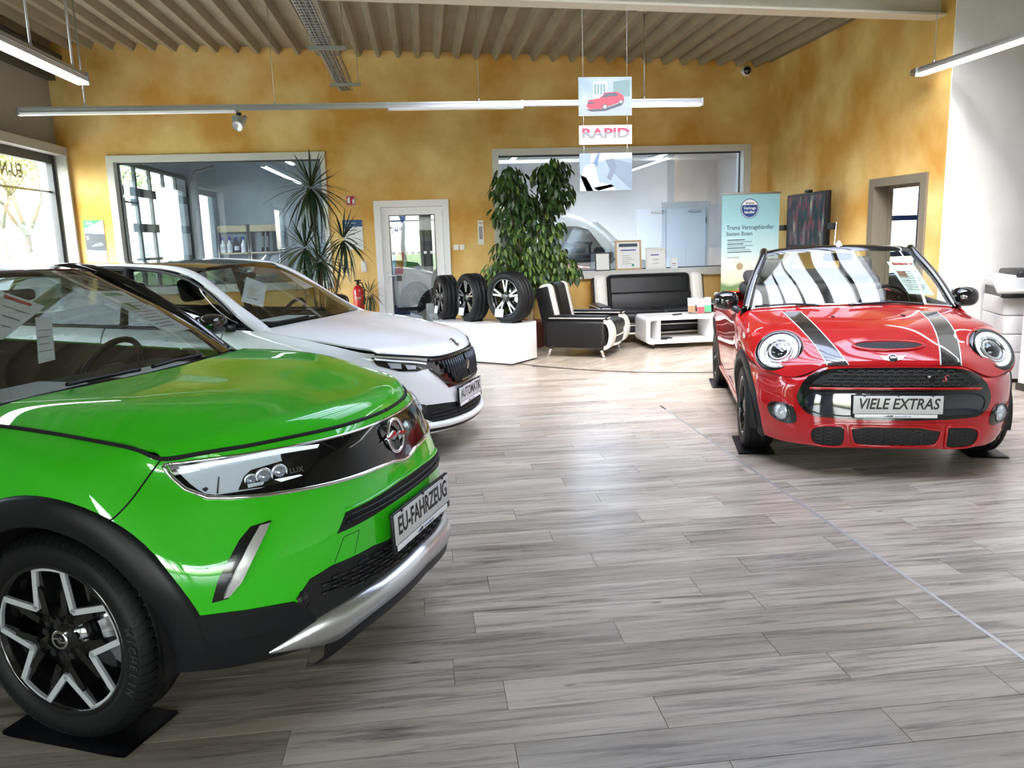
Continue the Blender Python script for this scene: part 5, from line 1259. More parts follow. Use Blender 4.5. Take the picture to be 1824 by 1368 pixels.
# coffee table
t = thing('coffee_table', 'white gloss coffee table with shelf and castors in front of the sofa', 'table', (3.52, 10.82, 0))
def rrect(x0,x1,z0,z1,r,n=6):
    P = []
    for cx, cz, a in ((x1-r,z1-r,0),(x0+r,z1-r,90),(x0+r,z0+r,180),(x1-r,z0+r,270)):
        P += [(cx+r*cos(radians(a+90*k/n)), cz+r*sin(radians(a+90*k/n))) for k in range(n+1)]
    return P
o_, i_ = rrect(-.56,.56,.075,.44,.06), rrect(-.505,.505,.12,.395,.035)
m = MB()
for y0, y1 in ((-.29,.29),):
    n = len(o_); vs = [(p[0],y,p[1]) for y in (y0,y1) for p in o_]+[(p[0],y,p[1]) for y in (y0,y1) for p in i_]
    fs = []
    for k in range(n):
        j = (k+1) % n; fs += [(k,j,n+j,n+k), (2*n+k,3*n+k,3*n+j,2*n+j), (k,2*n+k,2*n+j,j), (n+k,n+j,3*n+j,3*n+k)]
    m.add(vs, fs)
m.build('frame', WHITE, t, True)
rb(-.40,-.35,-.27,.27,.12,.396,.012).build('upright', WHITE, t); rb(.35,.40,-.27,.27,.12,.396,.012).build('upright', WHITE, t)
for x in (-.45,.45):
    for y in (-.22,.22):
        MB().cyl((x,y-.012,.03), .028, .024, 'y', 16).build('castor', PLAS, t); MB().rbox(x-.018,x+.018,y-.018,y+.018,.05,.076,.006).build('castor_fork', CHROME, t)
def small(name, mb, m, label, cat, group=None): return tag(mb.build(name, m), label, cat, group)
small('remote_control', MB().rbox(-.08,.08,-.022,.022,0,.016,.007).xf(Matrix.Translation((3.45,10.72,.441)) @ Matrix.Rotation(.5,4,'Z')), PLAS, 'small black remote control on the coffee table top', 'remote')
small('remote_control', MB().rbox(-.08,.08,-.024,.024,0,.018,.007).xf(Matrix.Translation((3.30,10.72,.121)) @ Matrix.Rotation(-.6,4,'Z')), PLAS, 'black remote control on the coffee table shelf', 'remote')
small('games_controller', MB().rbox(-.05,.05,-.03,.03,0,.03,.012).xf(Matrix.Translation((3.23,10.62,.121))), PLAS, 'short black handset at the left end of the coffee table shelf', 'remote')
h = thing('brochure_holder', 'clear leaflet holder with three leaflets on the coffee table', 'holder', (3.80, 10.80, .441))
MB().rbox(-.16,.16,-.05,.06,0,.006,.002).build('base', glass('clear_acrylic', (.9,.95,.95), f0=.06), h)
LF = [((.55,.75,.80),(.35,.22,.12)), ((.80,.72,.70),(.55,.08,.10)), ((.55,.75,.85),(.10,.40,.22))]
for k, (x, y, z0) in enumerate(((-.115,.0,.02),(0,-.045,.006),(.115,.0,.02))):
    b = MB().box(-.052,.052,-.002,.002,0,.20).xf(Matrix.Translation((x,y,z0)) @ Matrix.Rotation(-.15,4,'X')); lf = b.build('leaflet', mat('leaflet_%d' % k, LF[k][0], .4), h)
    MB().box(-.052,.052,-.003,-.0022,.0,.09).xf(Matrix.Translation((x,y,z0)) @ Matrix.Rotation(-.15,4,'X')).build('printed_panel', mat('leaflet_print_%d' % k, LF[k][1], .4), lf)
    for q in range(3): MB().box(-.04,.02,-.003,-.0022,.12+q*.02,.128+q*.02).xf(Matrix.Translation((x,y,z0)) @ Matrix.Rotation(-.15,4,'X')).build('printed_line', mat('leaflet_ink', (.7,.15,.2), .5), lf)

# tyre stands
A1 = radians(50); 
pl = thing('tyre_plinth', 'white plinth box under the front show wheel', 'plinth', (.985, 10.15, 0), A1); MB().rbox(-.29,.29,-.31,.31,.02,.50,.006,2).build('box', WHITE, pl); MB().box(-.27,.27,-.29,.29,0,.03).build('toe_kick', PLAS, pl)
pl = thing('tyre_plinth', 'second white plinth box behind the front one', 'plinth', (.50, 10.72, 0), A1); MB().rbox(-.29,.29,-.40,.40,.02,.485,.006,2).build('box', WHITE, pl); MB().box(-.27,.27,-.38,.38,0,.03).build('toe_kick', PLAS, pl)
def showwheel(loc, rz, R, label, card=True):
    t = thing('show_wheel', label, 'wheel', loc, rz, 'show wheels on the plinths')
    wheel(None, '', None, R, .225, R*.70, 'split', asthing=t)
    for o in t.children: o.location.z += R
    for y in (-.085,.085): MB().prism([(-.10,0),(.10,0),(.10,.05),(-.10,.05)], 'y', y-.008, y+.008).build('cradle', PLAS, t)
    if card: MB().box(-.09,.05,-.155,-.150,.05,.15).xf(Matrix.Translation((-.06,0,.0)) @ Matrix.Rotation(-.2,4,'X')).build('price_card', mat('card_white', (.8,.8,.8), .5), t)
    return t
showwheel((1.07, 10.08, .501), radians(-48), .325, 'black and silver alloy wheel standing foremost on the plinth')
showwheel((.62, 10.62, .486), radians(-66), .315, 'alloy wheel standing between the two other show wheels')
showwheel((.29, 11.06, .486), radians(-75), .30, 'alloy wheel standing rearmost next to the glazed door')

# roll-up banner
b = thing('rollup_banner', 'pale blue roll-up banner for dealer offers beside the back window', 'banner', (4.60, 11.02, 0), radians(2))
bm = mat('banner_print', (.5,.75,.85), .5); N, L = nodes(bm); bs = N['Principled BSDF']
tc = N.new('ShaderNodeTexCoord'); sp = N.new('ShaderNodeSeparateXYZ'); L.new(tc.outputs['Object'], sp.inputs[0])
rp = N.new('ShaderNodeValToRGB'); mrr = N.new('ShaderNodeMapRange'); mrr.inputs['From Max'].default_value = 2.1; L.new(sp.outputs[2], mrr.inputs[0])
nz = N.new('ShaderNodeTexNoise'); nz.inputs['Scale'].default_value = 2.5; L.new(tc.outputs['Object'], nz.inputs[0])
ma = N.new('ShaderNodeMath'); ma.operation = 'MULTIPLY_ADD'; ma.inputs[1].default_value = .12; L.new(nz.outputs[0], ma.inputs[0]); L.new(mrr.outputs[0], ma.inputs[2]); L.new(ma.outputs[0], rp.inputs[0])
e = rp.color_ramp.elements; e[0].position = .40; e[0].color = (.16,.30,.05,1); e[1].position = .99; e[1].color = (.30,.58,.66,1)
for p_, c_ in ((.44,(.10,.20,.10,1)), (.475,(.55,.62,.45,1)), (.55,(.68,.70,.62,1)), (.66,(.50,.70,.74,1)), (.85,(.33,.62,.70,1))): e.new(p_).color = c_
L.new(rp.outputs[0], bs.inputs['Base Color'])
MB().box(-.425,.425,-.002,.002,.08,2.06).build('print_sheet', bm, b); MB().rbox(-.44,.44,-.015,.015,2.055,2.085,.006).build('top_rail', ALUF, b); MB().rbox(-.45,.45,-.12,.12,0,.09,.02).build('base_cassette', ALUF, b); MB().tube([(0,.02,.05),(0,.012,2.06)], .01, 8).build('pole', ALUF, b)
NAVY = mat('navy_print', (.015,.06,.25), .5); WPR = mat('white_print', (.85,.87,.88), .5); DPR = mat('dark_print', (.03,.06,.10), .5)
def disc(r, c, m, nm, par, d=.003, a0=0, a1=2*pi): 
    pts = [(c[0]+r*cos(a), c[1]+r*sin(a)) for a in lin(a0,a1,40)]; MB().prism(pts, 'y', -d-.001, -d).build(nm, m, par)
disc(.135,(-.02,1.86),NAVY,'badge_rim',b,.002); disc(.125,(-.02,1.86),WPR,'badge_ring',b,.003); disc(.118,(-.02,1.86),NAVY,'badge_disc',b,.004); disc(.117,(-.02,1.86),WPR,'badge_top',b,.005,radians(25),radians(155))
fx = lambda x, z, d=.0065: frame((x,-d,z), (1,0,0), (0,0,1))
text('lettering','truma',.05,DPR,fx(-.02,1.935),b,bold=.02); text('lettering','Vertrags',.052,WPR,fx(-.02,1.865),b,bold=.01); text('lettering','händler',.052,WPR,fx(-.02,1.81),b,bold=.01)
text('lettering','Truma Vertragshändler',.085,DPR,fx(-.355,1.60,.004),b,align='LEFT',width=.70); text('lettering','bieten Ihnen',.085,DPR,fx(-.355,1.515,.004),b,align='LEFT',width=.38)
for k, w_ in enumerate((.26,.36,.24,.38,.27,.34,.36)):
    MB().box(-.34,-.34+w_,-.004,-.003,1.425-k*.028,1.437-k*.028).build('text_line', DPR if k % 2 == 0 else mat('grey_blue_print', (.2,.3,.35), .5), b)
text('lettering','www.truma.de',.03,DPR,fx(-.34,1.19,.004),b,align='LEFT'); disc(.05,(-.30,1.06),mat('seal_mint', (.6,.8,.8), .5),'seal',b); disc(.05,(-.15,1.06),mat('seal_brown', (.35,.28,.18), .5),'seal',b)

# ------------------------------------------------------------------ plants
LEAFD = noise_mat('ficus_leaf', (.010,.032,.008), (.045,.10,.018), 5, .4, 2); LEAFL = noise_mat('ficus_leaf_light', (.07,.15,.025), (.20,.28,.07), 9, .4, 2); BARK = noise_mat('pale_bark', (.20,.13,.06), (.34,.24,.12), 12, .8, 4)
POT = mat('terracotta_pot', (.16,.05,.03), .5)
def leaf_mesh(l, w, droop, m, n=4):
    G = []
    for k in range(n+1):
        s = k/n; ww = w*sin(pi*min(1,.12+.88*s))*.5 if k < n else .0004
        x = l*s; z = -droop*l*s*s; G.append([(x,-ww,z+.12*ww),(x,0,z),(x,ww,z+.12*ww)])
    return MB().grid(G).mesh('leaf', m)
def put_leaf(me, parent, loc, az, pitch, roll=0, sc=1.0):
    o = bpy.data.objects.new('leaf', me); COL.objects.link(o); o.parent = parent; o.location = loc; o.rotation_euler = (roll, pitch, az); o.scale = (sc,sc,sc); return o
fc = thing('potted_ficus', 'tall weeping fig tree with twisted trunks in front of the back window', 'plant', (1.50, 11.35, 0))
MB().lathe([(.13,0),(.19,.02),(.215,.36),(.225,.38),(.205,.38),(.195,.33),(1e-3,.33)], 32).build('pot', POT, fc); MB().cyl((0,0,.32), .19, .02, seg=24).build('soil', mat('soil', (.02,.014,.01), .9), fc)
R = random.Random(3)
for k in range(3):
    P = [(.035*cos(k*2.1+z*5)+.02*z*(k-1), .035*sin(k*2.1+z*5), .33+z) for z in lin(0,1.0,16)]; MB().tube(P, [.026-.008*i/15 for i in range(16)], 8).build('trunk', BARK, fc)
cen = [(-.18,0,1.0),(.22,.0,1.05),(-.05,-.1,1.25),(.33,-.05,1.35),(-.33,0,1.40),(.10,-.08,1.5),(-.15,.05,1.7),(.28,0,1.72),(-.30,0,1.95),(.05,0,1.95),(.30,0,2.1),(-.12,0,2.15),(.42,0,2.2),(-.32,0,2.3),(.25,0,2.45),(-.45,-.05,1.15),(.5,-.05,1.12),(.0,-.1,.95),(.38,.0,2.52),(-.25,0,2.42)]
for c in cen:
    z0 = min(1.25, c[2]-.15); MB().tube([(0.02*c[0],0,max(.9,z0-.3)), (c[0]*.45,c[1]*.4,z0), (c[0]*.9,c[1],c[2]), (c[0]*1.1,c[1],c[2]+.1)], [.012,.009,.006,.003], 5).build('branch', BARK, fc)
lm_ = [leaf_mesh(.125,.048,.25,LEAFD), leaf_mesh(.115,.048,.3,LEAFL)]
rest = {0: MB(), 1: MB()}; nl = 0
for i in range(3400):
    c = R.choice(cen); u = np.array([R.gauss(0,1), R.gauss(0,1)*.8, R.gauss(0,1)]); u /= np.linalg.norm(u); rad = .20*R.random()**.4
    p = (c[0]+u[0]*rad*1.15, c[1]+u[1]*rad*1.2, c[2]+u[2]*rad*.95-.05)
    az = atan2(u[1], u[0])+R.uniform(-.8,.8); pit = R.uniform(.5,1.35); kind = 1 if (R.random() < (.5 if p[2] < 1.75 else .06)) else 0; sc_ = R.uniform(.75,1.15)
    if p[1] < -.10 and nl < 290: put_leaf(lm_[kind], fc, p, az, pit, R.uniform(-.5,.5), sc_); nl += 1
    else:
        mt = Matrix.Translation(p) @ Matrix.Rotation(az,4,'Z') @ Matrix.Rotation(pit,4,'Y') @ Matrix.Rotation(R.uniform(-.5,.5),4,'X') @ Matrix.Scale(sc_,4)
        rest[kind].add([mt @ v.co for v in lm_[kind].vertices], [tuple(f.vertices) for f in lm_[kind].polygons], True)
for k in rest: tag(rest[k].build('foliage', (LEAFD,LEAFL)[k], fc), kind='stuff')
DRAC = noise_mat('dracaena_leaf', (.006,.016,.008), (.02,.05,.018), 6, .35, 2); CANE = mat('cane', (.12,.09,.05), .8)
def dracaena(label, loc, heads, potr=.17, canes=True):
    t = thing('potted_dragon_tree', label, 'plant', loc); R = random.Random(int(loc[0]*100)+5)
    MB().lathe([(potr*.7,0),(potr*.9,.02),(potr,.28),(potr*1.03,.30),(potr*.92,.30),(potr*.9,.26),(1e-3,.26)], 28).build('pot', POT, t)
    lf = [leaf_mesh(.54,.030,.40,DRAC,6), leaf_mesh(.52,.028,.75,DRAC,6), leaf_mesh(.44,.026,.08,DRAC,6)]
    for x, y, z, n, s in heads:
        MB().tube([(x*.2,y*.2,.26),(x*.6,y*.5,.26+(z-.26)*.5),(x,y,z)], [.022,.018,.015], 8).build('cane', CANE, t)
        for k in range(n):
            q = k/n; az = k*2.4+R.uniform(-.2,.2); pit = -1.25+2.35*q**.8+R.uniform(-.12,.12)
            put_leaf(lf[0 if .3 < q < .7 else (1 if q >= .7 else 2)], t, (x+.012*cos(az), y+.012*sin(az), z+.10*(1-q)), az, pit, R.uniform(-.3,.3), s*R.uniform(.8,1.1))
    return t
dracaena('tall dragon tree with three spiky crowns standing left of the glazed door', (-1.45, 11.55, 0), [(-.03,-.05,2.26,88,1.18),(-.16,-.1,1.45,80,1.1),(.36,-.05,1.55,62,.95),(.05,-.25,1.28,60,1.0)], .2)
dracaena('small dragon tree in front of the red fire extinguisher', (-.78, 11.62, 0), [(0,-.05,.78,48,.55)], .13)
# fire extinguisher behind the small plant
x = thing('fire_extinguisher', 'red fire extinguisher standing by the back wall behind the small dragon tree', 'extinguisher', (-.98, 12.10, .45))
REDX = mat('extinguisher_red', (.55,.012,.012), .3, coat=.5)
MB().lathe([(1e-3,0),(.075,0),(.08,.02),(.08,.40),(.06,.46),(.025,.49),(1e-3,.49)], 28).build('cylinder', REDX, x); MB().cyl((0,0,.485),.02,.06).build('valve', PLAS, x); MB().tube([(0,0,.53),(.06,-.02,.52),(.09,-.02,.42),(.085,-.03,.2)], .01, 6).build('hose', PLAS, x); MB().rbox(-.05,.05,-.012,.012,.545,.565,.005).build('handle', PLAS, x)
text('lettering','FEUER',.035,WPR,frame((0,-.082,.30),(1,0,0),(0,0,1)),x)
MB().box(-.06,.06,.075,.19,.05,.09).build('wall_bracket', PLAS, x)
# copier in the alcove
c = thing('office_copier', 'white office copier with tilted touch panel in the alcove behind the cabriolet', 'copier', (6.02, 7.42, 0), radians(-20))
CPW = mat('copier_white', (.60,.61,.62), .4); CPG = mat('copier_dark', (.02,.02,.022), .4)
for k, (z0, z1) in enumerate(((.04,.30),(.305,.48),(.485,.66))):
    d_ = MB().rbox(-.32,.32,-.33,.33,z0,z1,.012).build('paper_drawer', CPW, c); MB().rbox(-.10,.10,-.335,-.328,(z0+z1)/2-.012,(z0+z1)/2+.012,.004).build('drawer_grip', mat('copier_grey', (.4,.41,.42), .4), d_)
MB().rbox(-.32,.32,-.30,.33,.665,.84,.015).build('body', CPW, c); MB().box(-.31,.31,-.28,.32,.84,.93).build('output_bay', CPG, c); MB().rbox(-.33,.33,-.30,.33,.93,1.02,.02).build('scanner', CPW, c); MB().rbox(-.20,.34,-.25,.32,1.02,1.10,.03).build('document_feeder', CPG, c); MB().rbox(-.30,.10,-.2,.3,1.015,1.05,.012).build('feeder_lid', CPW, c)
mt = Matrix.Translation((-.26,-.36,.96)) @ Matrix.Rotation(.55,4,'X')
pn = MB().rbox(-.17,.17,-.11,.11,-.02,.02,.01).xf(mt).build('control_panel', CPW, c); MB().box(-.13,.13,-.08,.08,.02,.022).xf(mt).build('touch_screen', mat('grey_screen', (.42,.43,.44), .2), pn)
MB().rbox(-.36,-.16,-.36,-.28,.84,.93,.015).build('panel_arm', CPG, c)
# ------------------------------------------------------------------ lamps, cable tray, posters
LED = mat('tube_light', (1,1,1), .4, emit=(.95,.98,1.0), es=4.0); PRISM = mat('prismatic_diffuser', (.75,.77,.78), .25, emit=(.9,.95,1), es=.06)
def track(name, label, a, b, parts, sus, w=.065, h=.06):
    """suspended lamp track from a to b; parts [(t0,t1,lit)]; sus [t] suspension points"""
    a, b = Vector(a), Vector(b); L_ = (b-a).length; t = thing(name, label, 'lamp', a, atan2(b.y-a.y, b.x-a.x)); t['group'] = 'suspended lamp tracks'
    MB().box(0,L_,-w/2,w/2,.0,h).build('track', ALUF, t); MB().box(0,L_,-w/2-.006,w/2+.006,h*.55,h*.72).build('track_rib', GALV, t)
    for t0, t1, lit in parts:
        MB().box(t0*L_,t1*L_,-w/2-.012,w/2+.012,-.022,.0).build('lamp_diffuser', LED if lit else PRISM, t)
        for k in (t0,t1): MB().box(k*L_-.012,k*L_+.012,-w/2-.014,w/2+.014,-.024,h+.004).build('end_clamp', STEEL, t)
    for s, thick in sus:
        p = a.lerp(b, s); MB().tube([(s*L_,0,h), (s*L_,0,zc(p.x)-p.z)], thick, 6).build('suspension_rod', ALUF, t); MB().cyl((s*L_,0,h), .016, .03, seg=10).build('suspension_clip', STEEL, t)
    return t
cb = track('light_track', 'long lamp track hung across the hall in front of the yellow wall', (-4.30, 9.65, 3.06), (3.38, 9.65, 3.06), [(0,.30,0),(.52,.72,0),(.83,1,1)], [(.09,.011),(.355,.003),(.655,.003),(.91,.008)])
track('light_track', 'lit lamp track hanging at upper left near the shop windows', (-3.05, 8.18, 3.10), (-3.05, 3.2, 3.10), [(0,1,1)], [(.04,.011),(.2,.011),(.6,.011)], .075, .085)
track('light_track', 'lit lamp track hanging at upper right near the white wall', (5.20, 8.30, 3.10), (5.20, 3.4, 3.10), [(.02,.98,1)], [(.07,.004),(.5,.004)])
s = thing('spotlight', 'silver spotlight clamped under the long lamp track', 'spotlight', (-1.95, 9.65, 3.034))
SILV = mat('silver_paint', (.55,.55,.56), .35, .5)
MB().rbox(-.10,-.02,-.035,.035,-.155,-.03,.006).build('gear_box', mat('grey_green', (.28,.33,.31), .5), s); MB().box(-.05,.0,-.02,.02,-.03,.0).build('adaptor', PLAS, s)
mt = Matrix.Translation((-.01,0,-.10)) @ Matrix.Rotation(radians(35),4,'X') @ Matrix.Rotation(radians(-15),4,'Z')
hd = MB().lathe([(.025,.12),(.035,.08),(.05,.0),(.062,-.10),(.058,-.105),(.045,-.02),(1e-3,.0)], 28, 'y').xf(mt).build('head', SILV, s); MB().lathe([(1e-3,-.07),(.05,-.095)], 20, 'y').xf(mt).build('reflector', LAMPS, s)
# wire cable tray
c = thing('cable_tray', 'galvanised wire cable tray with cables hung below the roof', 'tray', (-.90, 6.5, 3.62))
LN = 5.25
for xx, zz in ((-.10,.06),(-.10,.0),(-.05,.0),(0,.0),(.05,.0),(.10,.0),(.10,.06)): MB().tube([(xx,0,zz),(xx-.04,LN,zz)], .004, 5).build('tray_wire', GALV, c)
for k in range(53):
    y = k*.1; d_ = -.04*y/LN; MB().tube([(-.10+d_,y,.07),(-.10+d_,y,-.004),(.10+d_,y,-.004),(.10+d_,y,.07)], .003, 4).build('cross_wire', GALV, c)
for k in range(5): MB().tube([(-.07+.03*k-.04*q,LN*q,.014+.006*sin(9*q+k*2)) for q in lin(0,1,24)], .011, 6).build('cable', mat('cable_grey', (.10,.10,.10), .5), c)
for y in (2.62,4.66):
    MB().box(-.20,.20,y-.02,y+.02,-.045,-.006).build('support_bar', GALV, c)
    for xx in (-.17,.17): MB().tube([(xx,y,-.04),(xx,y,.50)], .004, 5).build('support_rod', GALV, c)
# hanging posters
PAPW = mat('poster_white', (.60,.62,.64), .4, emit=None)
PST = thing('hanging_poster', 'poster with a small red car on a pale street, topmost of the hanging posters', 'poster', (1.862, 8.1, 2.90))
MB().box(-.267,.267,-.002,.002,-.18,.185).build('sheet', noise_mat('poster_sky', (.24,.34,.42), (.45,.52,.57), 3, .6, 3), PST)
def pol(par, pts, m, nm, d=.003): MB().prism(pts, 'y', -d-.001, -d).build(nm, m, par)
pol(PST, [(-.267,-.18),(.267,-.18),(.267,-.10),(-.05,-.06),(-.267,-.07)], mat('poster_road', (.30,.35,.38), .4), 'printed_road'); pol(PST, [(-.12,-.02),(.02,-.01),(.02,.15),(-.12,.14)], mat('poster_house', (.42,.50,.55), .4), 'printed_building'); pol(PST, [(.08,.0),(.25,.0),(.25,.16),(.08,.14)], mat('poster_trees', (.12,.20,.21), .5), 'printed_trees')
PK = mat('poster_pink_car', (.50,.04,.07), .4); pol(PST, [(-.19,-.09),(-.17,-.03),(-.06,-.015),(.0,.04),(.12,.045),(.18,.01),(.19,-.04),(.06,-.08),(-.03,-.11),(-.16,-.115)], PK, 'printed_car', .004)
pol(PST, [(-.05,-.012),(.005,.032),(.11,.038),(.13,.005),(.03,.0)], mat('poster_dark', (.05,.06,.08), .4), 'printed_window', .005)
pol(PST, [(-.20,-.118),(-.02,-.112),(.19,-.05),(.16,-.085),(.0,-.135),(-.14,-.14)], mat('poster_dark'), 'printed_shadow', .0035)
pol(PST, [(-.18,-.05),(-.12,-.045),(-.10,-.06),(-.17,-.07)], mat('poster_dark'), 'printed_grille', .005)
for q in range(4): pol(PST, [(-.11+q*.03,.02),(-.09+q*.03,.022),(-.09+q*.03,.12),(-.11+q*.03,.118)], mat('poster_trees'), 'printed_window_bay', .0036)
for x, z, r in ((-.005,-.095,.028),(.155,-.05,.022)): disc(r,(x,z),mat('poster_dark'),'printed_wheel',PST,.006); disc(r*.6,(x,z),PAPW,'printed_hub',PST,.007)
P2 = thing('hanging_poster', 'white strip with the word RAPID, middle of the hanging posters', 'poster', (1.862, 8.1, 2.54)); MB().box(-.267,.267,-.002,.002,-.092,.092).build('sheet', PAPW, P2)
text('lettering','RAPID',.125,mat('poster_grey_letters', (.26,.27,.29), .4),frame((0,-.004,.012),(1,0,0),(0,0,1)),P2,width=.48,bold=.03)
def halftext():
    me = text_mesh('RAPID', .125, bold=.03); b = bmesh.new(); b.from_mesh(me)
    bmesh.ops.bisect_plane(b, geom=b.verts[:]+b.edges[:]+b.faces[:], plane_co=(0,.012,0), plane_no=(0,1,0), clear_inner=True); b.to_mesh(me); b.free()
    xs_ = [v.co.x for v in me.vertices]; k = .48/(max(xs_)-min(xs_))
    for v in me.vertices: v.co.x *= k
    me.transform(frame((0,-.0055,.012),(1,0,0),(0,0,1))); me.materials.append(mat('poster_red_letters', (.45,.03,.08), .4)); o = bpy.data.objects.new('lettering', me); COL.objects.link(o); o.parent = P2
halftext()
P3 = thing('hanging_poster', 'poster of a pale car interior, lowest of the hanging posters', 'poster', (1.862, 8.1, 2.18)); MB().box(-.267,.267,-.002,.002,-.18,.185).build('sheet', mat('poster_interior', (.26,.34,.42), .4), P3)
for nm, pts, cc in (('printed_seat', [(-.267,-.10),(-.22,.06),(-.12,.10),(-.07,-.10),(.08,-.13),(.10,-.18),(-.267,-.18)], (.50,.54,.58)), ('printed_trim', [(-.267,-.02),(-.20,-.05),(-.13,-.18),(-.20,-.18)], (.06,.06,.07)), ('printed_dash', [(.02,.10),(.10,.12),(.267,.08),(.267,-.18),(.14,-.06),(.07,.0)], (.16,.22,.28)), ('printed_console', [(.0,.12),(.08,.13),(.11,.05),(.05,-.08),(.01,-.05),(.04,.02)], (.08,.10,.13)), ('printed_window', [(-.16,.08),(-.15,.185),(.267,.185),(.267,.13),(.02,.12)], (.42,.52,.57)), ('printed_shadow', [(-.13,-.15),(.05,-.12),(.09,-.14),(-.08,-.18)], (.05,.05,.06))): pol(P3, pts, mat('poster_'+nm, cc, .4), nm, .003 if nm != 'printed_console' else .004)
pol(P3, [(-.13,.09),(-.08,.185),(-.06,.185),(-.09,.05)], mat('poster_pillar', (.06,.10,.16), .4), 'printed_pillar', .004)
for n_, k_ in {'poster_sky': 0.45, 'poster_road': 0.5, 'poster_house': 0.5, 'poster_trees': 0.6, 'poster_pink_car': 0.55, 'poster_white': 0.55, 'poster_interior': 0.5, 'poster_dark': 0.6, 'poster_printed_seat': 0.5, 'poster_printed_dash': 0.55, 'poster_printed_window': 0.55, 'poster_grey_letters': 0.45, 'poster_red_letters': 0.6}.items():      # darkens the poster colours to offset overexposure
    m_ = MATS[n_]
    for nd in m_.node_tree.nodes:
        if nd.type == 'BSDF_PRINCIPLED': nd.inputs['Base Color'].default_value = [c*k_ for c in nd.inputs['Base Color'].default_value[:3]]+[1]
        if nd.type == 'VALTORGB':
            for e_ in nd.color_ramp.elements: e_.color = [c*k_ for c in e_.color[:3]]+[1]
ST = mat('nylon_line', (.6,.62,.62), .4)
for par, z0, z1 in ((PST,.185,.85),(P2,.092,.18),(P3,.185,.268)):
    for xx in (-.22,.22): MB().tube([(xx,0,z0),(xx,0,z1)], .0015, 4).build('hanging_line', ST, par)

# ------------------------------------------------------------------ things on the walls
def wallthing(name, label, cat, x, z): return thing(name, label, cat, (x, YB, z))
k = wallthing('wall_calendar', 'wall calendar with a dark car picture left of the first window', 'calendar', -4.68, 1.43)
MB().box(-.135,.135,-.012,-.002,-.03,.56).build('pages', mat('calendar_white', (.78,.82,.80), .5), k)
pol(k, [(-.135,.56),(.135,.56),(-.135,.44)], mat('calendar_green', (.03,.28,.10), .5), 'green_header', .0125); pol(k, [(-.135,.38),(.135,.36),(.135,.12),(-.135,.14)], mat('calendar_photo', (.05,.06,.075), .4), 'car_picture', .0125)
text('lettering','2025',.05,WPR,frame((-.06,-.0145,.515),(1,0,0),(0,0,1)),k,bold=.02); text('lettering','5',.075,WPR,frame((-.10,-.0145,.31),(1,0,0),(0,0,1)),k,bold=.02)
pol(k, [(-.06,.20),(-.02,.215),(.04,.24),(.09,.24),(.11,.21),(.10,.195),(-.05,.185)], mat('calendar_car', (.16,.18,.21), .3), 'printed_car', .014)
for r in range(4):
    for q in range(6): MB().box(-.11+q*.04,-.10+q*.04,-.0135,-.0122,.0+r*.026,.008+r*.026).build('date_mark', mat('grey_print'), k)
MB().ring(-.01,.035,.085,.12,.004,.004,.004,.004,-.016,-.0122).build('date_slider', NAVY, k)
def sign(name, label, cat, x0, x1, z0, z1, m): 
    t = wallthing(name, label, cat, (x0+x1)/2, (z0+z1)/2); w, h = (x1-x0)/2, (z1-z0)/2; MB().box(-w,w,-.008,-.001,-h,h).build('plate', m, t); return t, w, h
t, w, h = sign('fire_sign', 'red fire extinguisher sign on the yellow wall above the leaf crown', 'sign', -1.09,-.955,2.10,2.245,mat('sign_red', (.45,.02,.03), .4))
MB().ring(-w+.004,w-.004,-h+.004,h-.004,.005,.005,.005,.005,-.0095,-.008).build('border', WPR, t); pol(t, rrect(-.045,-.012,-.045,.03,.012), WPR, 'pictogram_bottle', .0085); pol(t, [(-.04,.03),(-.015,.03),(-.005,.045),(-.035,.05)], WPR, 'pictogram_valve', .0085); pol(t, [(.015,-.05),(.03,-.03),(.022,.0),(.045,.03),(.052,-.01),(.045,-.045)], WPR, 'pictogram_flame', .0085)
t, w, h = sign('info_board', 'blue and white notice board on the wall left of the glazed door', 'sign', -1.165,-.875,1.455,1.89,mat('board_white', (.76,.79,.78), .5))
pol(t, [(-w,h),(w,h),(w,h-.10),(0,h-.10),(-.02,h-.125),(-w,h-.125)], mat('board_blue', (.02,.08,.22), .4), 'blue_header', .0085); text('lettering','Carla wide',.035,WPR,frame((-.03,-.0105,h-.045),(1,0,0),(0,0,1)),t); text('lettering','Select 2',.03,WPR,frame((-.05,-.0105,h-.085),(1,0,0),(0,0,1)),t)
for q, (w0, zz) in enumerate(((.14,.06),(.10,.0),(.12,-.15))): MB().box(-.07,-.07+w0,-.0095,-.008,zz,zz+.014).build('printed_line', mat('grey_print'), t)
t, w, h = sign('wall_thermometer', 'narrow white thermometer on the wall left of the tree', 'thermometer', .845,.93,1.47,1.83,mat('therm_white', (.78,.78,.74), .5))
MB().box(-.022,.022,-.0095,-.008,-.10,.09).build('scale', mat('therm_scale', (.15,.16,.16), .5), t); MB().tube([(0,-.012,-.10),(0,-.012,.09)], .004, 6).build('glass_tube', WPR, t)
for q, cc in enumerate(((.6,.3,.03),(.05,.12,.4),(.6,.05,.05))): disc(.009,(-.022+q*.022,.14),mat('therm_dot_%d' % q, cc, .5),'emblem_dot',t,.0085)
SWM = mat('switch_white', (.78,.76,.70), .4)
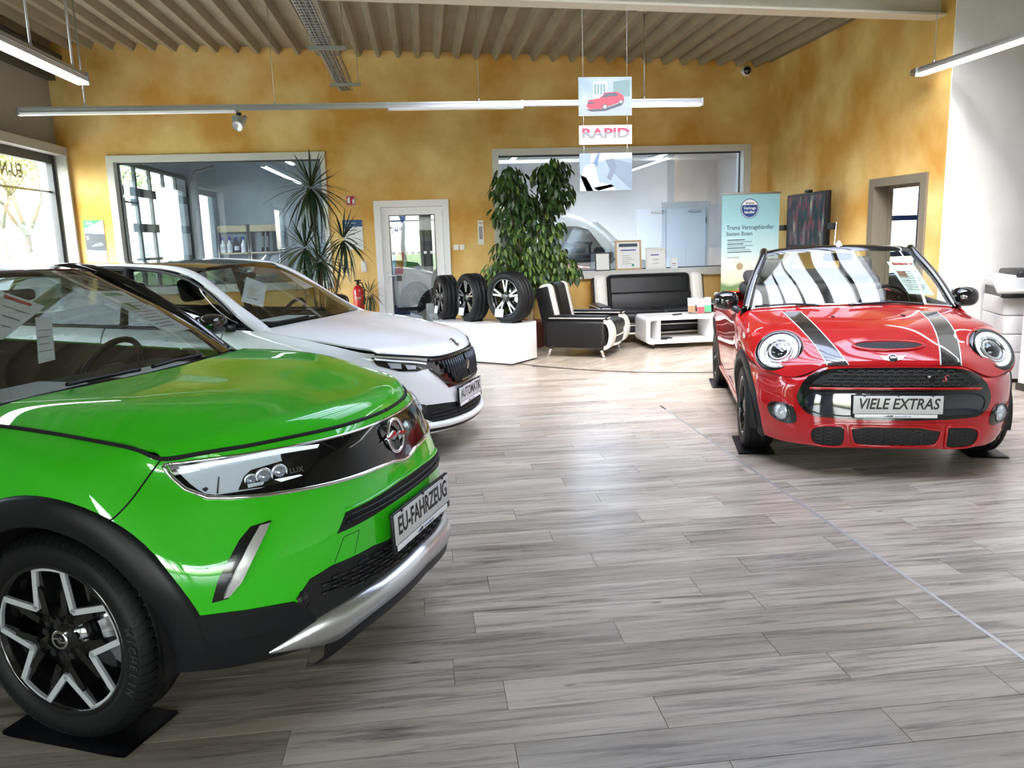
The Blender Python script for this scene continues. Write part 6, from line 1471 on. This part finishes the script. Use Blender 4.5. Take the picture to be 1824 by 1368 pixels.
for lab, x, z, n in (('left light switch of the pair right of the glazed door', .505,1.44,1), ('right light switch of the pair right of the glazed door', .60,1.44,1), ('double light switch left of the glazed door', -.89,1.20,2), ('wall socket low beside the show wheels', .62,.62,1)):
    t = wallthing('light_switch' if 'socket' not in lab else 'wall_socket', lab, 'switch' if 'socket' not in lab else 'socket', x, z)
    MB().rbox(-.041,.041,-.012,-.001,-.041*n,.041*n,.004).build('plate', SWM, t)
    for q in range(n): MB().rbox(-.028,.028,-.017,-.011,-.028+(q-(n-1)/2)*.08,.028+(q-(n-1)/2)*.08,.003).build('rocker', SWM, t)
t = thing('security_camera', 'white dome camera high in the right corner of the back wall', 'camera', (5.0, YB, 3.93)); MB().lathe([(.075,-.002),(.08,-.03),(.06,-.07)], 28, 'y').build('housing', PVC, t); MB().lathe([(.058,-.068),(.045,-.10),(1e-3,-.115)], 24, 'y').build('dome', BLACK, t)
# frames on the window sill
def frm(label, x0, x1, z1, fw, fm, face, y=12.235, lean=.10):
    t = thing('picture_frame', label, 'frame', ((x0+x1)/2, y, 1.011)); w, h = (x1-x0)/2, z1-1.0; mt = Matrix.Rotation(-lean,4,'X')
    MB().ring(-w,w,0,h,fw,fw,fw,fw,-.012,.008).xf(mt).build('moulding', fm, t); MB().box(-w+fw*.8,w-fw*.8,-.004,.0,fw*.8,h-fw*.8).xf(mt).build('certificate', face, t)
    def ln(a,b,zz,th,m): MB().box(a,b,-.0055,-.0042,zz,zz+th).xf(mt).build('printed_line', m, t)
    return t, w, h, ln
CERT = mat('certificate_paper', (.80,.82,.82), .5); GP = mat('grey_print'); BP = mat('blue_print')
YO = 12.22
t, w, h, ln = frm('small black framed blank sheet, leftmost on the window sill', 2.63,2.865,1.28,.016,mat('black_frame', (.015,.015,.017), .4),CERT,YO)
t, w, h, ln = frm('large light wood framed certificate with a landscape strip on the window sill', 2.95,3.36,1.455,.026,mat('light_wood', (.52,.36,.18), .5),CERT,YO)
ln(-w+.06,w-.06,h-.10,.05,mat('landscape_print', (.03,.06,.09), .5)); ln(-.12,.12,h-.16,.018,BP)
for q in range(5): ln(-.10,.02+.03*(q % 3),h-.24-q*.03,.006,GP)
disc(.02,(.06,.075),mat('green_seal', (.05,.35,.25), .5),'seal',t,.03)
t, w, h, ln = frm('white framed certificate with four dots beside the wood framed one', 3.43,3.745,1.33,.032,mat('white_frame', (.76,.76,.74), .4),CERT,YO)
ln(-.08,.05,h-.12,.016,BP); ln(-.05,.05,h-.19,.008,GP)
for q in range(4): ln(-.05+q*.028,-.035+q*.028,.08,.012,GP)
t, w, h, ln = frm('small white card with a photo at the right end of the sill', 3.825,3.935,1.165,.006,mat('white_frame'),CERT,YO); ln(-.03,.03,.07,.012,mat('photo_brown')); ln(-.035,.03,.045,.006,GP)
# television on the side wall
tv = thing('wall_television', 'flat television on a bracket on the yellow side wall', 'television', (5.18, 10.50, 1.65), radians(-90-4))
MB().rbox(-.66,.66,-.035,.03,-.38,.38,.012).build('casing', mat('tv_casing', (.008,.008,.009), .4, spec=.2), tv)
sm_ = mat('tv_screen', (.006,.006,.007), .4, spec=.15); N, L = nodes(sm_); bs = N['Principled BSDF']; tc = N.new('ShaderNodeTexCoord'); mp = N.new('ShaderNodeMapping'); mp.inputs['Scale'].default_value = (5,1,2.2); mp.inputs['Rotation'].default_value = (0,.3,0)
n1 = N.new('ShaderNodeTexNoise'); n1.inputs['Scale'].default_value = 1.5; n1.inputs['Detail'].default_value = 5; rp = N.new('ShaderNodeValToRGB'); L.new(tc.outputs['Object'], mp.inputs[0]); L.new(mp.outputs[0], n1.inputs[0]); L.new(n1.outputs[0], rp.inputs[0])
e = rp.color_ramp.elements; e[0].position = .42; e[0].color = (.004,.012,.018,1); e[1].position = .72; e[1].color = (.35,.34,.20,1); e.new(.50).color = (.02,.04,.05,1); e.new(.56).color = (.16,.02,.025,1); e.new(.62).color = (.05,.12,.13,1)
L.new(rp.outputs[0], bs.inputs['Emission Color']); bs.inputs['Emission Strength'].default_value = .4
MB().box(-.61,.61,-.0365,-.035,-.31,.34).build('screen', sm_, tv)
MB().box(-.03,.03,.03,.17,-.08,.08).build('wall_bracket', PLAS, tv); MB().rbox(-.07,.07,-.03,.03,.385,.42,.008).build('webcam', PLAS, tv)
for sx in (-1,1):
    sp = MB().rbox(min(sx*.74,sx*.90),max(sx*.74,sx*.90),-.05,.01,-.11,-.03,.008).build('side_speaker', PLAS, tv); MB().box(min(sx*.60,sx*.76),max(sx*.60,sx*.76),.0,.02,-.08,-.06).build('speaker_arm', PLAS, tv)
# black floor trays under the tyres
def tray(car, x, y, label):
    c_, s_ = cos(car.th), sin(car.th); t = thing('tyre_tray', label, 'tray', (car.X+c_*x-s_*y, car.Y+s_*x+c_*y, 0), car.th); t['group'] = 'black trays under the tyres'
    G = [[(u,v,.003+.028*max(0,abs(u)/.25-.55)**1.2) for v in (-.125,0,.125)] for u in lin(-.25,.25,17)]; MB().grid(G).grid([[(p[0],p[1],max(.0012,p[2]-.008)) for p in r] for r in G], flip=True).build('sheet', PLAS, t)
tray(G, 0, -.79, 'black plastic tray under the near front tyre of the green car'); tray(G, 0, .79, 'black plastic tray under the far front tyre of the green car')
tray(M, 0, -.76, 'black plastic tray under the left front tyre of the red car'); tray(M, 0, .76, 'black plastic tray under the right front tyre of the red car'); tray(M, -2.495, -.76, 'black plastic tray under the left rear tyre of the red car')
# ------------------------------------------------------------------ rooms behind the back wall
BLUEG = noise_mat('blue_grey_wall', (.36,.42,.50), (.46,.52,.60), 1.2, .7, 3); LGW = noise_mat('light_grey_wall', (.50,.51,.53), (.56,.57,.59), 1.0, .7, 3)
YA = 18.8
wall('wall_workshop_far', BLUEG, 'y', YA, YA+.2, XL-.25, -.75, -.02, 3.7, [])
SD = (13.55, 18.35, .05, 3.05)
wall('wall_workshop_left', BLUEG, 'x', XL-.25, XL, YB+.24, YA, -.02, 3.7, [SD])
wall('wall_partition', LGW, 'x', -.95, -.80, YB+.24, YA, -.02, 3.7, [])
wall('wall_delivery_far', LGW, 'y', YA, YA+.2, -.75, 7.2, -.02, 3.7, [])
wall('wall_delivery_right', LGW, 'x', 7.0, 7.2, 12.54, YA, -.02, 3.7, [])
struct('ceiling_workshop', MB().box(XL-.25,-.80,YB+.24,YA,3.55,3.7), mat('dim_ceiling', (.25,.25,.24), .8))
m = MB(); RL = (0.2,4.0,13.4,16.4)  # roof opening added to light the delivery room and van
for a in ((-.80,RL[0],YB+.24,YA),(RL[1],7.2,YB+.24,YA),(RL[0],RL[1],YB+.24,RL[2]),(RL[0],RL[1],RL[3],YA)): m.box(*a,3.55,3.7)
struct('ceiling_delivery', m, mat('white_ceiling', (.7,.7,.7), .8)); portal(((RL[0]+RL[1])/2,(RL[2]+RL[3])/2,3.75),(0,0,0),RL[1]-RL[0],RL[3]-RL[2])
struct('floor_back_rooms', MB().box(XL-.25,7.2,YB+.1,YA,-.15,-.006), mat('grey_screed', (.30,.30,.31), .5))
portal((XL-.3,(SD[0]+SD[1])/2,1.5),(0,radians(-90),0),3.0,SD[1]-SD[0])
# glazed sectional door
s = thing('sectional_door', 'glazed sectional door with dark frames in the room behind the first window', 'door', (XL+.05, 15.95, 0)); s['kind'] = 'structure'; del s['category']
DKG = mat('dark_green_grey_frame', (.05,.058,.055), .45); W_ = 4.8; rows = [.05,.70,1.32,1.93,2.55,3.02]
for r in range(5):
    p = MB().box(-.02,.03,-W_/2,W_/2,rows[r]-.075,rows[r]+.075).build('rail', DKG, s)
MB().box(-.02,.03,-W_/2,W_/2,2.98,3.06).build('rail', DKG, s)
for k in range(7): 
    y = -W_/2+W_*k/6; MB().box(-.02,.03,y-.045,y+.045,.05,3.02).build('stile', DKG, s)
for k in range(6):
    for r in range(5): MB().box(.002,.006,-W_/2+W_*k/6+.045,-W_/2+W_*(k+1)/6-.045,rows[r]+.075,(rows[r+1]-.075 if r < 4 else 2.98)).build('pane', PANE if k < 5 else mat('white_panel', (.7,.71,.73), .5), s)
MB().box(.03,.05,-W_/2+W_*1/6+.02,-W_/2+W_*2/6-.02,.05,2.38).build('wicket_frame', DKG, s) if False else MB().ring(-W_/2+W_/6+.03,-W_/2+W_/3-.03,.06,2.42,.09,.09,.1,.12,.03,.06,'x').build('wicket_door', DKG, s)
MB().tube([(.08,W_/2+.05,0),(.08,W_/2+.05,2.9),(.2,W_/2+.05,3.15),(.6,W_/2+.05,3.25)], .035, 8).build('guide_rail', GALV, s)
# display shelves with bottles
def shelf(label, x0, x1, tint):
    t = thing('display_shelf', label, 'shelf', ((x0+x1)/2, 18.45, 0)); w = (x1-x0)/2
    for sx in (-1,1): MB().tube([(sx*w,0,0),(sx*w,0,2.02)], .022, 8).build('post', STEEL, t)
    MB().box(-w,w,-.02,.02,1.86,2.0).build('header_board', mat('tan_board', (.50,.42,.30), .6), t); MB().box(-w,w,.10,.13,.3,1.86).build('back_panel', mat('panel_blue_grey', (.22,.26,.33), .6), t)
    for z in (1.40,.9,.4): MB().box(-w,w,-.12,.12,z-.015,z+.015).build('shelf_board', mat('tan_board'), t)
    return t
shelf('display shelf with four blue capped bottles seen through the first window', -4.46,-3.82,0); shelf('display shelf with dark tubes seen through the first window', -3.77,-3.16,1)
for k in range(4):
    b = thing('cleaner_bottle', ['first','second','third','last'][k]+' from the left of the blue capped bottles on the shelf', 'bottle', (-4.36+k*.148, 18.42, 1.416), 0, 'blue capped bottles')
    MB().lathe([(1e-3,0),(.055,0),(.058,.02),(.058,.17),(.03,.23),(.022,.26),(.022,.28)], 20).build('bottle_body', mat('bottle_pale', (.70,.74,.80), .3) if k != 2 else mat('bottle_dark', (.03,.03,.04), .3), b); MB().lathe([(.026,.275),(.028,.335),(1e-3,.338)], 16).build('cap', mat('cap_blue', (.03,.07,.40), .4), b); MB().lathe([(.0585,.05),(.0585,.14)], 20).build('paper_label', mat('label_blue_white', (.5,.56,.7), .5), b)
for k in range(2):
    b = thing('tube_tool', ['left','right'][k]+' dark tube leaning in the display shelf', 'tool', (-3.50+k*.10, 18.36, 1.416)); mt = Matrix.Rotation(.08,4,'Y')
    MB().rbox(-.03,.03,-.03,.03,.004,.44,.012).xf(mt).build('tube_body', PLAS, b); MB().rbox(-.02,.02,-.034,-.028,.1,.34,.004).xf(mt).build('tube_label', mat('grey_print'), b)
def tubelamp(label, x, y0, y1, z=3.2):
    t = thing('tube_lamp', label, 'lamp', (x, y0, z)); MB().box(-.05,.05,0,y1-y0,0,.06).build('housing', ALUF, t); MB().box(-.04,.04,.02,y1-y0-.02,-.02,0).build('tube', mat('tube_light_dim', (1,1,1), .4, emit=(.95,.98,1), es=5.0), t)
    for y in (.3,y1-y0-.3): MB().tube([(0,y,.06),(0,y,3.55-z)], .004, 5).build('rod', ALUF, t)
tubelamp('tube lamp in the workshop seen through the first window', -2.6, 13.6, 17.6); tubelamp('tube lamp above the van seen through the wide window', 2.0, 13.4, 18.2); tubelamp('tube lamp at the right of the delivery room', 5.2, 13.4, 18.2)
t = thing('light_track', 'dark bar hung across the far wall of the delivery room', 'bar', (4.2, 17.4, 3.10)); MB().box(-3.2,3.2,-.03,.03,0,.07).build('bar', ALUF, t)
for x in (-2.4,0,2.4): MB().tube([(x,0,.07),(x,0,.45)], .004, 5).build('rod', ALUF, t)
# double doors in the far wall
d = thing('double_door', 'pale grey double door with closers in the far wall of the delivery room', 'door', (6.0, YA, 0)); d['kind'] = 'structure'; del d['category']
for a, b in ((-.98,-.25),(-.24,.72)): MB().rbox(a,b,-.05,-.002,.01,2.12,.006).build('leaf', mat('door_pale_blue', (.56,.62,.70), .45), d)
for x in (-.6,.3): MB().rbox(x-.02,x+.28,-.11,-.05,2.02,2.08,.01).build('closer', ALUF, d)
MB().rbox(-.31,-.27,-.10,-.05,1.0,1.14,.01).build('handle', PLAS, d)
for z in (.4,1.75): MB().cyl((.73,-.05,z), .014, .14, seg=10).build('hinge', PLAS, d)
# camper van in the delivery room
VW_ = mat('van_white', (.62,.64,.65), .3, 0, 1.0)
v = thing('camper_van', 'white camper van parked in the room behind the back wall', 'van', (-.52, 14.05, 0))
side_p = [(0.02,.42),(0,.62),(.01,1.0),(.07,1.45),(.16,1.84),(.24,1.93),(.40,1.965),(1.6,1.985),(2.8,1.97),(3.22,1.93),(3.50,1.80),(3.92,1.42),(4.15,1.19),(4.30,1.13),(4.62,1.06),(4.82,.95),(4.90,.78),(4.90,.46),(4.80,.36),(.2,.34)]
G_ = []
cv = curve([(p[0],0,p[1]) for p in side_p+[side_p[0]]], 90)[:, (0,2)]
for y, ins in ((0,.10),(.02,.045),(.06,.012),(.16,0),(.95,0),(1.74,0),(1.84,.012),(1.88,.045),(1.90,.10)):
    row = []
    for x, z in cv:
        cx, cz = 2.3, 1.15; k = 1-ins*.9; ty = .0
        tz = max(0, z-1.05)*.16
        yy_ = y+(tz if y < .9 else -tz)
        row.append((cx+(x-cx)*(1-ins*.35), yy_, cz+(z-cz)*(1-ins*1.0)))
    G_.append(row)
mb = MB().grid(G_, closev=True); n_ = len(cv)
for yi in (0,8): mb.add([G_[yi][k] for k in range(n_)], [tuple(range(n_)) if yi else tuple(range(n_-1,-1,-1))])
mb.build('body', VW_, v, True)
def vquad(pts, nm, m, y=-.006, t=.02):
    f = lambda x, z: (y+max(0,z-1.05)*.16)
    MB().add([(x,f(x,z),z) for x, z in pts]+[(x,f(x,z)+t,z) for x, z in pts], [tuple(range(len(pts)))]+[(i,(i+1) % len(pts),(i+1) % len(pts)+len(pts),i+len(pts)) for i in range(len(pts))]).build(nm, m, v)
vquad([(.22,1.12),(1.18,1.10),(1.18,1.72),(.30,1.74)],'rear_side_window',CARGL); vquad([(1.30,1.10),(2.42,1.10),(2.42,1.72),(1.30,1.72)],'sliding_door_window',CARGL); vquad([(2.56,1.08),(3.86,1.10),(3.45,1.66),(3.25,1.72),(2.56,1.72)],'front_door_window',BLACK); vquad([(3.55,1.10),(3.95,1.10),(3.80,1.25)],'mirror_panel',PLAS,-.008)
vquad([(.02,.42),(4.86,.42),(4.86,.36),(.05,.36)],'sill_trim',PLAS); vquad([(.03,1.0),(.16,1.0),(.20,1.36),(.08,1.38)],'tail_lamp',mat('tail_lamp_red', (.40,.012,.012), .15, coat=1),-.014,.04); vquad([(.05,.88),(.14,.88),(.14,.97),(.05,.97)],'fuel_flap_line',SEAM,-.0065,.004)
vquad([(1.24,.42),(1.246,.42),(1.246,1.80),(1.24,1.80)],'panel_gap',SEAM,-.0065,.004); vquad([(2.49,.42),(2.496,.42),(2.496,1.80),(2.49,1.80)],'panel_gap',SEAM,-.0065,.004); vquad([(1.25,.98),(2.48,.98),(2.48,1.0),(1.25,1.0)],'slide_rail',SEAM,-.0065,.004)
WSX = [(3.60,1.80),(4.16,1.22)]
MB().add([(3.62,.25,1.755),(3.62,1.65,1.755),(4.20,1.78,1.21),(4.20,.12,1.21)], [(0,1,2,3)]).xf(Matrix.Translation((.03,0,.03))).build('windscreen', CARGL, v)
for x in (.78,4.02):
    disc_ = [(x+.40*cos(a), .36+.40*sin(a)) for a in lin(-.15,pi+.15,30)]; MB().prism(disc_, 'y', -.010, .01).build('wheel_arch', DARK, v)
    wheel(v, 'wheel', (x,.10,.335), .335, .215, .215, 'silver', detail=False)
MB().rbox(3.66,3.84,-.24,-.02,1.06,1.28,.05).build('door_mirror', BLACK, v); MB().rbox(4.60,4.86,-.012,.06,.78,.94,.03).build('headlamp', LAMPS, v)
MB().rbox(.3,3.1,.12,1.78,1.985,2.10,.05).build('pop_top_roof', VW_, v)
# blue banner left of the van
b = thing('blue_banner', 'dark blue banner with white lettering seen through the glazed door', 'banner', (-.62, 13.75, 0)) if False else None
t = thing('blue_banner', 'dark blue banner with white lettering seen through the glazed door', 'banner', (-.54, 16.4, 0))
MB().box(-.23,.23,-.002,.002,.08,2.06).build('print_sheet', mat('banner_navy', (.02,.05,.16), .5), t); MB().box(-.23,.23,-.004,-.0025,.9,1.66).build('pale_panel', mat('banner_pale', (.55,.68,.85), .5), t); MB().rbox(-.25,.25,-.08,.08,0,.08,.02).build('base_cassette', ALUF, t)
for tx, z, mm, sz in (('CLEVER',1.82,WPR,.115),('MOBIL',1.50,NAVY,.13),('FÜR',1.33,NAVY,.12),('UNSER',1.17,NAVY,.11)): text('lettering', tx, sz, mm, frame((0,-.006,z),(1,0,0),(0,0,1)), t, width=.40, bold=.02)

# ------------------------------------------------------------------ office seen through the open doorway
wall('wall_office_far', WALLW, 'y', 12.3, 12.5, XR+.25, 10.6, 0, 3.2, [(6.2,9.6,.75,2.55)])
wall('wall_office_right', WALLW, 'x', 10.4, 10.6, 8.13, 12.3, 0, 3.2, []); struct('ceiling_office', MB().box(XR+.2,10.6,8.13,12.3,3.0,3.1), mat('white_ceiling')); struct('floor_office', MB().box(XR+.02,10.6,8.13,12.3,-.15,-.006), mat('grey_screed'))
struct('wall_office_front', MB().box(7.4,10.6,7.93,8.13,0,3.2), WALLW)
w = thing('window_9', 'office window with blue grey frames', 'window', (7.9, 12.35, .75)); w['kind'] = 'structure'; del w['category']
BGF = mat('blue_grey_frame', (.13,.16,.22), .45)
fr_ = MB().ring(-1.7,1.7,0,1.8,.06,.06,.06,.06,-.04,.04)
for x in (-.62,.55): fr_.box(x-.05,x+.05,-.04,.04,.06,1.74)
for z in (.36,.93): fr_.box(-1.64,-.67,-.035,.035,z-.04,z+.04).box(-.57,.50,-.035,.035,z-.04,z+.04).box(.60,1.64,-.035,.035,z-.04,z+.04)
fr_.build('frame', BGF, w); MB().box(-1.66,1.66,-.003,.003,.04,1.76).build('pane', PANE, w)
portal((7.9,12.6,1.65),(radians(-90),0,0),3.4,1.8)
cur = thing('blue_curtain', 'blue curtain with yellow patches hanging at the office window', 'curtain', (7.84, 11.9, .9))
G_ = [[(x*.38-.19, .03*sin(x*22), z) for x in lin(0,1,40)] for z in (0,.7,1.45)]
MB().grid(G_).build('cloth', noise_mat('curtain_blue', (.01,.04,.22), (.02,.07,.35), 4, .7), cur)
for x, z in ((-.1,.55),(.05,.75),(-.12,.35)): MB().prism([(x-.05,z),(x+.03,z+.03),(x+.05,z+.12),(x-.04,z+.10)], 'y', -.045, -.04).build('yellow_patch', mat('curtain_yellow', (.5,.40,.06), .7), cur)
MB().tube([(-.3,0,1.46),(.35,0,1.46)], .012, 8).build('curtain_rod', STEEL, cur)
for x_ in (-.28,.33): MB().tube([(x_,0,1.46),(x_,.40,1.46)], .01, 6).build('rod_bracket', STEEL, cur)
cb_ = thing('office_cabinet', 'blue grey office cabinet below the office window', 'cabinet', (7.86, 11.5, 0)); MB().rbox(-.35,.45,-.22,.22,0,1.22,.01).build('carcass', mat('cabinet_blue', (.06,.10,.17), .5), cb_); MB().rbox(-.33,.04,-.235,-.222,.04,1.19,.006).build('door', mat('cabinet_blue'), cb_); MB().rbox(.06,.43,-.235,-.222,.04,1.19,.006).build('door', mat('cabinet_blue'), cb_)
pp_ = thing('desk_plant', 'small dark plant on the office sill', 'plant', (7.30, 12.15, .79)); MB().lathe([(.04,0),(.055,.09),(1e-3,.09)], 16).build('pot', POT, pp_)
for k in range(14): put_leaf(leaf_mesh(.14,.03,.3,DRAC,4) if k == 0 else bpy.data.meshes['leaf' if 'leaf' in bpy.data.meshes else 0], pp_, (0,0,.1), k*2.4, -1.2+.06*k, 0, 1.0)
struct('trim_5', MB().box(6.15,9.65,12.02,12.3,.75,.79), WALLW)

# ------------------------------------------------------------------ outdoors
struct('ground_outside', MB().box(-70,70,-70,-7.3,-.25,-.06).box(-70,-5.35,-7.3,70,-.25,-.06).box(10.65,70,-7.3,12.55,-.25,-.06).box(7.25,70,12.55,70,-.25,-.06).box(-5.35,7.25,19.0,70,-.25,-.06), noise_mat('spring_grass', (.10,.17,.04), (.22,.28,.08), .8, .9, 6))
struct('forecourt', MB().box(-11,-5.36,-8,26,-.06,-.03).box(-11,12,-15,-7.3,-.06,-.03), mat('pale_paving', (.34,.34,.33), .9))
struct('facade_shade_slab', MB().box(-5.4,5.8,-9.6,-7.05,3.25,3.5), GREYW)  # unseen slab, added to cut the sky light entering the front windows
for x_ in (-5.0,0,5.4): struct('shade_slab_post', MB().box(x_-.1,x_+.1,-9.5,-9.3,-.05,3.25), GREYW)  # posts added to carry the unseen shading slab
YLF = noise_mat('spring_leaf', (.16,.22,.04), (.34,.38,.10), 3, .6, 2); TBK = mat('tree_bark', (.10,.085,.065), .9)
def tree(x, y, h, label, seed):
    t = thing('spring_tree', label, 'tree', (x, y, -.06)); R = random.Random(seed); tips = []
    tr = MB()
    def grow(p, d, l, r, lev):
        q = p+d*l; tr.tube([p, (p+q)/2+Vector((R.uniform(-.05,.05)*l,R.uniform(-.05,.05)*l,0)), q], [r,r*.85,r*.65], 5)
        tips.append((q, lev))
        if lev >= 4: return
        for k in range(3 if lev < 3 else 2):
            a = R.uniform(0,2*pi); s = R.uniform(.35,.8); nd = (d+Vector((cos(a)*s,sin(a)*s,R.uniform(-.1,.3)))).normalized(); grow(q, nd, l*R.uniform(.6,.8), r*.6, lev+1)
    grow(Vector((0,0,0)), Vector((0,0,1)), h*.28, h*.018, 0); tr.build('trunk', TBK, t)
    lf = MB()
    for q, lev in tips:
        if lev < 2: continue
        for k in range(26):
            c = q+Vector((R.gauss(0,.45),R.gauss(0,.45),R.gauss(0,.4))); s = R.uniform(.05,.11); a = Vector((R.gauss(0,1),R.gauss(0,1),R.gauss(0,1))).normalized()*s; b = a.cross(Vector((R.gauss(0,1),R.gauss(0,1),R.gauss(0,1)))).normalized()*s*.6
            lf.add([c-a,c+b,c+a,c-b], [(0,1,2,3)])
    tag(lf.build('foliage', YLF, t), kind='stuff'); return t
tl = ['spring tree nearest the left shop window', 'spring tree further along outside the left window', 'slim spring tree outside left behind the others', 'far spring tree outside the left window', 'spring tree outside the sectional door', 'far spring tree beyond the sectional door']
for k, (x, y, h) in enumerate(((-13,20,8),(-17,26,8),(-15,33,8),(-23,37,9),(-16,43,9),(-25,52,11))): tree(x, y, h, tl[k], 11+k)
for k, (x, y, h) in enumerate(((-9,-19,8),(-1,-21,9),(7,-19,8),(13,-24,9))): tree(x, y, h, ['left','second','third','right'][k]+' street tree beyond the front glazing', 31+k)
fn = thing('mesh_fence', 'grey mesh fence beyond the forecourt outside', 'fence', (-11.5, 20, -.06))
for k in range(13): MB().box(-.03,.03,-16+k*2.7-.03,-16+k*2.7+.03,0,1.5).build('post', GALV, fn)
for z in (.2,.8,1.4): MB().box(-.01,.01,-16,16.4,z-.015,z+.015).build('rail', GALV, fn)
